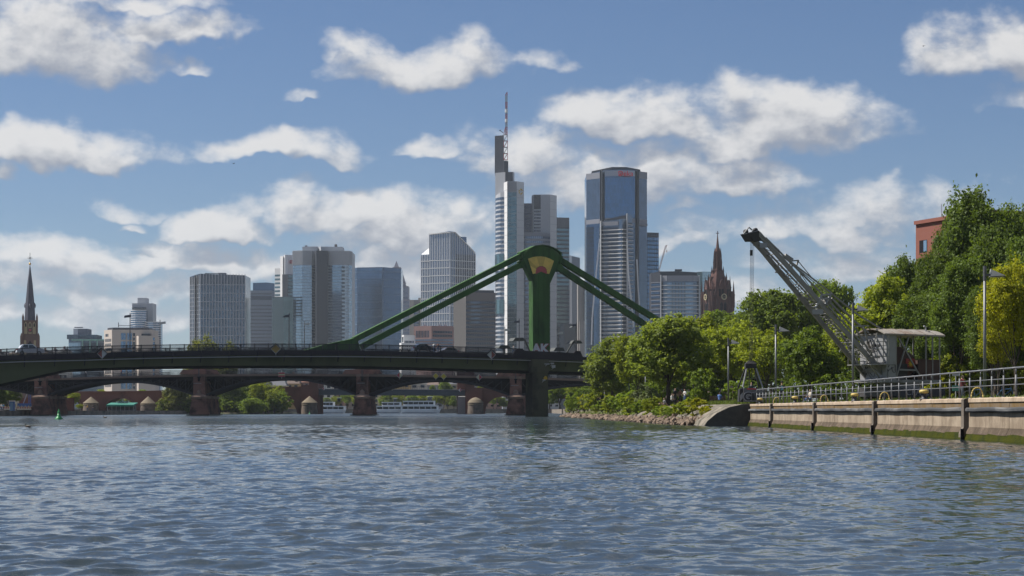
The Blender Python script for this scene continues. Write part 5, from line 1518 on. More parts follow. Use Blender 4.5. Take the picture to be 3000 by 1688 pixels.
b.build('side_bracing', cgr, CR)
# operator gallery in front of the front wall
GL = cbox('gallery_floor', 0.0, 1.25, -1.5, 1.9, zmid - .12, zmid - .04, cgr)
b = MB()
for (a0, b0) in ((1.2, -1.45), (1.2, -.4), (1.2, .7), (1.2, 1.85), (.05, 1.85), (.6, 1.85)):
    b.beam(cw(a0, b0, zmid), cw(a0, b0, zrf - .05), .055, .055, up=(0, 1, 0))
for z_ in (zmid + .5, zmid + 1.05, zmid + 1.6, zrf - .08):
    b.beam(cw(1.2, -1.45, z_), cw(1.2, 1.85, z_), .05, .05); b.beam(cw(1.2, 1.85, z_), cw(0, 1.85, z_), .05, .05)
b.beam(cw(1.2, .7, zmid), cw(1.2, 1.85, zrf), .05, .05); b.beam(cw(1.2, -1.45, zrf), cw(1.2, -.4, zmid), .05, .05)
b.build('gallery_cage', cgr, CR)
# boom: two plated chords with bracing
def seg(p, q, w, h, part, m=cgr, parent=None): b = MB(); b.beam(p, q, w, h); return b.build(part, m, parent or CR)
nr, fr_ = (cp(2604, 1114, .95), cp(2222, 684, .42)), (cp(2546, 1114, -.95), cp(2196, 690, -.42))
BM = MB(); BM.beam(nr[0], nr[1], .16, .34); NC = BM.build('boom_chord', cgr, CR)
BM = MB(); BM.beam(fr_[0], fr_[1], .16, .34); BM.build('boom_chord', cgr, CR)
nb = 15
for i in range(nb + 1):
    t0 = i / nb; p, q = nr[0].lerp(nr[1], t0), fr_[0].lerp(fr_[1], t0)
    b = MB(); b.beam(p, q, .06, .06)
    if i < nb:
        p2, q2 = nr[0].lerp(nr[1], (i + 1) / nb), fr_[0].lerp(fr_[1], (i + 1) / nb)
        b.beam(p, q2, .045, .045)
    b.build('boom_brace', cgr, CR)
nrm_up = Vector((0, 0, 1)) - (nr[1] - nr[0]).normalized() * (nr[1] - nr[0]).normalized().z
nrm_up.normalize()
# upper light chords carried above the boom
for (c_, bo) in ((nr, 0), (fr_, 0)):
    for t0, t1, h0, h1 in ((.10, .30, .12, .75), (.30, .62, .75, .55), (.62, .96, .55, .2)):
        seg(c_[0].lerp(c_[1], t0) + nrm_up * h0, c_[0].lerp(c_[1], t1) + nrm_up * h1, .10, .10, 'boom_top_tube')
    for k in range(1, 10):
        t0 = .12 + .08 * k; h = .12 + (t0 - .1) / .2 * .63 if t0 < .3 else .75 - (t0 - .3) * .6
        seg(c_[0].lerp(c_[1], t0), c_[0].lerp(c_[1], t0 + .035) + nrm_up * max(h - .05, .1), .05, .05, 'boom_strut')
# ladder with landings on the underside
la, lb_ = cp(2520, 1046, -1.3), cp(2182, 690, -1.0)
for off in (0, .38):
    o_ = CN * off; b = MB(); b.tube(la + o_, lb_ + o_, .032, n=6); b.build('ladder_rail', cgr, CR)
for i in range(46):
    p = la.lerp(lb_, (i + .5) / 46); b = MB(); b.tube(p, p + CN * .38, .018, n=5); b.build('rung', cgr, CR)
for (x0, y0, x1, y1) in ((2207, 719, 2218, 719), (2271, 799, 2284, 798), (2336, 877, 2374, 874), (2459, 1031, 2496, 1030)):
    b = MB(); b.beam(cp(x0, y0, -1.0), cp(x1, y1, -.7), .07, .07); b.beam(cp(x0, y0, -1.0), cp(x0 + 6, y0 - 10, -.7), .05, .05); b.build('landing_bracket', csil, CR)
# head with sheaves
for b0 in (-.28, .0, .28): MB().lathe([(.42, -.05), (.36, -.03), (.36, .03), (.42, .05)], 18, cp(2212, 692, b0), axis=CN).build('sheave', cblk, CR)
b = MB(); b.extrude([cp(2193, 684, .5), cp(2225, 676, .5), (cp(2232, 706, .5)), cp(2207, 706, .5)], -CN * 1.0); b.build('boom_head', cblk, CR)
b = MB()
for (x0, y0, x1, y1) in ((2178, 686, 2195, 683), (2183, 680, 2194, 666), (2194, 666, 2204, 675), (2178, 686, 2184, 679), (2195, 683, 2222, 676)): b.beam(cp(x0, y0, .3), cp(x1, y1, .3), .07, .07); b.beam(cp(x0, y0, -.4), cp(x1, y1, -.4), .07, .07)
b.build('head_platform', csil, CR)
for (x, y) in ((2185, 679), (2213, 675)): MB().lathe([(.01, -.2), (.17, -.1), (.17, .1), (.01, .2)], 10, cp(x, y, .1), axis=CN).build('floodlight', cblk, CR)
b = MB(); b.box(*(lambda p, q: (p.x, q.x, p.y - .02, p.y + .05))(cp(2226, 722, .5), cp(2246, 722, .5)), cq(2226, 726, .5)[1], cq(2226, 712, .5)[1]); b.build('boom_plate', csil, CR)
b = MB(); p, q = cp(2380, 906, 1.0), cp(2408, 922, 1.0); b.box(p.x, q.x, p.y - .05, p.y, q.z, p.z); b.build('counter_plate', csil, CR)
# A-frame, strut and back stays
A1 = [(2312, 768), (2316, 764), (2339, 762), (2331, 784)]
b = MB()
for b0 in (-.5, .5):
    for (x0, y0, x1, y1) in ((2309, 783, 2317, 765), (2317, 765, 2339, 763), (2339, 763, 2331, 784), (2320, 772, 2320, 793)): b.beam(cp(x0, y0, b0), cp(x1, y1, b0), .10, .10)
b.build('stay_frame', cgr, CR)
b = MB()
for b0 in (-.7, .7):
    for (x0, y0, x1, y1) in ((2408, 864, 2398, 886), (2398, 886, 2388, 903), (2436, 860, 2412, 902), (2408, 864, 2436, 862), (2408, 876, 2434, 874)): b.beam(cp(x0, y0, b0), cp(x1, y1, b0), .12, .12)
for (x, y) in ((2408, 866), (2420, 872), (2434, 862)): b.beam(cp(x, y, -.7), cp(x, y, .7), .1, .1)
b.build('derrick_frame', csil, CR)
MB().lathe([(.30, -.5), (.30, .5)], 14, cp(2415, 882, 0), axis=CN).build('counter_drum', cgr, CR)
for b0 in (-.55, .55):
    for (x0, y0, x1, y1, w) in ((2230, 690, 2318, 766, .04), (2339, 766, 2386, 823, .05), (2318, 768, 2440, 862, .09), (2255, 722, 2345, 794, .05), (2345, 794, 2432, 866, .05), (2440, 864, 2510, 920, .10), (2436, 874, 2500, 938, .12), (2510, 920, 2596, 972, .10), (2500, 938, 2545, 975, .12), (2330, 780, 2400, 880, .04)):
        b = MB(); b.beam(cp(x0, y0, b0), cp(x1, y1, b0), w, w); b.build('stay_bar', cgr, CR)
b = MB(); b.beam(cp(2300, 747, 0), cp(2322, 762, 0), .16, .2); b.build('stay_link', cgr, CR)
for b0 in (-.9, .9):
    for (x0, y0, x1, y1) in ((2530, 960, 2560, 1060), (2420, 890, 2530, 1010), (2495, 956, 2545, 955), (2545, 1062, 2580, 1112), (2585, 1065, 2612, 1112), (2625, 1066, 2645, 1112)):
        b = MB(); b.beam(cp(x0, y0, b0), cp(x1, y1, b0), .10, .10); b.build('gallery_bracing', cgr, CR)
# scrawled tags on the silver front wall
tagm = mat('spray_black', (0.04, 0.04, 0.045), .7)
rg = random.Random(5)
def scrawl(part, org, du, dv, w, h, n, m, parent, r=.016):
    for k in range(n):
        b = MB(); x, y = rg.uniform(0, w), rg.uniform(0, h); pts = []
        a_ = rg.uniform(0, 6)
        for i in range(16):
            a_ += rg.uniform(-1.1, 1.3); x += .09 * math.cos(a_); y += .11 * math.sin(a_)
            x, y = min(max(x, 0), w), min(max(y, 0), h); pts.append(org + du * x + dv * y)
        b.path(pts, r, 4); b.build(part, m, parent)
scrawl('graffiti_line', cw(.025, -1.4, zfl + .1), CN, Vector((0, 0, 1)), 2.8, 1.2, 9, tagm, fw); scrawl('graffiti_line', cw(.025, -1.4, zmid + .9), CN, Vector((0, 0, 1)), 2.2, .9, 5, tagm, fw)
scrawl('graffiti_line', cw(-.1, 1.53, zfl + .1), -CF, Vector((0, 0, 1)), .75, 1.0, 5, tagm, CR, .02)
# hoist ropes
for (x0, x1) in ((2199, 2196), (2202, 2199), (2205.5, 2201), (2209, 2204)):
    b = MB(); b.tube(cp(x0, 702, .1), cp(x1, 1060, .1) , .013, n=5); b.build('hoist_rope', cblk, CR)
b = MB(); b.box(*(lambda p: (p.x - .09, p.x + .09, p.y - .09, p.y + .09, p.z - .2, p.z + .2))(cp(2201, 741, .1))); b.build('rope_weight', cblk, CR)

# clamshell grab standing on the ground
GD = 140.6; gx = PX(2199, GD)
GB = thing('clamshell_grab', 'black clamshell grab with sprayed tag standing under the crane boom', 'crane grab', (gx, GD, 1.62))
def gp(px, py, dy=0): return PT(px, py, GD) + Vector((0, dy, 0))
b = MB(); b.prism([(gx - .40, GD - .35), (gx + .40, GD - .35), (gx + .40, GD + .35), (gx - .40, GD + .35)], PZ(1079, GD), PZ(1066, GD)); b.prism([(gx - .40, GD - .35), (gx + .40, GD - .35), (gx + .40, GD + .35), (gx - .40, GD + .35)], PZ(1066, GD), PZ(1057, GD), top=[(gx - .16, GD - .14), (gx + .16, GD - .14), (gx + .16, GD + .14), (gx - .16, GD + .14)])
b.build('top_block', cblk, GB)
for (x0, y0, x1, y1, dy, m) in ((2188, 1072, 2174, 1135, -.4, csil), (2188, 1072, 2164, 1138, .5, cblk), (2211, 1072, 2232, 1134, -.4, csil), (2211, 1072, 2226, 1136, .5, cblk)):
    bb = MB(); bb.tube(gp(x0, y0, dy * .6), gp(x1, y1, dy), .06, n=7); bb.build('arm', m, GB)
for x in (2195, 2203): bb = MB(); bb.tube(gp(x, 1078), gp(x, 1140), .035, n=6); bb.build('chain', cblk, GB)
b = MB(); b.extrude([gp(2176, 1178, -.7), gp(2226, 1178, -.7), gp(2236, 1166, -.7), gp(2237, 1138, -.7), gp(2175, 1138, -.7)], (0, 1.4, 0))
SH = b.build('bucket_shell', mat('grab_grey', (0.12, 0.12, 0.125), .6, metal=.3, var=.3, vscale=2), GB)
b = MB(); b.extrude([gp(2163, 1177, -.5), gp(2175, 1178, -.5), gp(2175, 1138, -.5), gp(2165, 1141, -.5)], (0, 1.1, 0)); b.build('bucket_shell', cblk, GB)
b = MB(); b.extrude([gp(2166, 1176, -.55), gp(2174, 1166, -.55), gp(2174, 1150, -.55), gp(2166, 1158, -.55)], (0, .1, 0)); b.build('bucket_tooth', csil, GB)
bx = lettering('GiN', .78, gp(2203, 1173, -.74), mat('spray_grey_white', (0.33, 0.33, 0.34), .7), SH, name='graffiti', rot=(R(90), 0, 0), ext=.01, bold=.075)
bx = lettering('GiN', .78, gp(2203, 1173, -.76), mat('spray_charcoal', (0.035, 0.035, 0.04), .7), SH, name='graffiti_fill', rot=(R(90), 0, 0), ext=.01, bold=.03)
bx = MB().box(gp(2185, 0).x, gp(2212, 0).x, GD - .715, GD - .70, PZ(1141.5, GD), PZ(1138.5, GD)).build('sprayed_stripe', red, SH)

# tall park lamps along the promenade
lp = mat('lamp_post_grey', (0.14, 0.145, 0.155), .5, metal=.5, var=.15, vscale=3); lglass = mat('lamp_lens', (0.30, 0.30, 0.28), .3)
def park_lamp(px, ytop, D, zb_, lb, cards=0):
    x = PX(px, D); zt = PZ(ytop, D); s = D
    T = thing('park_lamp', lb, 'street lamp', (x, D, zb_), 'slim lamps along the promenade')
    r = .085
    b = MB(); b.tube((x, D, zb_), (x, D, zt - .75), r, r * .85, 8); b.build('pole', lp, T, smooth=True)
    MB().tube((x, D, zt - .75), (x, D, zt), r * 1.05, r * 1.05, 8).build('pole_head', bb_ if False else lampm, T)
    MB().box(x + .05, x + .42, D - .06, D + .06, zt - .52, zt - .40).build('arm', lampm, T)
    b = MB(); b.add([(x + .28, D - .2, zt - .55), (x + 1.05, D - .2, zt - .50), (x + 1.05, D + .2, zt - .50), (x + .28, D + .2, zt - .55), (x + .30, D - .08, zt - .16), (x + .30, D + .08, zt - .16)], [(0, 1, 4), (3, 5, 2), (0, 4, 5, 3), (1, 2, 5, 4), (0, 3, 2, 1)]); b.build('lamp_shade', lglass, T)
    MB().box(x + .26, x + 1.07, D - .21, D + .21, zt - .58, zt - .55).build('shade_rim', lampm, T)
    MB().tube((x, D, zb_), (x, D, zb_ + .35), r * 1.5, r * 1.2, 8).build('base', bb_, T)
    return T
for a in ((2885, 780, 103, 1.6, 'tall lamp post at right before the dark trees'), (2499, 887, 131, 1.6, 'lamp post standing right in front of the crane boom'), (2273, 951, 152, 1.6, 'lamp post between the grab and the standing man'),
          (2134, 990, 180, 1.6, 'lamp post left of the clamshell grab'), (2031, 1018, 212, 1.6, 'lamp post beside the group of people'), (1891, 1070, 250, 1.6, 'lamp post left of the big riverside tree trunk'),
          (1843, 1085, 290, 1.6, 'lamp post behind the flowering shrubs'), (1804, 1110, 320, 1.6, 'thin distant lamp post right of the small ash tree'), (1771, 1128, 345, 1.6, 'thin distant lamp post by the strolling couple'), (1742, 1133, 380, 1.6, 'farthest thin lamp post at the bank tip')): park_lamp(*a)

# ------------------------------------------------------------------ trees and shrubs
def leafmat(name, col, var=.45, trans=.35, hue=(1, 1, 1)):
    m = bpy.data.materials.new(name); MATS[name] = m; m.use_nodes = True
    nt = m.node_tree; nt.nodes.clear()
    g = nd(nt, 'ShaderNodeNewGeometry'); oi = nd(nt, 'ShaderNodeObjectInfo'); t = nd(nt, 'ShaderNodeTexCoord')
    r = g.outputs['Random Per Island']
    big = nz(nt, t.outputs['Object'], .55, 3, .6)
    ramp = nd(nt, 'ShaderNodeMix', data_type='RGBA')
    ramp.inputs[6].default_value = (col[0] * .55, col[1] * .62, col[2] * .7, 1)
    ramp.inputs[7].default_value = (col[0] * 1.55 * hue[0], col[1] * 1.42 * hue[1], col[2] * 1.2 * hue[2], 1)
    nt.links.new(mth(nt, 'ADD', mth(nt, 'MULTIPLY', r, .55), mth(nt, 'MULTIPLY_ADD', big, 1.3, -.42), clamp=True), ramp.inputs[0])
    ob = nd(nt, 'ShaderNodeVectorMath', operation='SCALE'); nt.links.new(ramp.outputs[2], ob.inputs[0]); nt.links.new(mth(nt, 'MULTIPLY_ADD', oi.outputs['Random'], .3, .85), ob.inputs['Scale'])
    c = ob.outputs[0]
    p = nd(nt, 'ShaderNodeBsdfPrincipled'); p.inputs['Roughness'].default_value = .6; p.inputs['Specular IOR Level'].default_value = .22
    nt.links.new(c, p.inputs['Base Color'])
    tr = nd(nt, 'ShaderNodeBsdfTranslucent')
    tv = nd(nt, 'ShaderNodeVectorMath', operation='MULTIPLY'); nt.links.new(c, tv.inputs[0]); tv.inputs[1].default_value = (1.5, 1.45, .6); nt.links.new(tv.outputs[0], tr.inputs[0])
    mx_ = nd(nt, 'ShaderNodeMixShader'); mx_.inputs[0].default_value = trans
    nt.links.new(p.outputs[0], mx_.inputs[1]); nt.links.new(tr.outputs[0], mx_.inputs[2])
    o = nd(nt, 'ShaderNodeOutputMaterial'); nt.links.new(mx_.outputs[0], o.inputs[0])
    return m
LM = {'dark': leafmat('leaves_dark', (0.086, 0.132, 0.023), trans=.42), 'mid': leafmat('leaves_mid', (0.122, 0.178, 0.029), trans=.48), 'ash': leafmat('leaves_ash', (0.145, 0.192, 0.037), trans=.48),
      'lime': leafmat('leaves_lime', (0.185, 0.230, 0.022), trans=.48), 'yellow': leafmat('leaves_yellow', (0.235, 0.250, 0.016), trans=.48), 'willow': leafmat('leaves_willow', (0.125, 0.145, 0.035), trans=.35),
      'shrub': leafmat('leaves_shrub', (0.150, 0.215, 0.028), trans=.45), 'grass': leafmat('grass_blades', (0.10, 0.135, 0.030), trans=.35), 'silver': leafmat('leaves_silver', (0.13, 0.165, 0.085), trans=.3)}
bark = mat('bark', (0.055, 0.042, 0.032), .95, var=.35, vscale=4, bump=.7, bscale=9, stretch=(1, 1, .3))

def crown_mesh(name, rad, hz, seed, nlobe, nclump, nleaf, leaf, m, flat=.75, droop=0.0, base=0.0, lump=.42, csp=.062):
    """leaf faces in clumps spread over a union of lobes; origin at the crown's centre"""
    rs = np.random.RandomState(seed)
    lobes = []
    for i in range(nlobe):
        a = rs.uniform(0, 2 * np.pi); u = rs.uniform(-.75, .95); rr = rs.uniform(.25, .72) * math.sqrt(max(.08, 1 - u * u * .85))
        lobes.append((rr * math.cos(a), rr * math.sin(a), u * .72, rs.uniform(.75, 1.2) * lump))
    lobes.append((0, 0, .62, lump * .9)); lobes.append((0, 0, -.05, lump * 1.1))
    lobes = np.array(lobes)
    # clump centres on the lobes' skins (a few inside)
    li = rs.choice(len(lobes), nclump, p=lobes[:, 3] ** 2 / (lobes[:, 3] ** 2).sum())
    d = rs.normal(size=(nclump, 3)); d /= np.linalg.norm(d, axis=1)[:, None]
    rr = rs.uniform(.55, 1.08, nclump) ** .6
    C = lobes[li, :3] + d * (lobes[li, 3] * rr)[:, None]
    # drop clumps buried deep in other lobes
    dist = np.linalg.norm(C[:, None, :] - lobes[None, :, :3], axis=2) / lobes[None, :, 3]
    keep = (dist.min(1) > .6) | (rs.uniform(size=nclump) < .25)
    C, d = C[keep], d[keep]
    n = len(C) * nleaf
    ci = np.repeat(np.arange(len(C)), nleaf)
    csz = rs.uniform(.6, 1.35, len(C))[ci]
    off = rs.normal(size=(n, 3)) * (csp * csz)[:, None] * np.array([1, 1, flat])
    P = C[ci] + off
    P = P * np.array([rad, rad, hz]) 
    if droop: P[:, 2] -= droop * (np.hypot(P[:, 0], P[:, 1]) / rad) ** 2 * hz
    nr = d[ci] * .55 + rs.normal(size=(n, 3)) * .6 + np.array([0, 0, .45]); nr /= np.linalg.norm(nr, axis=1)[:, None]
    t = np.cross(nr, rs.normal(size=(n, 3))); t /= np.linalg.norm(t, axis=1)[:, None]
    bt = np.cross(nr, t)
    L = leaf * rs.uniform(.65, 1.4, n)[:, None]; W = L * rs.uniform(.45, .75, n)[:, None]
    bend = nr * L * .18
    V = np.stack([P - t * L, P + bt * W + bend * .5, P + t * L - bend, P - bt * W + bend * .5], 1).reshape(-1, 3)
    me = bpy.data.meshes.new(name)
    me.vertices.add(len(V)); me.vertices.foreach_set('co', V.ravel().astype(np.float32))
    me.loops.add(n * 4); me.loops.foreach_set('vertex_index', np.arange(n * 4))
    me.polygons.add(n); me.polygons.foreach_set('loop_start', np.arange(n) * 4); me.polygons.foreach_set('loop_total', np.full(n, 4))
    me.update(); me.materials.append(m)
    return me, C * np.array([rad, rad, hz])

def trunk_mesh(name, zc, tips, r0, seed, lean=0.0, fork=.45):
    """tapered trunk from the ground (z=0) with limbs that reach into the crown"""
    rg = random.Random(seed); b = MB()
    fk = Vector((lean, 0, zc * fork)); p = Vector((0, 0, -.3)); n = 4
    b.tube(p, (0, 0, .25), r0 * 1.45, r0, 9)
    prev, pr_ = Vector((0, 0, .25)), r0
    for i in range(1, n + 1):
        q = Vector((0, 0, .25)).lerp(fk, i / n) + Vector((rg.uniform(-1, 1), rg.uniform(-1, 1), 0)) * r0 * .35; r = r0 * (1 - .35 * i / n)
        b.tube(prev, q, pr_, r, 9, cap=False); prev, pr_ = q, r
    for k, t in enumerate(tips):
        t = Vector(t); mid = prev.lerp(t, .5) + Vector((rg.uniform(-1, 1), rg.uniform(-1, 1), rg.uniform(.2, 1))) * (t - prev).length * .10
        rr = pr_ * rg.uniform(.42, .66)
        b.tube(prev - Vector((0, 0, .05)), mid, rr, rr * .62, 7, cap=False); b.tube(mid, t, rr * .62, rr * .12, 6)
        for e in range(2):
            s_ = mid.lerp(t, rg.uniform(.1, .6)); e2 = s_ + Vector((rg.uniform(-1, 1), rg.uniform(-1, 1), rg.uniform(.1, .8))) * (t - prev).length * .28
            b.tube(s_, e2, rr * .36, rr * .07, 5)
    return b.mesh(name, bark, True)

LIB = {}
def tree_proto(key, kind, rad, hz, zc, r0, seed, nlobe=11, nclump=300, nleaf=46, leaf=.20, lump=.42, droop=0.0, fork=.45, flat=.75):
    cm, C = crown_mesh('crown', rad, hz, seed, nlobe, nclump, nleaf, leaf, LM[kind], flat, droop, lump=lump)
    idx = np.random.RandomState(seed).choice(len(C), 9, replace=False)
    tips = [(c[0] * .85, c[1] * .85, c[2] * .85 + zc) for c in C[idx]]
    LIB[key] = (cm, trunk_mesh('trunk', zc, tips, r0, seed, fork=fork), zc, rad, hz)
def plant_tree(key, name, px, D, ytop, hw, label, zb_=1.6, rot=0.0, group='trees of the riverside park', X=None):
    cm, tm, zc, rad, hz = LIB[key]
    H = PZ(ytop, D) - zb_; sz = H / (zc + hz * 1.02); sx = S(hw, D) / (rad * .86)
    x = PX(px, D)
    T = thing(name, label, 'tree', (x, D, zb_), group)
    T.rotation_euler = (0, 0, rot); T.scale = (sx, sx, sz)
    for nm, me, z in (('trunk', tm, 0), ('crown', cm, zc)):
        o = bpy.data.objects.new(nm, me); COL.objects.link(o); o.parent = T; o.location = (0, 0, z)
    return T

tree_proto('ash', 'ash', 4.3, 3.8, 5.6, .24, 21, 15, 430, 44, .155, .36, fork=.42)
tree_proto('ash2', 'ash', 4.2, 4.2, 5.4, .20, 22, 13, 400, 42, .165, .36, .25, fork=.4)
tree_proto('lime', 'lime', 4.6, 4.6, 6.6, .20, 23, 14, 460, 44, .16, .36, fork=.35)
tree_proto('lime2', 'lime', 4.6, 4.3, 6.2, .20, 24, 12, 430, 42, .165, .38, fork=.35)
tree_proto('dark', 'dark', 5.6, 8.0, 10.0, .38, 25, 22, 1300, 46, .165, .32, fork=.22)
tree_proto('dark2', 'dark', 5.8, 7.6, 9.4, .38, 26, 22, 1300, 46, .165, .32, fork=.22)
tree_proto('mid', 'mid', 5.0, 6.2, 8.2, .30, 27, 16, 520, 42, .19, .34, fork=.3)
tree_proto('mid2', 'mid', 5.0, 5.6, 7.6, .30, 28, 15, 480, 42, .19, .35, fork=.3)
tree_proto('yellow', 'yellow', 4.2, 4.8, 6.6, .22, 29, 15, 520, 42, .13, .35, fork=.35)
tree_proto('round', 'mid', 3.0, 3.1, 3.4, .14, 30, 16, 520, 44, .115, .40, fork=.3)
tree_proto('willow', 'willow', 5.2, 6.5, 7.5, .30, 31, 14, 460, 46, .20, .36, .2, fork=.3)

PT_ = plant_tree
PT_('ash', 'riverside_tree', 1958, 212, 921, 118, 'open crowned ash tree with dark trunk beside the group of people', 1.6, .4)
PT_('ash2', 'riverside_tree', 1793, 292, 984, 93, 'smaller ash tree at the bank tip in front of the bridge end', 1.6, 1.3)
PT_('lime', 'riverside_tree', 1905, 322, 944, 78, 'light green tree behind and left of the open ash tree', 1.6, 2.1)
PT_('lime2', 'riverside_tree', 1868, 262, 982, 66, 'light green tree filling the gap between the two ash trees', 1.6, 3.3)
PT_('lime', 'park_tree', 2005, 245, 948, 78, 'light green tree close behind the open ash crown', 1.8, 5.6)
PT_('lime', 'park_tree', 2062, 262, 922, 96, 'lime green tree just right of the open ash tree', 2.0, .2)
PT_('lime2', 'park_tree', 2150, 250, 935, 92, 'lime green tree behind the lamp left of the grab', 2.0, 1.0)
PT_('mid2', 'park_tree', 2085, 345, 908, 80, 'green tree in front of the cathedral foot', 2.1, .9)
PT_('lime2', 'park_tree', 2245, 236, 962, 86, 'lime green tree behind the hanging crane ropes', 2.0, 2.5)
PT_('mid', 'park_tree', 2185, 330, 908, 82, 'mid green tree right of the cathedral tower', 2.1, 3.9)
PT_('mid', 'park_tree', 2260, 300, 842, 96, 'tall green tree behind the crane ropes', 2.1, .3)
PT_('mid2', 'park_tree', 2345, 310, 858, 84, 'green tree seen through the middle of the boom', 2.1, 1.9)
PT_('mid', 'park_tree', 2408, 330, 812, 76, 'tallest green tree behind the crane boom', 2.1, 2.9)
PT_('mid2', 'park_tree', 2482, 330, 836, 56, 'green tree right of the boom, partly behind the lime tree', 2.1, 4.4)
PT_('round', 'park_tree', 2375, 196, 958, 84, 'dense round topped tree behind the standing man', 1.9, .5)
PT_('lime', 'park_tree', 2590, 200, 800, 112, 'broad lime green tree right behind the crane house', 2.1, 4.2)
PT_('lime2', 'park_tree', 2500, 215, 905, 84, 'low lime green tree behind the boom foot', 2.1, 5.0)
PT_('dark', 'park_tree', 2650, 215, 735, 78, 'dark tree at the left edge of the tall dark stand', 2.1, .2)
PT_('dark2', 'park_tree', 2808, 200, 606, 82, 'dark broad tree below the red brick roof corner', 2.1, 1.2)
PT_('dark', 'park_tree', 2862, 190, 532, 124, 'tallest dark tree of the stand at right', 2.1, 2.5)
PT_('dark2', 'park_tree', 2965, 195, 588, 116, 'dark tree at the right picture edge', 2.1, 3.4)
PT_('dark', 'park_tree', 2810, 168, 742, 96, 'lower dark tree in front of the tall dark stand', 2.1, 4.6)
PT_('dark2', 'park_tree', 2700, 176, 845, 84, 'low dark tree right above the crane roof', 2.1, 5.5)
PT_('dark', 'park_tree', 2915, 160, 800, 80, 'low dark tree behind the tall right lamp', 2.1, 6.0)
PT_('dark2', 'park_tree', 2752, 186, 716, 84, 'dark tree in the gap below the brick corner', 2.1, 3.0)
PT_('dark', 'park_tree', 2925, 182, 640, 100, 'dark tree filling the stand left of the edge tree', 2.1, 1.0)
PT_('dark2', 'park_tree', 3040, 170, 640, 110, 'dark tree mostly beyond the right picture edge', 2.1, 5.1)
PT_('yellow', 'park_tree', 2975, 126, 765, 92, 'bright yellow green tree at the right picture edge', 2.1, .7)
PT_('yellow', 'park_tree', 2925, 140, 905, 62, 'small yellow green tree left of the right edge tree', 2.1, 2.2)
for i, (k, px, D, yt, hw) in enumerate((('dark', 3160, 190, 600, 120), ('lime', 3250, 170, 760, 120), ('mid', 3380, 200, 690, 130), ('dark2', 3520, 210, 640, 130))): PT_(k, 'park_tree', px, D, yt, hw, 'park tree beyond the right picture edge, %s along the quay' % ('nearest', 'second', 'third', 'last')[i], 2.1, i * 1.4)
# under the bridges and on the far right bank
for i, (px, D, yt, hw, k, nm) in enumerate(((1640, 560, 1118, 42, 'mid', 'dark tree below the bridge right of the pylon pier'), (1690, 540, 1110, 46, 'lime', 'yellowish tree below the bridge end'), (1735, 500, 1115, 44, 'mid2', 'dark tree beyond the bank tip shrubs'), (1610, 620, 1128, 30, 'mid2', 'small dark tree close right of the pylon pier'),
        (1860, 420, 1020, 60, 'mid', 'dark tree seen between the two ash trees'), (2010, 380, 960, 70, 'mid2', 'dark green tree deep behind the group'), (1955, 400, 990, 66, 'mid', 'dark tree deep behind the open ash crown'))):
    PT_(k, 'bank_tree', px, D, yt, hw, nm, 1.7, i * 1.1, 'trees on the far right bank')
# island and left bank
isl = [(515, 622, 1118, 56, 'willow', 'leaning willow at the left end of the river island'), (575, 640, 1100, 50, 'willow', 'yellow green willow behind the second stone pier'), (620, 665, 988, 62, 'willow', 'tall pale willow whose top shows above the near bridge'), (575, 668, 1000, 45, 'willow', 'pale willow top left of the tall island willow'), (668, 655, 1004, 40, 'willow', 'pale willow top right of the tall island willow'),
       (660, 628, 1108, 52, 'dark', 'dark island tree right of the second stone pier'), (718, 640, 1095, 56, 'dark2', 'dark dense tree in the middle of the island'), (775, 626, 1112, 48, 'lime', 'bright lime tree at the right end of the island'), (808, 640, 1128, 30, 'lime2', 'low light green tree at the island tip'), (735, 615, 1165, 40, 'mid', 'low dark bush tree at the island water line')]
for i, (px, D, yt, hw, k, lb) in enumerate(isl): PT_(k, 'island_tree', px, D, yt, hw, lb, -2.6, i * .9, 'trees of the river island')
lef = [(22, 450, 1120, 42, 'dark', 'dark tree at the left picture edge under the bridge haunch'), (-20, 440, 1110, 40, 'dark2', 'dark tree cut by the left picture edge'), (212, 520, 1150, 26, 'lime', 'round light tree on the left quay behind the first pier'), (190, 540, 1160, 20, 'mid', 'small tree behind the parked car on the left quay'), (233, 545, 1183, 10, 'lime2', 'tiny bush tree beside the first conical turret')]
for i, (px, D, yt, hw, k, lb) in enumerate(lef): PT_(k, 'quay_tree', px, D, yt, hw, lb, 1.0, i * 1.7, 'trees on the left quay')
# trees on the far bank beyond the third bridge
ORD = ['first', 'second', 'third', 'fourth', 'fifth', 'sixth', 'seventh', 'eighth', 'ninth', 'tenth', 'eleventh', 'twelfth', 'thirteenth', 'fourteenth', 'fifteenth', 'sixteenth', 'seventeenth', 'eighteenth', 'nineteenth', 'twentieth', 'twenty-first', 'twenty-second', 'twenty-third']
far = [(955, 1165, 20), (985, 1160, 16), (1018, 1152, 22), (1045, 1150, 20), (1130, 1148, 24), (1165, 1152, 20), (1205, 1156, 22), (1240, 1150, 24), (1275, 1152, 22), (1312, 1155, 22), (1330, 1160, 14), (1445, 1158, 18), (1475, 1165, 16), (830, 1176, 18), (350, 1150, 20), (300, 1140, 26), (270, 1148, 18), (390, 1150, 22), (1300, 1115, 24), (1265, 1128, 16), (1420, 1105, 22), (1455, 1112, 18), (420, 1140, 24)]
far.sort()
for i, (px, yt, hw) in enumerate(far):
    T = PT_(('mid', 'lime', 'mid2', 'lime2')[i % 4], 'embankment_tree', px, 848 + (i % 3) * 8, yt, hw, 'small round tree on the far embankment, %s from the left' % ORD[i], 1.75, i * 1.3, 'row of trees on the far embankment')

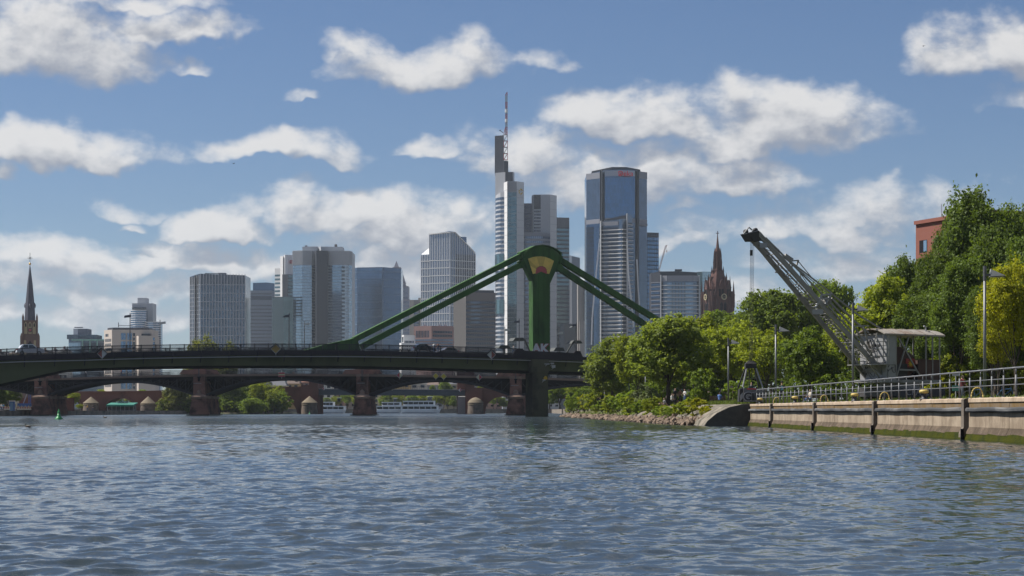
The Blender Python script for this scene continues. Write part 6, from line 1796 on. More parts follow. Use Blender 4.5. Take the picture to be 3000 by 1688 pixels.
# hedge, and dark understorey added for the shade under the trees, closing the park
def shrub_mesh(name, kind, seed, rad, hz, nclump, nleaf, leaf, lump=.5): return crown_mesh(name, rad, hz, seed, 9, nclump, nleaf, leaf, LM[kind], .8, lump=lump)[0]
SB = {k: shrub_mesh('foliage', kd, sd, 1.0, .8, 90, 40, .065) for k, kd, sd in (('a', 'shrub', 41), ('b', 'lime', 42), ('c', 'mid', 43), ('d', 'dark', 44), ('e', 'silver', 45), ('f', 'yellow', 46))}
stemm = MB()
for k in range(7):
    a_ = k * .9; stemm.tube((0, 0, -.9), (.5 * math.cos(a_), .5 * math.sin(a_), .2), .03, .008, 5)
STEM = stemm.mesh('stem', bark)
def shrub(kind, x, Y, z, r, h, label, group, rot=0.0):
    T = thing('shrub', label, 'shrub', (x, Y, z), group); T.scale = (r, r, h / 1.6); T.rotation_euler = (0, 0, rot)
    for nm, me in (('foliage', SB[kind]), ('stem', STEM)):
        o = bpy.data.objects.new(nm, me); COL.objects.link(o); o.parent = T; o.location = (0, 0, .8)
rg = random.Random(77)
for i, (px, D, r, h, k) in enumerate(sorted([(2160, 190, 1.6, 2.2, 'c'), (2052, 205, 1.8, 3.6, 'c'), (2075, 215, 1.8, 3.4, 'd'), (1930, 225, 1.7, 3.2, 'c'), (1912, 232, 1.5, 2.6, 'c'), (2010, 260, 2.6, 4.0, 'd'), (2100, 262, 2.6, 4.2, 'd'), (2180, 255, 2.6, 4.0, 'd'), (2250, 246, 2.6, 4.0, 'd'), (2310, 230, 2.4, 3.6, 'd'), (2440, 220, 2.6, 4.0, 'd'), (2520, 214, 2.6, 4.0, 'd'), (2330, 200, 1.6, 2.6, 'c'), (2430, 192, 1.8, 2.8, 'c'), (1850, 300, 2.6, 4.0, 'd'), (1895, 290, 2.6, 4.2, 'd'), (1950, 280, 2.6, 4.0, 'd'), (1780, 360, 3.0, 4.2, 'd'), (1830, 345, 3.0, 4.4, 'd'), (1730, 420, 3.4, 4.6, 'd'), (1690, 470, 3.4, 4.6, 'd'), (1760, 440, 3.4, 5, 'd')])):
    shrub(k, PX(px, D), D, 1.7, r, h, 'shady undergrowth shrub below the park trees, %s from the left' % ORD[i], 'shady undergrowth of the park', i * .7)
for i in range(15):
    px = 2735 + i * 20; D = 168 + (i % 3) * 2.5
    shrub('b' if i % 4 else 'f', PX(px, D), D, 1.9, 1.7, 3.3 + .4 * (i % 2), 'lime green hedge shrub behind the crane, %s from the left' % ORD[i], 'lime green hedge behind the crane', i * 1.1)
for i in range(20):
    px = 2540 + i * 25; D = 205 + (i % 3) * 5
    shrub('d', PX(px, D), D, 1.9, 2.6, 4.6, 'dark shrub behind the lime hedge, %s from the left' % ORD[i], 'dark shrubs behind the hedge', i * 1.7)
b = MB(); ring = [(PX(468 + 372 * (.5 - .5 * math.cos(a)), 640), 650 - 32 * math.sin(a)) for a in [math.pi * i / 14 for i in range(15)]] + [(PX(840, 640), 690), (PX(468, 640), 690)]
cxr = sum(p[0] for p in ring) / len(ring); cyr = sum(p[1] for p in ring) / len(ring)
b.prism(ring, -.8, .5, top=[(cxr + (x - cxr) * .95, cyr + (y - cyr) * .95) for x, y in ring]); structure(b.build('river_island', m_bank))
for i in range(18):
    px = 486 + i * 20; D = 622 + (i % 3) * 3
    shrub('dcac'[i % 4], PX(px, D), D, .2, 3.6, 4.2 + 1.2 * (i % 3), 'waterside shrub on the river island, %s from the left' % ORD[i], 'shrubs along the river island', i * 1.3)
# shrubs on the river bank slope: photo x, distance, foot row, radius, height, kind
bk = [(2046, 151, 1238, 1.35, 1.75, 'f', 'bright yellow green bush beside the stone revetment'), (2010, 158, 1238, 1.35, 1.75, 'b', 'bushy lime shrub left of the brightest bank bush'), (1978, 166, 1234, 1.2, 1.5, 'a', 'light green shrub below the seated people'), (2070, 148, 1240, .7, 1.2, 'f', 'small yellow shrub at the revetment foot'),
      (1934, 180, 1228, 1.0, 1.2, 'a', 'low green shrub at the left revetment end'), (1954, 173, 1232, 1.0, 1.2, 'b', 'low dark green shrub on the rock edge'), (1895, 212, 1204, 1.4, 2.7, 'e', 'tall silvery flowering shrub nearest the ash tree'), (1868, 222, 1203, 1.6, 3.1, 'e', 'tall silvery flowering shrub in the middle of the bank'), (1908, 196, 1224, 1.3, 1.9, 'b', 'lime shrub at the foot of the silvery shrubs'), (1880, 206, 1222, 1.4, 2.0, 'a', 'green shrub below the tall silvery shrubs'),
      (1838, 236, 1205, 1.7, 2.6, 'a', 'broad green shrub on the bank crest'), (1812, 248, 1207, 1.7, 2.3, 'a', 'broad green shrub left of the silvery shrubs'), (1848, 218, 1220, 1.5, 2.0, 'b', 'lime shrub low on the bank'), (1792, 250, 1214, 1.8, 2.2, 'b', 'low lime shrub on the middle bank'), (1768, 268, 1212, 1.7, 1.8, 'a', 'low green shrub near the strolling couple'),
      (1735, 300, 1206, 1.7, 2.8, 'b', 'bright lime shrub near the bank tip'), (1712, 312, 1207, 1.5, 2.6, 'f', 'yellow green shrub near the bank tip'), (1722, 306, 1203, 1.3, 3.0, 'e', 'silvery shrub behind the lime shrubs at the tip'), (1680, 330, 1207, 1.6, 3.4, 'a', 'upright green shrub at the very tip of the bank'), (1695, 322, 1208, 1.4, 1.9, 'c', 'dark low shrub at the bank tip'), (1668, 338, 1210, 1.2, 1.7, 'b', 'small lime shrub at the outermost bank tip'), (1755, 286, 1212, 1.3, 1.2, 'b', 'ground hugging lime shrub between couple and tip')]
for i, (px, D, yf, r, h, k, lb) in enumerate(bk): shrub(k, PX(px, D), D, PZ(yf, D), r, h, lb, 'shrubs on the river bank', i * .8)
# long grass on the bank and along the quay edge
def grass(name, n, f, seed, hmin, hmax, parent=None):
    rs = np.random.RandomState(seed)
    P = np.array([f(rs) for _ in range(n)])
    a = rs.uniform(0, 6.28, n); h = rs.uniform(hmin, hmax, n); w = .022 + .02 * rs.uniform(size=n)
    dx, dy = np.cos(a), np.sin(a); lean = rs.uniform(.1, .6, n) * h
    V = np.stack([P + np.stack([dx * w, dy * w, 0 * w], -1), P - np.stack([dx * w, dy * w, 0 * w], -1), P + np.stack([-dy * lean, dx * lean, h], -1)], 1).reshape(-1, 3)
    me = bpy.data.meshes.new(name); me.vertices.add(3 * n); me.vertices.foreach_set('co', V.ravel())
    me.loops.add(3 * n); me.loops.foreach_set('vertex_index', np.arange(3 * n)); me.polygons.add(n); me.polygons.foreach_set('loop_start', np.arange(n) * 3); me.polygons.foreach_set('loop_total', np.full(n, 3))
    me.update(); me.materials.append(LM['grass']); o = bpy.data.objects.new(name, me); COL.objects.link(o)
    o['kind'] = 'stuff'; o['label'] = 'long green grass and weeds growing on the river bank'; o['category'] = 'grass'
    return o
def fbank(rs):
    Y = 140 + 208 * rs.uniform() ** 1.3; sx = shoreX(Y) + (0 if Y < 335 else (Y - 335) * .35); w = rs.uniform()
    if Y < 214: return (17.2 + 3.5 * w, Y, 1.5)
    x = sx + 1.2 + (18 - sx) * w; z = .4 + 1.15 * min(1, w * 1.15); return (x, Y, z)
grass('bank_grass', 26000, fbank, 3, .15, .55)
def fq(rs): return (17.9 + 9 * rs.uniform() ** 1.4, 60 + 100 * rs.uniform(), 1.5)
g2 = grass('quay_grass', 9000, fq, 4, .06, .28); g2['label'] = 'thin dry grass on the quay behind the railing'

# ------------------------------------------------------------------ cathedral tower
D = 1150; c0 = (PX(2107, D), D + 9, 0); s = D / F
T = thing('cathedral_tower', 'dark red gothic cathedral tower with openwork spire and clock faces', 'church tower', (c0[0], c0[1], 1.75))
ruby = mat('cathedral_stone', (0.082, 0.034, 0.028), .9, var=.35, vscale=.25, col2=(0.055, 0.028, 0.025), c2scale=.12)
hw = S(43, D)
def rotsq(cx, cy, r, a=R(18), n=4): return [(cx + r * math.cos(a + 2 * math.pi * i / n), cy + r * math.sin(a + 2 * math.pi * i / n)) for i in range(n)]
sq = rotsq(c0[0], c0[1], hw * 1.16, R(45 + 22))
MB().prism(sq, 1, PZ(868, D)).build('square_shaft', ruby, T)
oc = lambda r: rotsq(c0[0], c0[1], r, R(22.5 + 12), 8)
oct_ = MB().prism(oc(S(36, D)), PZ(872, D), PZ(848, D)).build('octagon', ruby, T)
b = MB(); prof = [(34, 848), (31, 836), (28, 824), (24, 812), (19.5, 801), (15, 792), (11.5, 784)]
for (r0, y0), (r1, y1) in zip(prof[:-1], prof[1:]): b.prism(oc(S(r0, D)), PZ(y0, D), PZ(y1, D), top=oc(S(r1, D)))
b.build('cupola', ruby, T)
b = MB(); prof = [(11, 785), (10.5, 760), (8.5, 742), (7.5, 734), (5.5, 726), (4.2, 718), (2.8, 704), (1.6, 690), (.8, 680)]
for (r0, y0), (r1, y1) in zip(prof[:-1], prof[1:]): b.prism(oc(S(r0, D)), PZ(y0, D), PZ(y1, D), top=oc(S(r1, D)))
SP = b.build('spire', ruby, T)
b = MB(); p = Vector((c0[0], c0[1], PZ(677, D))); b.beam(p - Vector((0, 0, 2)), p + Vector((0, 0, .8)), .4, .4, up=(0, 1, 0)); b.beam(p + Vector((-.8, 0, -.5)), p + Vector((.8, 0, -.5)), .4, .4); b.build('finial_cross', ruby, SP)
def pinnacle(x, y, z0, z1, r, par):
    b = MB(); zm = z0 + (z1 - z0) * .45
    b.prism(rotsq(x, y, r, R(45)), z0, zm); b.prism(rotsq(x, y, r * 1.25, R(45)), zm, zm + .4); b.prism(rotsq(x, y, r * .95, R(45)), zm + .4, z1, top=rotsq(x, y, r * .06, R(45)))
    b.build('pinnacle', ruby, par)
for i in range(8):
    a = R(22.5 + 12) + i * math.pi / 4
    for rr, y0, y1, r in ((36.5, 872, 806, .95), (26, 840, 796, .7), (17, 806, 776, .55), (11.4, 790, 738, .5), (9.5, 752, 722, .4)): pinnacle(c0[0] + S(rr, D) * math.cos(a), c0[1] + S(rr, D) * math.sin(a), PZ(y0, D), PZ(y1, D), r, T)
    a2 = a + math.pi / 8; b = MB(); x, y = c0[0] + S(33.4, D) * math.cos(a2), c0[1] + S(33.4, D) * math.sin(a2)
    q = Vector((math.cos(a2), math.sin(a2), 0)); u = Vector((-q.y, q.x, 0)); cc = Vector((x, y, 0))
    for e in (-.9, .9): b.extrude([cc + u * (e - .55) + Vector((0, 0, PZ(868, D))), cc + u * (e + .55) + Vector((0, 0, PZ(868, D))), cc + u * (e + .55) + Vector((0, 0, PZ(848, D))), cc + u * e + Vector((0, 0, PZ(844, D))), cc + u * (e - .55) + Vector((0, 0, PZ(848, D)))], q * .25)
    b.build('lancet_window', blackm, T)
    b = MB(); b.extrude([cc + u * -2 + Vector((0, 0, PZ(846, D))), cc + u * 2 + Vector((0, 0, PZ(846, D))), cc + Vector((0, 0, PZ(818, D)))], q * .6); b.build('gable', ruby, T)
for i in range(4):
    a = R(67) + i * math.pi / 2
    pinnacle(c0[0] + hw * 1.14 * math.cos(a), c0[1] + hw * 1.14 * math.sin(a), PZ(900, D), PZ(820, D), .95, T)
    for e in (-1, 1): pinnacle(c0[0] + hw * 1.1 * math.cos(a + .14 * e), c0[1] + hw * 1.1 * math.sin(a + .14 * e), PZ(930, D), PZ(855, D), .7, T)
    a2 = a + math.pi / 4; q = Vector((math.cos(a2), math.sin(a2), 0)); u = Vector((-q.y, q.x, 0)); rr = hw * 1.16 * math.cos(math.pi / 4)
    cc = Vector((c0[0], c0[1], 0)) + q * (rr + .1)
    for e in (-5.4, -3.5, 3.5, 5.4): b = MB(); b.beam(cc + u * e + Vector((0, 0, 2)), cc + u * e + Vector((0, 0, PZ(852, D))), .5, .9, up=q); b.build('buttress_rib', ruby, T)
    b = MB()
    for e in (-1.2, 1.2): b.extrude([cc + u * (e - .8) + Vector((0, 0, 20)), cc + u * (e + .8) + Vector((0, 0, 20)), cc + u * (e + .8) + Vector((0, 0, PZ(890, D))), cc + u * e + Vector((0, 0, PZ(884, D))), cc + u * (e - .8) + Vector((0, 0, PZ(890, D)))], q * .2)
    b.build('belfry_window', blackm, T)
    # clock: ring, twelve marks, hands
    cz = PZ(869, D); ctr = cc + q * .95 + Vector((0, 0, cz)); b = MB()
    b.lathe([(1.85, 0), (1.85, .1), (1.55, .1), (1.55, 0)], 24, ctr, axis=q)
    for k in range(12):
        an = k * math.pi / 6; d_ = u * math.cos(an) + Vector((0, 0, math.sin(an))); b.beam(ctr + d_ * 1.0, ctr + d_ * 1.55, .3, .12, up=q)
    ck = b.build('clock_ring', mat('clock_gold', (0.42, 0.36, 0.22), .5), T)
    b = MB(); b.lathe([(1.5, -.05), (1.5, 0.02)], 24, ctr, axis=q); b.build('clock_face', blackm, ck)
    b = MB()
    for an, l_ in ((R(200), 1.2), (R(345), .9)): d_ = u * math.cos(an) + Vector((0, 0, math.sin(an))); b.beam(ctr + q * .12, ctr + q * .12 + d_ * l_, .18, .06, up=q)
    b.build('clock_hand', MATS['clock_gold'], ck)

# ------------------------------------------------------------------ church at the left
D = 900; cx = PX(80, D); cyy = D + 5
T = thing('church_tower', 'sandstone church tower with slate needle spire and golden ball', 'church tower', (cx, cyy, 1.0))
slate = mat('slate', (0.062, 0.062, 0.085), .5, var=.15, vscale=.5); plast = mat('church_plaster', (0.33, 0.27, 0.16), .85)
chs = mat('church_stone', (0.140, 0.078, 0.062), .9, var=.3, vscale=.4)
rq = lambda r: rotsq(cx, cyy, r, R(45 + 14))
MB().prism(rq(S(27.5, D) * 1.25), 1, PZ(992, D)).build('lower_stage', chs, T)
MB().prism(rq(S(26, D) * 1.22), PZ(994, D), PZ(983, D)).build('gallery', chs, T)
MB().prism(rq(S(22.5, D) * 1.22), PZ(984, D), PZ(938, D)).build('upper_stage', chs, T)
for i in range(4):
    a = R(59) + i * math.pi / 2
    for rr, y0, y1, r in ((S(23, D) * 1.22, 960, 928, .55), (S(27.5, D) * 1.25, 1010, 985, .7)): 
        x, y = cx + rr * math.cos(a), cyy + rr * math.sin(a); b = MB(); b.prism(rotsq(x, y, r, R(45)), PZ(y0, D) - 6, PZ(y1, D)); b.prism(rotsq(x, y, r, R(45)), PZ(y1, D), PZ(y1, D) + 1.6, top=rotsq(x, y, .05, R(45))); b.build('corner_turret', chs, T)
    a2 = a + math.pi / 4; q = Vector((math.cos(a2), math.sin(a2), 0)); u = Vector((-q.y, q.x, 0))
    r1 = S(22.5, D) * 1.22 * math.cos(math.pi / 4); cc = Vector((cx, cyy, 0)) + q * (r1 + .02)
    Z = lambda yy: Vector((0, 0, PZ(yy, D)))
    for e in (-1.9, 0, 1.9):
        b = MB(); b.extrude([cc + u * (e - .7) + Z(978), cc + u * (e + .7) + Z(978), cc + u * (e + .7) + Z(948), cc + u * e + Z(941), cc + u * (e - .7) + Z(948)], q * .12); pl_ = b.build('plaster_niche', plast, T)
        b = MB(); b.extrude([cc + u * (e - .28) + Z(957), cc + u * (e + .28) + Z(957), cc + u * (e + .28) + Z(949), cc + u * e + Z(946), cc + u * (e - .28) + Z(949)], q * .2); b.build('niche_window', blackm, pl_)
    ctr = cc + q * .3 + Z(967); b = MB(); b.lathe([(1.05, 0), (1.05, .1), (.62, .1), (.62, 0)], 20, ctr, axis=q); ck = b.build('clock_ring', blackm, T)
    MB().lathe([(.60, 0), (.60, .15)], 16, ctr, axis=q).build('clock_face', sunred, ck)
    b = MB()
    for k in range(12): an = k * math.pi / 6; d_ = u * math.cos(an) + Vector((0, 0, math.sin(an))); b.beam(ctr + d_ * .7 + q * .12, ctr + d_ * 1.0 + q * .12, .10, .06, up=q)
    b.build('clock_marks', MATS['clock_gold'], ck)
    r2 = S(27.5, D) * 1.25 * math.cos(math.pi / 4); cc = Vector((cx, cyy, 0)) + q * (r2 + .02)
    for e in (-2.2, 2.2): b = MB(); b.extrude([cc + u * (e - .5) + Z(1060), cc + u * (e + .5) + Z(1060), cc + u * (e + .5) + Z(997), cc + u * (e - .5) + Z(997)], q * .1); b.build('plaster_strip', plast, T)
    b = MB(); b.extrude([cc + u * -1.2 + Z(1060), cc + u * 1.2 + Z(1060), cc + u * 1.2 + Z(1008), cc + Z(998), cc + u * -1.2 + Z(1008)], q * .12); b.build('belfry_window', blackm, T)
b = MB(); o8 = lambda r: rotsq(cx, cyy, r, R(14 + 22.5), 8)
for (r0, y0), (r1, y1) in zip([(17, 940), (14.6, 896), (8.2, 830), (.8, 774)][:-1], [(17, 940), (14.6, 896), (8.2, 830), (.8, 774)][1:]): b.prism(o8(S(r0, D)), PZ(y0, D), PZ(y1, D), top=o8(S(r1, D)))
SP = b.build('spire', slate, T)
for i in range(4):
    a = R(14 + 45) + i * math.pi / 2 + math.pi / 4; x, y = cx + S(13, D) * math.cos(a), cyy + S(13, D) * math.sin(a)
    b = MB(); b.prism(rotsq(x, y, .55, a), PZ(900, D), PZ(893, D)); b.prism(rotsq(x, y, .7, a), PZ(893, D), PZ(885, D), top=rotsq(x, y, .05, a)); b.build('dormer', slate, SP)
gb = mat('gilded', (0.55, 0.33, 0.08), .35, metal=.7)
MB().lathe([(.01, -.55), (.4, -.4), (.56, 0), (.4, .4), (.01, .55)], 14, (cx, cyy, PZ(771, D))).build('golden_ball', gb, SP, smooth=True)
b = MB(); b.beam((cx, cyy, PZ(768, D)), (cx, cyy, PZ(738, D)), .16, .16, up=(0, 1, 0)); b.beam((cx - 1.2, cyy, PZ(754, D)), (cx + 1.2, cyy, PZ(754, D)), .16, .16)
for e in (-1, 1): b.beam((cx - .6, cyy, PZ(754 + 4 * e, D)), (cx + .6, cyy, PZ(754 - 4 * e, D)), .1, .1)
b.build('cross', blackm, SP)

# ------------------------------------------------------------------ red brick block at the upper right
brk = mat('red_render', (0.19, 0.062, 0.042), .85, var=.1, vscale=.5, bump=.2, bscale=6)
D0, D1 = 300, 262
A = PT(2683, 650, D0); B_ = PT(2900, 561, D1); ztop = A.z
T = thing('red_apartment_block', 'red brick apartment block whose roof corner shows above the dark trees', 'building', (A.x, A.y, 2.1))
dd = (Vector((PX(2900, D1 + 20), D1 + 20, 0)) - Vector((A.x, A.y, 0))); ln = dd.length; dd /= ln; nn = Vector((dd.y, -dd.x, 0))
p0 = Vector((A.x, A.y, 0)); p1 = p0 + dd * ln
MB().prism([tuple(p0)[:2], tuple(p1)[:2], tuple(p1 - nn * 14)[:2], tuple(p0 - nn * 14)[:2]], 1.8, ztop).build('wall', brk, T)
b = MB(); b.beam(p0 + nn * .1 + Vector((0, 0, ztop - .2)), p1 + nn * .1 + Vector((0, 0, ztop - .2)), .5, .55); b.build('coping', brk, T)
for fl in range(7):
    for k in range(6):
        u0 = 1.0 + k * 5.0; z0 = ztop - 4.9 - fl * 3.2
        if u0 + 3 > ln or z0 < 3: continue
        q0, q1 = p0 + dd * u0, p0 + dd * (u0 + 2.1)
        b = MB(); b.extrude([q0 + nn * .02 + Vector((0, 0, z0)), q1 + nn * .02 + Vector((0, 0, z0)), q1 + nn * .02 + Vector((0, 0, z0 + 1.9)), q0 + nn * .02 + Vector((0, 0, z0 + 1.9))], -nn * .3); w_ = b.build('window', blackm, T)
        q2 = p0 + dd * (u0 + 1.25); b = MB(); b.extrude([q2 + nn * .05 + Vector((0, 0, z0 + .1)), q1 + nn * .05 + Vector((0, 0, z0 + .1)), q1 + nn * .05 + Vector((0, 0, z0 + 1.8)), q2 + nn * .05 + Vector((0, 0, z0 + 1.8))], nn * .04); b.build('pane', gl_pale, w_)
for u0 in (2.5, 8.5): b = MB(); p = p0 + dd * u0 - nn * 3; b.tube((p.x, p.y, ztop), (p.x, p.y, ztop + 2.6), .05, n=5); b.build('antenna', pipem, T)

# ------------------------------------------------------------------ town houses on the far bank and behind the left quay
rfs = [mat('roof_slate', (0.085, 0.088, 0.10), .6, var=.15, vscale=.6), mat('roof_brown', (0.12, 0.085, 0.07), .8, var=.2, vscale=.6), mat('roof_red', (0.17, 0.075, 0.05), .8, var=.2, vscale=.6)]
wls = [mat('plaster_cream', (0.42, 0.36, 0.25), .85, var=.08, vscale=.3), mat('plaster_ochre', (0.40, 0.28, 0.14), .85, var=.08, vscale=.3), mat('plaster_grey', (0.34, 0.335, 0.33), .85, var=.08, vscale=.3), mat('plaster_rose', (0.30, 0.20, 0.17), .85, var=.08, vscale=.3), mat('plaster_white', (0.50, 0.49, 0.46), .85, var=.08, vscale=.3)]
wd_ = ['cream', 'ochre', 'grey', 'rose', 'white']
def house(px0, px1, D, yeave, yridge, wi, ri, label, group, cols=None, rows=4, base=1.75, yw=None):
    x0, x1 = PX(px0, D), PX(px1, D); ze, zr = PZ(yeave, D), PZ(yridge, D)
    T = thing('town_house', label, 'house', ((x0 + x1) / 2, D, base), group)
    MB().box(x0, x1, D, D + 11, base - .2, ze).build('wall', wls[wi], T)
    b = MB(); o_ = .4; b.add([(x0 - o_, D - o_, ze), (x1 + o_, D - o_, ze), (x1 + o_, D + 11.4, ze), (x0 - o_, D + 11.4, ze), (x0 + 1.5, D + 5.5, zr), (x1 - 1.5, D + 5.5, zr)], [(0, 1, 5, 4), (1, 2, 5), (2, 3, 4, 5), (3, 0, 4), (3, 2, 1, 0)]); rf = b.build('roof', rfs[ri], T)
    MB().box(x0 + 2.2, x0 + 3.2, D + 4, D + 5, ze, zr + 1.1).build('chimney', wls[3], rf)
    cols = cols or max(2, int((x1 - x0) / 2.6)); cw_, rh = (x1 - x0) / cols, (ze - base - 1) / rows
    me = MB().box(-cw_ * .24, cw_ * .24, -.06, .1, -rh * .28, rh * .28).mesh('window', gl_dark)
    for r_ in range(rows):
        for c in range(cols): inst('window', me, T, (x0 + cw_ * (c + .5), D, base + .8 + rh * (r_ + .5)))
    dme = MB().box(-.5, .5, -.2, 2, 0, 1.2).mesh('dormer', rfs[ri])
    for c in range(1, cols, 3): inst('dormer', dme, rf, (x0 + cw_ * (c + .5), D + 1.0, ze + .5))
row = [(590, 640, 1128, 1108), (640, 700, 1122, 1100), (702, 760, 1126, 1104), (762, 838, 1130, 1112), (840, 876, 1124, 1096), (877, 905, 1120, 1104), (935, 972, 1125, 1110), (973, 1006, 1128, 1108), (1008, 1062, 1122, 1104), (1064, 1112, 1126, 1110), (1113, 1200, 1122, 1106), (1202, 1250, 1124, 1108), (1251, 1300, 1128, 1112), (1302, 1340, 1126, 1110), (1415, 1470, 1140, 1126), (1475, 1540, 1136, 1120), (1550, 1640, 1138, 1122)]
for i, (a, c, ye, yr) in enumerate(row):
    wi, ri = (4, 0, 2, 0, 1, 3, 4, 3, 2, 0, 1, 4, 2, 0, 3, 2, 4)[i], (0, 0, 1, 0, 1, 2, 0, 2, 0, 1, 0, 0, 1, 0, 2, 0, 1)[i]
    house(a, c, 900 + (i % 3) * 12, ye, yr, wi, ri, '%s town house with %s roof, %s from the left on the far embankment' % (wd_[wi], ('slate', 'brown', 'red')[ri], ORD[i]), 'town houses on the far embankment', rows=5)
for i, (a, c, ye, yr) in enumerate([(-20, 24, 1040, 1030), (26, 48, 1036, 1029), (112, 140, 1034, 1024), (141, 168, 1032, 1022), (169, 199, 1030, 1020)]):
    house(a, c, 1050, ye, yr, (2, 0, 0, 2, 4)[i], (0, 1, 1, 0, 0)[i], ('grey house roof at the far left edge above the bridge', 'cream house left of the church tower', 'cream house just right of the church tower', 'grey house with chimneys between church and stepped office', 'white house beside the stepped teal office')[i], 'house roofs left of the offices', rows=8, base=1.0)
# conical museum roof seen over the steel span
D = 905; x = PX(1278, D); T = thing('round_pavilion', 'round pavilion with grey conical roof behind the steel span', 'building', (x, D, 1.75))
MB().lathe([(S(20, D), 1.7), (S(20, D), PZ(1134, D))], 20, (x, D, 0)).build('wall', wls[0], T)
MB().lathe([(S(23, D), PZ(1134, D)), (S(9, D), PZ(1119, D)), (.05, PZ(1116, D))], 20, (x, D, 0)).build('conical_roof', w_pale, T)

# ------------------------------------------------------------------ boats
hullw = mat('boat_white', (0.86, 0.86, 0.85), .4, var=.05); bwin = glass('boat_window', (0.05, 0.06, 0.07), isl=.3)
def boat(px0, px1, D, ywl, decks, label, bowdir=1):
    x0, x1 = PX(px0, D), PX(px1, D); L = x1 - x0; w = 6.0
    T = thing('excursion_boat', label, 'boat', ((x0 + x1) / 2, D, 0), 'white excursion boats moored at the far quay')
    zd = PZ(1203.5, D) if False else 1.3
    b = MB(); n = 14; low, up = [], []
    for i in range(n + 1):
        t = i / n; tt = t if bowdir > 0 else 1 - t; wd2 = w / 2 * (1 if tt < .72 else max(.03, 1 - ((tt - .72) / .28) ** 2)) * (1 if tt > .05 else .8); sh = .55 * max(0, tt - .7) / .3
        low.append((x0 + L * t + (0 if tt < .9 else -.8 * bowdir * (tt - .9) * 10), wd2 * .85, -.4)); up.append((x0 + L * t, wd2, zd + sh))
    vs = [(x, D - q, z) for x, q, z in low] + [(x, D - q, z) for x, q, z in up] + [(x, D + q, z) for x, q, z in low] + [(x, D + q, z) for x, q, z in up]
    m_ = n + 1; fs = []
    for i in range(n): fs += [(i, i + 1, m_ + i + 1, m_ + i), (2 * m_ + i + 1, 2 * m_ + i, 3 * m_ + i, 3 * m_ + i + 1), (m_ + i, m_ + i + 1, 3 * m_ + i + 1, 3 * m_ + i), (i + 1, i, 2 * m_ + i, 2 * m_ + i + 1)]
    fs += [(0, m_, 3 * m_, 2 * m_), (n, 2 * m_ + n, 3 * m_ + n, m_ + n)]
    b.add(vs, fs); b.build('hull', hullw, T)
    b = MB(); b.box(x0 + L * .02, x0 + L * .9, D - w / 2 - .03, D - w / 2 + .1, .05, .3); b.build('boot_stripe', mat('boat_stripe', (0.10, 0.13, 0.16), .5), T)
    z = zd
    for k, (f0, f1, h) in enumerate(decks):
        xa, xb = x0 + L * f0, x0 + L * f1; ins = .25 + .15 * k
        b = MB(); b.prism([(xa, D - w / 2 + ins), (xb, D - w / 2 + ins), (xb + .6 * bowdir * (1 if bowdir > 0 else 0), D), (xb, D + w / 2 - ins), (xa, D + w / 2 - ins)], z, z + h); dk = b.build('deckhouse', hullw, T)
        nwin = max(3, int((xb - xa) / 2.0)); cwid = (xb - xa) / nwin
        me = MB().box(-cwid * .45, cwid * .45, -.05, .05, -h * .27, h * .27).mesh('window', bwin)
        for j in range(nwin): inst('window', me, dk, (xa + cwid * (j + .5), D - w / 2 + ins, z + h * .52))
        b = MB(); b.box(xa - .3, xb + .5, D - w / 2 + ins - .2, D + w / 2 - ins + .2, z + h, z + h + .12); b.build('deck_edge', hullw, dk)
        z += h + .12
    b = MB()
    for j in range(9): xx = x0 + L * (decks[-1][0] + .02 + (decks[-1][1] - decks[-1][0]) * j / 8); b.tube((xx, D - 2.2, z), (xx, D - 2.2, z + .9), .03, n=4)
    b.tube((x0 + L * decks[-1][0], D - 2.2, z + .9), (x0 + L * decks[-1][1], D - 2.2, z + .9), .03, n=4); b.build('deck_rail', pipem, T)
    xa = x0 + L * (.66 if bowdir > 0 else .2); MB().box(xa, xa + L * .12, D - 1.3, D + 1.3, z, z + 1.5).build('wheelhouse', bwin, T)
    b = MB(); b.box(xa - .2, xa + L * .12 + .3, D - 1.5, D + 1.5, z + 1.5, z + 1.65); b.build('wheelhouse_roof', hullw, T)
    return T
boat(939, 1015, 775, 1212, [(.08, .92, 1.5), (.1, .5, 1.5)], 'white excursion boat between masonry abutment and third stone pier')
boat(1100, 1180, 790, 1212, [(.06, .95, 1.6), (.25, .9, 1.4)], 'white double deck boat directly right of the third stone pier')
boat(1176, 1292, 768, 1212, [(.03, .9, 1.7), (.05, .82, 1.7)], 'longest white excursion boat with two window rows')
# restaurant boat with green awning
D = 545; T = thing('restaurant_boat', 'moored restaurant boat with green awning and white name board', 'boat', (PX(352, D), D, 0))
x0, x1 = PX(310, D), PX(396, D)
MB().box(x0, x1, D, D + 6, -.3, .55).build('pontoon', blackm, T)
MB().box(x0 + .5, x1 - .3, D + .2, D + .3, .55, 1.35).build('railing_panel', mat('boat_grey', (0.07, 0.07, 0.075), .7), T)
MB().box(x0 + .8, x1 - .8, D + 3, D + 5.8, .55, 3.0).build('cabin', mat('cabin_dark', (0.05, 0.055, 0.055), .7), T)
b = MB(); b.extrude([(x0 + .2, D - .3, 2.75), (x0 + .2, D - .3, 2.25), (x0 + .2, D + 6, 3.2), (x0 + .2, D + 6, 3.35)], (x1 - x0 - .6, 0, 0)); b.build('awning', mat('awning_green', (0.02, 0.16, 0.12), .8, var=.1, vscale=1), T)
for k in range(7): xx = x0 + .5 + (x1 - x0 - 1) * k / 6; b = MB(); b.tube((xx, D, .5), (xx, D, 2.6), .05, n=5); b.build('awning_post', pipem, T)
for k in range(6): xx = x0 + 1 + k * 1.2; MB().box(xx, xx + .8, D + 1, D + 1.8, 1.2, 1.28).build('table', wht, T)
sg = MB().box(PX(339, D), PX(368.5, D), D + 2.9, D + 3.0, PZ(1181.5, D), PZ(1175, D)).build('name_board', blackm, T)
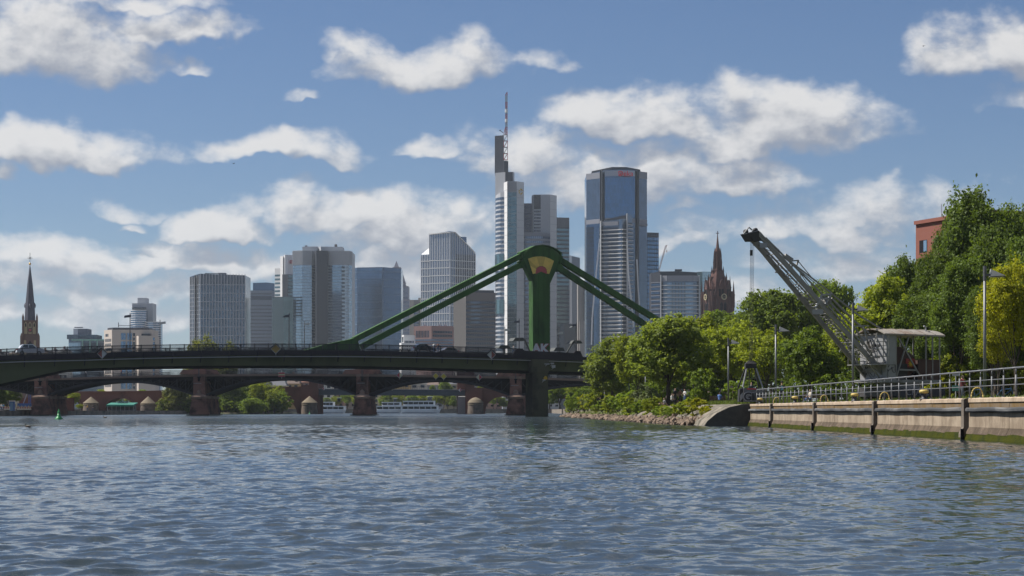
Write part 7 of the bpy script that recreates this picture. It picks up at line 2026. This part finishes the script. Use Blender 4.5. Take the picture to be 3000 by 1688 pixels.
lettering('YACHTKLUB', S(7, D), (PX(353.7, D), D + 2.88, PZ(1180.6, D)), wht, T, bold=.01, ext=.01)
lettering('MS', S(4, D), (PX(353, D), D + 2.88, PZ(1174, D)), wht, T, bold=.01, ext=.01)
# buoys
bgr = mat('buoy_green', (0.012, 0.22, 0.055), .45, var=.15, vscale=3)
def buoy(px, D, h, lb):
    x = PX(px, D); k = h / 2.6
    T = thing('river_buoy', lb, 'buoy', (x, D, 0), 'green river buoys')
    MB().lathe([(r * k, z * k) for r, z in [(.9, -.3), (1.02, .02), (1.0, .2), (.62, .55), (.42, .9), (.34, 1.45)]], 18, (x, D, 0)).build('float', bgr, T, smooth=True)
    MB().lathe([(r * k, z * k) for r, z in [(.36, 1.45), (.36, 1.85), (.28, 1.9), (.05, 2.6)]], 18, (x, D, 0)).build('top_cone', bgr, T)
buoy(172.5, 245, 1.3, 'green buoy floating beside the leftmost stone pier')
buoy(907, 590, .9, 'tiny green buoy floating before the masonry abutment turret')

# ------------------------------------------------------------------ cars on the bridge
def car(u, v, L, H, m, label, direction=1, suv=True):
    T = thing('car', label, 'car', tuple(bp(u, v, zf(u))), 'cars on the near bridge')
    z0 = zf(u) + .05
    pf = [(0, .35), (.02, .75), (.06, .95), (.10, 1.0), (.16, 1.42), (.24, 1.6), (.58, 1.62), (.72, 1.12), (.95, .92), (1.0, .7), (1.0, .3)]
    pf = [(x * L if direction > 0 else L - x * L, z * H / 1.62) for x, z in pf]
    pts = [bp(u + x - L / 2, v - .88, z0 + z) for x, z in pf]
    b = MB(); b.extrude(pts if direction > 0 else pts[::-1], Vector((-bs, bc, 0)) * 1.76); bd = b.build('body', m, T)
    for xs_ in (((.175, 1.08), (.25, 1.5), (.40, 1.52), (.40, 1.08)), ((.42, 1.08), (.42, 1.52), (.57, 1.52), (.68, 1.1))):
        q = [bp(u + ((x if direction > 0 else 1 - x) * L) - L / 2, v - .89, z0 + z * H / 1.62) for x, z in xs_]
        b = MB(); b.extrude(q, Vector((-bs, bc, 0)) * .05); b.build('side_window', gl_dark, bd)
    for x in (.18, .80):
        x = x if direction > 0 else 1 - x
        c = bp(u + x * L - L / 2, v - .80, z0 + .30); wl = MB().lathe([(.33, -.12), (.33, .12)], 16, c, axis=Vector((bs, -bc, 0))).build('wheel', cblk, T)
        MB().lathe([(.2, .0), (.2, .135)], 12, c, axis=Vector((bs, -bc, 0))).build('rim', pipem, wl)
    x = .01 if direction > 0 else .99
    q = bp(u + x * L - L / 2, v - .7, z0 + .85); MB().box(q.x - .12, q.x + .12, q.y - .25, q.y + .25, q.z - .1, q.z + .14).build('tail_light', red, bd)
    return T
car(bu(88, 3.5), 3.5, 4.5, 1.72, mat('car_white', (0.62, 0.63, 0.65), .25, coat=.5), 'white estate car crossing the near bridge at far left')
car(bu(1240, 4), 4, 4.2, 1.5, mat('car_black', (0.025, 0.027, 0.032), .2, coat=.6), 'dark car on the near bridge beside two pedestrians')
car(bu(1310, 16), 16, 4.2, 1.5, mat('car_grey', (0.12, 0.12, 0.13), .25, coat=.5), 'grey car on far lane of the near bridge', -1)

# ------------------------------------------------------------------ people
CL = {}
def cl(rgb):
    k = 'cloth_%d_%d_%d' % tuple(int(c * 255) for c in rgb)
    return mat(k, rgb, .85)
def person(loc, H, rz, shirt, legs, skin=(.42, .26, .19), hair=(.05, .035, .03), shoes=(.05, .05, .05), pose='stand', label='', group='people on the promenade', sleeves='short'):
    h = H
    J = {'pel': (0, 0, .53), 'wai': (0, 0, .61), 'che': (0, -.005, .73), 'nec': (0, .0, .83), 'hd0': (0, -.01, .885), 'hd1': (0, -.005, .955),
         'shL': (.105, 0, .80), 'elL': (.135, .01, .63), 'haL': (.13, -.05, .47), 'shR': (-.105, 0, .80), 'elR': (-.135, .01, .63), 'haR': (-.13, -.05, .47),
         'hiL': (.055, 0, .50), 'knL': (.062, -.01, .27), 'anL': (.062, .01, .045), 'toL': (.07, -.075, .02), 'hiR': (-.055, 0, .50), 'knR': (-.062, -.01, .27), 'anR': (-.062, .01, .045), 'toR': (-.07, -.075, .02)}
    if pose == 'walk': J.update(knL=(.06, -.09, .29), anL=(.06, -.13, .05), toL=(.06, -.21, .025), knR=(-.06, .03, .27), anR=(-.06, .16, .07), toR=(-.06, .10, .025), elL=(.13, .07, .64), haL=(.12, .06, .5), elR=(-.13, -.06, .64), haR=(-.12, -.15, .54))
    if pose == 'phone': J.update(elR=(-.15, -.02, .64), haR=(-.06, -.15, .70), elL=(.15, -.02, .64), haL=(.05, -.15, .70))
    if pose == 'sit':
        for k in J: J[k] = (J[k][0], J[k][1], J[k][2] - .26)
        J.update(knL=(.07, -.24, .27), anL=(.07, -.26, .045), toL=(.07, -.34, .02), knR=(-.07, -.24, .27), anR=(-.07, -.22, .045), toR=(-.07, -.30, .02), elL=(.14, -.05, .38), haL=(.07, -.2, .33), elR=(-.14, -.05, .38), haR=(-.07, -.2, .33))
    if pose == 'ground':
        for k in J: J[k] = (J[k][0], J[k][1] + .05, J[k][2] - .46)
        J.update(knL=(.07, -.2, .2), anL=(.07, -.36, .04), toL=(.07, -.43, .06), knR=(-.07, -.18, .24), anR=(-.07, -.32, .04), toR=(-.07, -.40, .06), elL=(.16, .12, .18), haL=(.17, .2, .02), elR=(-.14, -.05, .22), haR=(-.07, -.2, .22))
    if pose == 'back': pass
    ks = list(J); ix = {k: i for i, k in enumerate(ks)}
    E = [('pel', 'wai'), ('wai', 'che'), ('che', 'nec'), ('nec', 'hd0'), ('hd0', 'hd1'), ('che', 'shL'), ('shL', 'elL'), ('elL', 'haL'), ('che', 'shR'), ('shR', 'elR'), ('elR', 'haR'), ('pel', 'hiL'), ('hiL', 'knL'), ('knL', 'anL'), ('anL', 'toL'), ('pel', 'hiR'), ('hiR', 'knR'), ('knR', 'anR'), ('anR', 'toR')]
    Rd = {'pel': (.088, .06), 'wai': (.078, .052), 'che': (.092, .058), 'nec': (.03, .03), 'hd0': (.042, .048), 'hd1': (.046, .055), 'shL': (.036, .036), 'elL': (.026, .026), 'haL': (.022, .018), 'hiL': (.056, .056), 'knL': (.038, .038), 'anL': (.026, .026), 'toL': (.022, .016)}
    me = bpy.data.meshes.new('person'); me.from_pydata([tuple(c * h for c in J[k]) for k in ks], [(ix[a], ix[b2]) for a, b2 in E], [])
    ob = bpy.data.objects.new('person', me); COL.objects.link(ob)
    md = ob.modifiers.new('skin', 'SKIN'); sv = me.skin_vertices[0].data
    for k in ks:
        r = Rd.get(k) or Rd[k[:-1] + 'L']; sv[ix[k]].radius = (r[0] * h, r[1] * h)
    sv[ix['pel']].use_root = True
    ss = ob.modifiers.new('sub', 'SUBSURF'); ss.levels = 1; ss.render_levels = 1
    dg = bpy.context.evaluated_depsgraph_get()
    m2 = bpy.data.meshes.new_from_object(ob.evaluated_get(dg))
    bpy.data.objects.remove(ob); bpy.data.meshes.remove(me)
    m2.name = 'person'
    m2.materials.clear()
    for c in (skin, shirt, legs, hair, shoes): m2.materials.append(cl(c))
    tagd = {}
    for a, b2 in E:
        k = b2[:2]
        tagd[(a, b2)] = {'wa': 2 if False else 1, 'ch': 1, 'ne': 1, 'hd': 0, 'sh': 1, 'el': 1, 'ha': 0 if sleeves == 'short' else 1, 'hi': 2, 'kn': 2, 'an': 2, 'to': 4}[k]
    segs = [(Vector(J[a]) * h, Vector(J[b2]) * h, tagd[(a, b2)]) for a, b2 in E]
    hz0 = J['hd0'][2] * h
    for p in m2.polygons:
        c = p.center; best = None
        for a, b2, t in segs:
            ab = b2 - a; u = max(0, min(1, (c - a).dot(ab) / max(ab.length_squared, 1e-9))); d = (c - (a + ab * u)).length
            if best is None or d < best[0]: best = (d, t)
        t = best[1]
        if t == 0 and c.z > hz0 - .02 * h and (c.z > hz0 + .075 * h or c.y > hz0 * 0 + J['hd0'][1] * h + .012 * h): t = 3
        p.material_index = t; p.use_smooth = True
    o = bpy.data.objects.new('person', m2); COL.objects.link(o)
    o.location = loc; o.rotation_euler = (0, 0, rz); o['label'] = label; o['category'] = 'person'; o['group'] = group
    # face: eyes, nose, mouth
    hd = Vector(J['hd0']) * h; fy = -.055 * h
    b = MB()
    for e in (-1, 1): b.lathe([(.007 * h, 0), (.001, .006 * h)], 6, (e * .02 * h, hd.y + fy + .004 * h, hd.z + .028 * h), axis=(0, -1, 0))
    b.box(-.014 * h, .014 * h, hd.y + fy - .001 * h, hd.y + fy + .01 * h, hd.z - .012 * h, hd.z - .006 * h)
    f = bpy.data.objects.new('eyes_and_mouth', b.mesh('eyes_and_mouth', cl((.03, .02, .02)))); COL.objects.link(f); f.parent = o
    b = MB(); b.add([(-.008 * h, hd.y + fy + .004 * h, hd.z + .004 * h), (.008 * h, hd.y + fy + .004 * h, hd.z + .004 * h), (0, hd.y + fy - .014 * h, hd.z + .006 * h), (0, hd.y + fy + .002 * h, hd.z + .024 * h)], [(0, 1, 2), (0, 2, 3), (2, 1, 3)])
    f = bpy.data.objects.new('nose', b.mesh('nose', cl(skin))); COL.objects.link(f); f.parent = o
    return o
def pat(px, D, z=1.6): return (PX(px, D), D, z)
wsh, blk, navy, jean, gry, brw = (.62, .62, .60), (.02, .02, .022), (.02, .03, .07), (.05, .09, .19), (.20, .20, .21), (.20, .10, .06)
person(pat(2291, 151), 1.78, -.2, (.02, .02, .025), (.012, .012, .014), pose='phone', sleeves='long', label='man in black jacket and cap looking down by the railing', hair=(.01, .01, .012))
man = COL.objects[-3] if COL.objects[-3].name.startswith('person') else None
if man:
    f = bpy.data.objects.new('shirt_front', MB().box(-.075, .075, -.135, -.10, 1.08, 1.42).mesh('shirt_front', cl((.16, .42, .48)))); COL.objects.link(f); f.parent = man
    f = bpy.data.objects.new('cap', MB().lathe([(.10, 1.70), (.105, 1.74), (.07, 1.80), (.01, 1.82)], 12, (0, -.01, 0)).box(-.07, .07, -.19, -.08, 1.69, 1.71).mesh('cap', cl((.012, .012, .014)))); COL.objects.link(f); f.parent = man
o = person(pat(2374, 152), 1.66, R(-75), (.55, .50, .42), jean, pose='sit', label='seated person in pale top on the bench behind the railing', hair=(.25, .13, .06))
person(pat(2202, 146), 1.7, .1, (.05, .06, .07), blk, label='person whose head shows above the clamshell grab')
person(pat(2108, 190, 1.7), 1.7, R(150), (.09, .18, .42), navy, pose='sit', label='seated person in blue shirt left of the grab')
grp = [(1978, 206, blk, blk, 'stand', 'person all in black at the left of the standing group', .4), (1993, 208, brw, blk, 'stand', 'person in brown top in the standing group', 2.6), (2006.5, 204, wsh, jean, 'phone', 'person in white top and blue jeans in the group', -1.0), (2018, 210, wsh, navy, 'stand', 'tall man in white shirt in the standing group', .3), (2027, 212, gry, blk, 'stand', 'person in grey top behind the lamp post', -.6), (2036, 207, blk, blk, 'walk', 'person in black right of the lamp post beside the group', 1.4)]
for i, (px, D, sh, lg, po, lb, rz) in enumerate(grp): person(pat(px, D, 1.6 + .15), 1.78 - .06 * (i % 3), rz, sh, lg, pose=po, label=lb, hair=[(.02, .015, .012), (.16, .09, .04), (.04, .03, .02)][i % 3])
person(pat(1968, 205, 1.7), 1.7, R(60), wsh, blk, pose='sit', label='person in white sitting beside the tree trunk'); person(pat(1944, 206, 1.6), 1.7, R(-80), gry, (.45, .30, .22), pose='ground', label='person in shorts sitting on the grass by the tree')
person(pat(1903, 232, 1.7), 1.7, R(170), wsh, blk, label='person in white shirt walking behind the silvery shrubs')
person(pat(1752, 300, 1.5), 1.82, .2, navy, (.03, .05, .22), pose='walk', label='man in navy vest and blue shorts strolling near the tip'); person(pat(1758.5, 301, 1.5), 1.7, -.1, blk, (.05, .04, .04), pose='walk', label='woman in black beside the man in blue shorts', hair=(.18, .10, .05))
person(pat(1803, 282, 1.7), 1.7, 1, wsh, blk, label='distant person in white between the bank shrubs and small ash'); person(pat(1821, 276, 1.7), 1.7, 2, (.3, .3, .32), blk, label='distant person in pale grey left of the silvery shrubs')
person(pat(2819, 118, 1.6), 1.72, R(100), (.12, .02, .02), (.08, .09, .11), pose='walk', label='person in dark red top walking behind the railing at right')
for (px, v, sh, lb, rz) in ((1271, .9, (.5, .5, .5), 'pedestrian in pale top on the near bridge beside the dark car', .4), (1283, .9, (.12, .05, .03), 'pedestrian in brown top on the near bridge beside the dark car', .4), (1505, .9, (.55, .5, .45), 'pedestrian in pale clothes at the stair left of the pylon', 2.0)):
    u = bu(px, v); q = bp(u, v, zf(u) + .05); person(tuple(q), 1.75, BA + R(90) + rz, sh, jean, pose='walk', label=lb, group='people on the near bridge')
for (px, sh, lb) in ((248, wsh, 'tiny walker in white at the left end of the iron arch bridge'), (352, (.45, .12, .06), 'tiny walker in orange top on the iron arch bridge'), (864, blk, 'tiny walker in black right of the red striped board'), (1287, (.6, .22, .02), 'tiny rider in orange above the yellow boards')):
    q = ip(px, cy_(px), 1.2); person(tuple(q), 1.75, R(90), sh, navy, pose='walk', label=lb, group='people on the iron arch bridge')
for (px, D, sh, lb) in ((4, 432, wsh, 'person in white at the left edge on the quay'), (10, 436, (.05, .25, .4), 'person in blue at the left edge on the quay'), (188, 500, wsh, 'person in white by the parked car on the left quay'), (256, 540, (.6, .4, .1), 'person in yellow before the first turret'), (272, 542, blk, 'person in black before the first turret')): person(pat(px, D, 1.0), 1.72, 1.0, sh, navy, label=lb, group='people on the left quay')
# bench under the seated person
wood = mat('bench_wood', (0.14, 0.09, 0.06), .8, var=.2, vscale=5)
def bench(px, D, z, rz, lb):
    T = thing('park_bench', lb, 'bench', pat(px, D, z), 'benches of the park'); x, y = PX(px, D), D
    for k in range(4): MB().box(x - .8, x + .8, y - .24 + .12 * k, y - .15 + .12 * k, z + .40, z + .44).build('seat_slat', wood, T)
    for k in range(3): MB().box(x - .8, x + .8, y + .27, y + .30, z + .52 + .13 * k, z + .62 + .13 * k).build('back_slat', wood, T)
    for e in (-.65, .65): MB().box(x + e - .04, x + e + .04, y - .22, y + .3, z - .1, z + .40).build('leg', cblk, T); MB().box(x + e - .03, x + e + .03, y + .30, y + .34, z, z + .9).build('back_post', cblk, T)
bench(2383, 152.2, 1.55, 0, 'wooden bench with the seated person behind the railing'); bench(2104, 190, 1.65, 0, 'wooden bench with the person in blue left of the grab')
# bicycle leaning in the park at the right
def bike(px, D, z, lb):
    T = thing('bicycle', lb, 'bicycle', pat(px, D, z)); x, y = PX(px, D), D
    for e in (-.5, .5):
        b = MB(); pts = [Vector((x + e + .33 * math.cos(2 * math.pi * i / 18), y, z + .34 + .33 * math.sin(2 * math.pi * i / 18))) for i in range(19)]; b.path(pts, .025, 5); w_ = b.build('wheel', cblk, T)
    b = MB(); P3 = lambda a, h: (x + a, y, z + h)
    for p, q in ((P3(-.5, .34), P3(-.1, .34)), (P3(-.1, .34), P3(-.22, .85)), (P3(-.18, .72), P3(.32, .75)), (P3(-.1, .34), P3(.34, .7)), (P3(.32, .85), P3(.5, .34)), (P3(-.5, .34), P3(-.18, .72))): b.tube(p, q, .022, n=5)
    b.build('frame', mat('bike_blue', (0.05, 0.12, 0.25), .4), T)
    MB().box(x - .34, x - .12, y - .07, y + .07, z + .85, z + .91).build('saddle', cblk, T); b = MB(); b.tube(P3(.32, .85), P3(.3, 1.0), .02, n=5); b.tube((x + .3, y - .25, z + 1.0), (x + .3, y + .25, z + 1.0), .018, n=5); b.build('handlebar', cblk, T)
bike(2945, 112, 1.6, 'parked bicycle seen through the railing at right'); bike(2862, 115, 1.6, 'bicycle lying low behind the yellow hoop at right') 
# small green notice board behind the railing
T = thing('notice_board', 'small green notice board on a post behind the railing', 'sign', pat(2800, 118, 1.6)); x = PX(2800, 118)
MB().tube((x, 118, 1.5), (x, 118, 3.4), .03, n=6).build('post', pipem, T); MB().box(x - .22, x + .22, 117.94, 117.97, 2.28, 2.62).build('board', mat('board_green', (0.06, 0.20, 0.16), .5), T); MB().box(x - .2, x + .2, 117.94, 117.97, 3.2, 3.35).build('upper_plate', pipem, T)

# ------------------------------------------------------------------ left quay clutter
D = 436; T = thing('piling_rig', 'blue piling rig working on the left quay', 'machine', pat(72, D, 1.0)); x = PX(72, D); blu = mat('rig_blue', (0.02, 0.09, 0.30), .5)
MB().box(x - 1.6, x + 1.0, D, D + 2.2, 1.5, 2.7).build('body', blu, T); b = MB()
for e in (-.2, .2): b.beam((x + .9 + e, D + 1, 1.4), (x + .9 + e, D + 1, 7.4), .12, .12, up=(0, 1, 0))
for k in range(12): b.beam((x + .7, D + 1, 1.5 + .5 * k), (x + 1.1, D + 1, 2.0 + .5 * k), .08, .08)
b.build('mast', blu, T); b = MB(); b.beam((x - .6, D + 1, 2.5), (x + .7, D + 1, 6.0), .16, .16); b.build('strut', pipem, T)
for e in (-.3, 1.9): MB().box(x - 1.8, x + 1.1, D + e, D + e + .5, .95, 1.5).build('track', cblk, T)
for i, px in enumerate((16, 24, 54, 64, 74, 84, 94)):
    D = 428; T = thing('barrier', 'white and red barrier panel on the left quay, %s from the left' % ORD[i], 'barrier', pat(px, D, 1.0), 'barrier panels on the left quay'); x = PX(px, D)
    MB().box(x - .36, x + .36, D, D + .06, 1.25, 1.95).build('panel', wht, T)
    for k in range(2): MB().box(x - .34 + .36 * k, x - .18 + .36 * k, D - .02, D, 1.55, 1.9).build('red_stripe', s_redb, T)
    MB().box(x - .3, x + .3, D - .2, D + .3, 1.0, 1.1).build('foot', cblk, T); MB().lathe([(.07, 1.95), (.09, 2.05), (.05, 2.15)], 8, (x, D, 0)).build('lamp', s_yelb, T)
D = 430; T = thing('portable_toilet', 'blue portable toilet cabin on the left quay', 'cabin', pat(33.5, D, 1.0)); x = PX(33.5, D)
MB().box(x - .5, x + .5, D, D + 1.1, 1.0, 3.1).build('cabin', blu, T); MB().box(x - .55, x + .55, D - .05, D + 1.15, 3.1, 3.3).build('roof', wht, T); MB().box(x - .35, x + .35, D - .03, D, 1.1, 2.9).build('door', mat('toilet_door', (0.10, 0.22, 0.42), .5), T)
for i, (px, m_, lb) in enumerate(((194, 'car_grey', 'grey parked car on the left quay behind the first pier'), (203, 'car_black', 'black parked car on the left quay behind the first pier'))):
    D = 505; T = thing('parked_car', lb, 'car', pat(px, D, 1.0), 'cars parked on the left quay'); x = PX(px, D)
    b = MB(); b.extrude([(x - 1.0 + q, D, 1.3 + z) for q, z in ((0, 0), (2.0, 0), (2.0, .5), (1.7, .62), (1.4, 1.1), (.4, 1.12), (.05, .6))], (0, 1.7, 0)); b.build('body', MATS[m_], T)
    MB().box(x - .5, x + .4, D - .02, D, 1.95, 2.35).build('window', gl_dark, T)
    for e in (-.6, .6): MB().lathe([(.3, -.1), (.3, .1)], 12, (x + e, D + .1, 1.3), axis=(0, 1, 0)).build('wheel', cblk, T)
T = thing('ruined_wall', 'red stone wall with windows behind the piling rig', 'wall', pat(88, 470, 1.0))
D = 470; MB().box(PX(56, D), PX(215, D), D, D + 1, 1.0, PZ(1166, D)).build('masonry', sandst, T)
# ducks
dk = mat('duck_brown', (0.10, 0.075, 0.055), .8)
for (px, py, lb) in ((82, 1252, 'brown duck swimming at the far left'), (308, 1224.5, 'dark duck swimming right of the green buoy')):
    D = HC * F / (py - HY); x = PX(px, D); k = .34 if D < 200 else .4
    T = thing('duck', lb, 'duck', (x, D, 0), 'ducks on the river')
    k = .42 if D < 200 else .6
    b = MB(); b.lathe([(r * k, z * k) for r, z in [(.01, -.5), (.16, -.38), (.24, 0), (.17, .32), (.02, .46)]], 10, (x, D, .10 * k), axis=(-1, 0, .1)); b.build('body', dk, T, smooth=True)
    V_ = lambda a_, h_: (x + a_ * k, D, h_ * k)
    b = MB(); b.tube(V_(-.28, .14), V_(-.36, .42), .07 * k, .05 * k, 7); b.lathe([(.004, -.10 * k), (.09 * k, 0), (.004, .11 * k)], 8, V_(-.39, .45), axis=(-1, 0, 0)); b.tube(V_(-.47, .44), V_(-.58, .42), .03 * k, .012 * k, 5); b.build('head_and_neck', blackm, T, smooth=True)
# gull and far birds in the air
gw = mat('gull_white', (0.6, 0.6, 0.6), .7)
def bird(px, py, D, span, m, lb, tilt=.3):
    c = PT(px, py, D); T = thing('bird', lb, 'bird', tuple(c), 'birds in the air')
    MB().lathe([(.01, -.32 * span), (.07 * span, -.1 * span), (.08 * span, .05 * span), (.01, .26 * span)], 8, c, axis=(.8, .3, .25)).build('body', m, T, smooth=True)
    for e in (-1, 1):
        b = MB(); m1 = c + Vector((e * .22 * span, .05, .14 * span)); tp = c + Vector((e * .52 * span, .1, .02 * span + .05 * e * tilt))
        b.add([c + Vector((0, -.1 * span, .03)), c + Vector((0, .1 * span, .03)), m1 + Vector((0, .09 * span, 0)), tp, m1 + Vector((0, -.09 * span, 0))], [(0, 4, 2, 1), (4, 3, 2)]); b.build('wing', m, T)
bird(1674, 958, 300, 1.1, gw, 'pale gull gliding right of the pylon foot'); bird(685, 479, 600, 1.5, blackm, 'tiny dark bird in the sky above the grid tower'); bird(2706, 135, 500, 1.2, blackm, 'tiny dark bird in the blue at upper right')

# ------------------------------------------------------------------ summer haze
hz = MB().box(-7000, 7000, -400, 8500, -6, 420)
hm = bpy.data.materials.new('haze'); hm.use_nodes = True
hm.node_tree.nodes.clear()
pv = nd(hm.node_tree, 'ShaderNodeVolumePrincipled')
pv.inputs['Color'].default_value = (0.80, 0.90, 1.0, 1)
pv.inputs['Density'].default_value = 0.000048
pv.inputs['Anisotropy'].default_value = 0.2
mo = nd(hm.node_tree, 'ShaderNodeOutputMaterial')
hm.node_tree.links.new(pv.outputs[0], mo.inputs['Volume'])
hz = hz.build('haze', hm)
hz['kind'] = 'stuff'
for _o in list(bpy.data.objects):
    if '_o' in _o: del _o['_o']
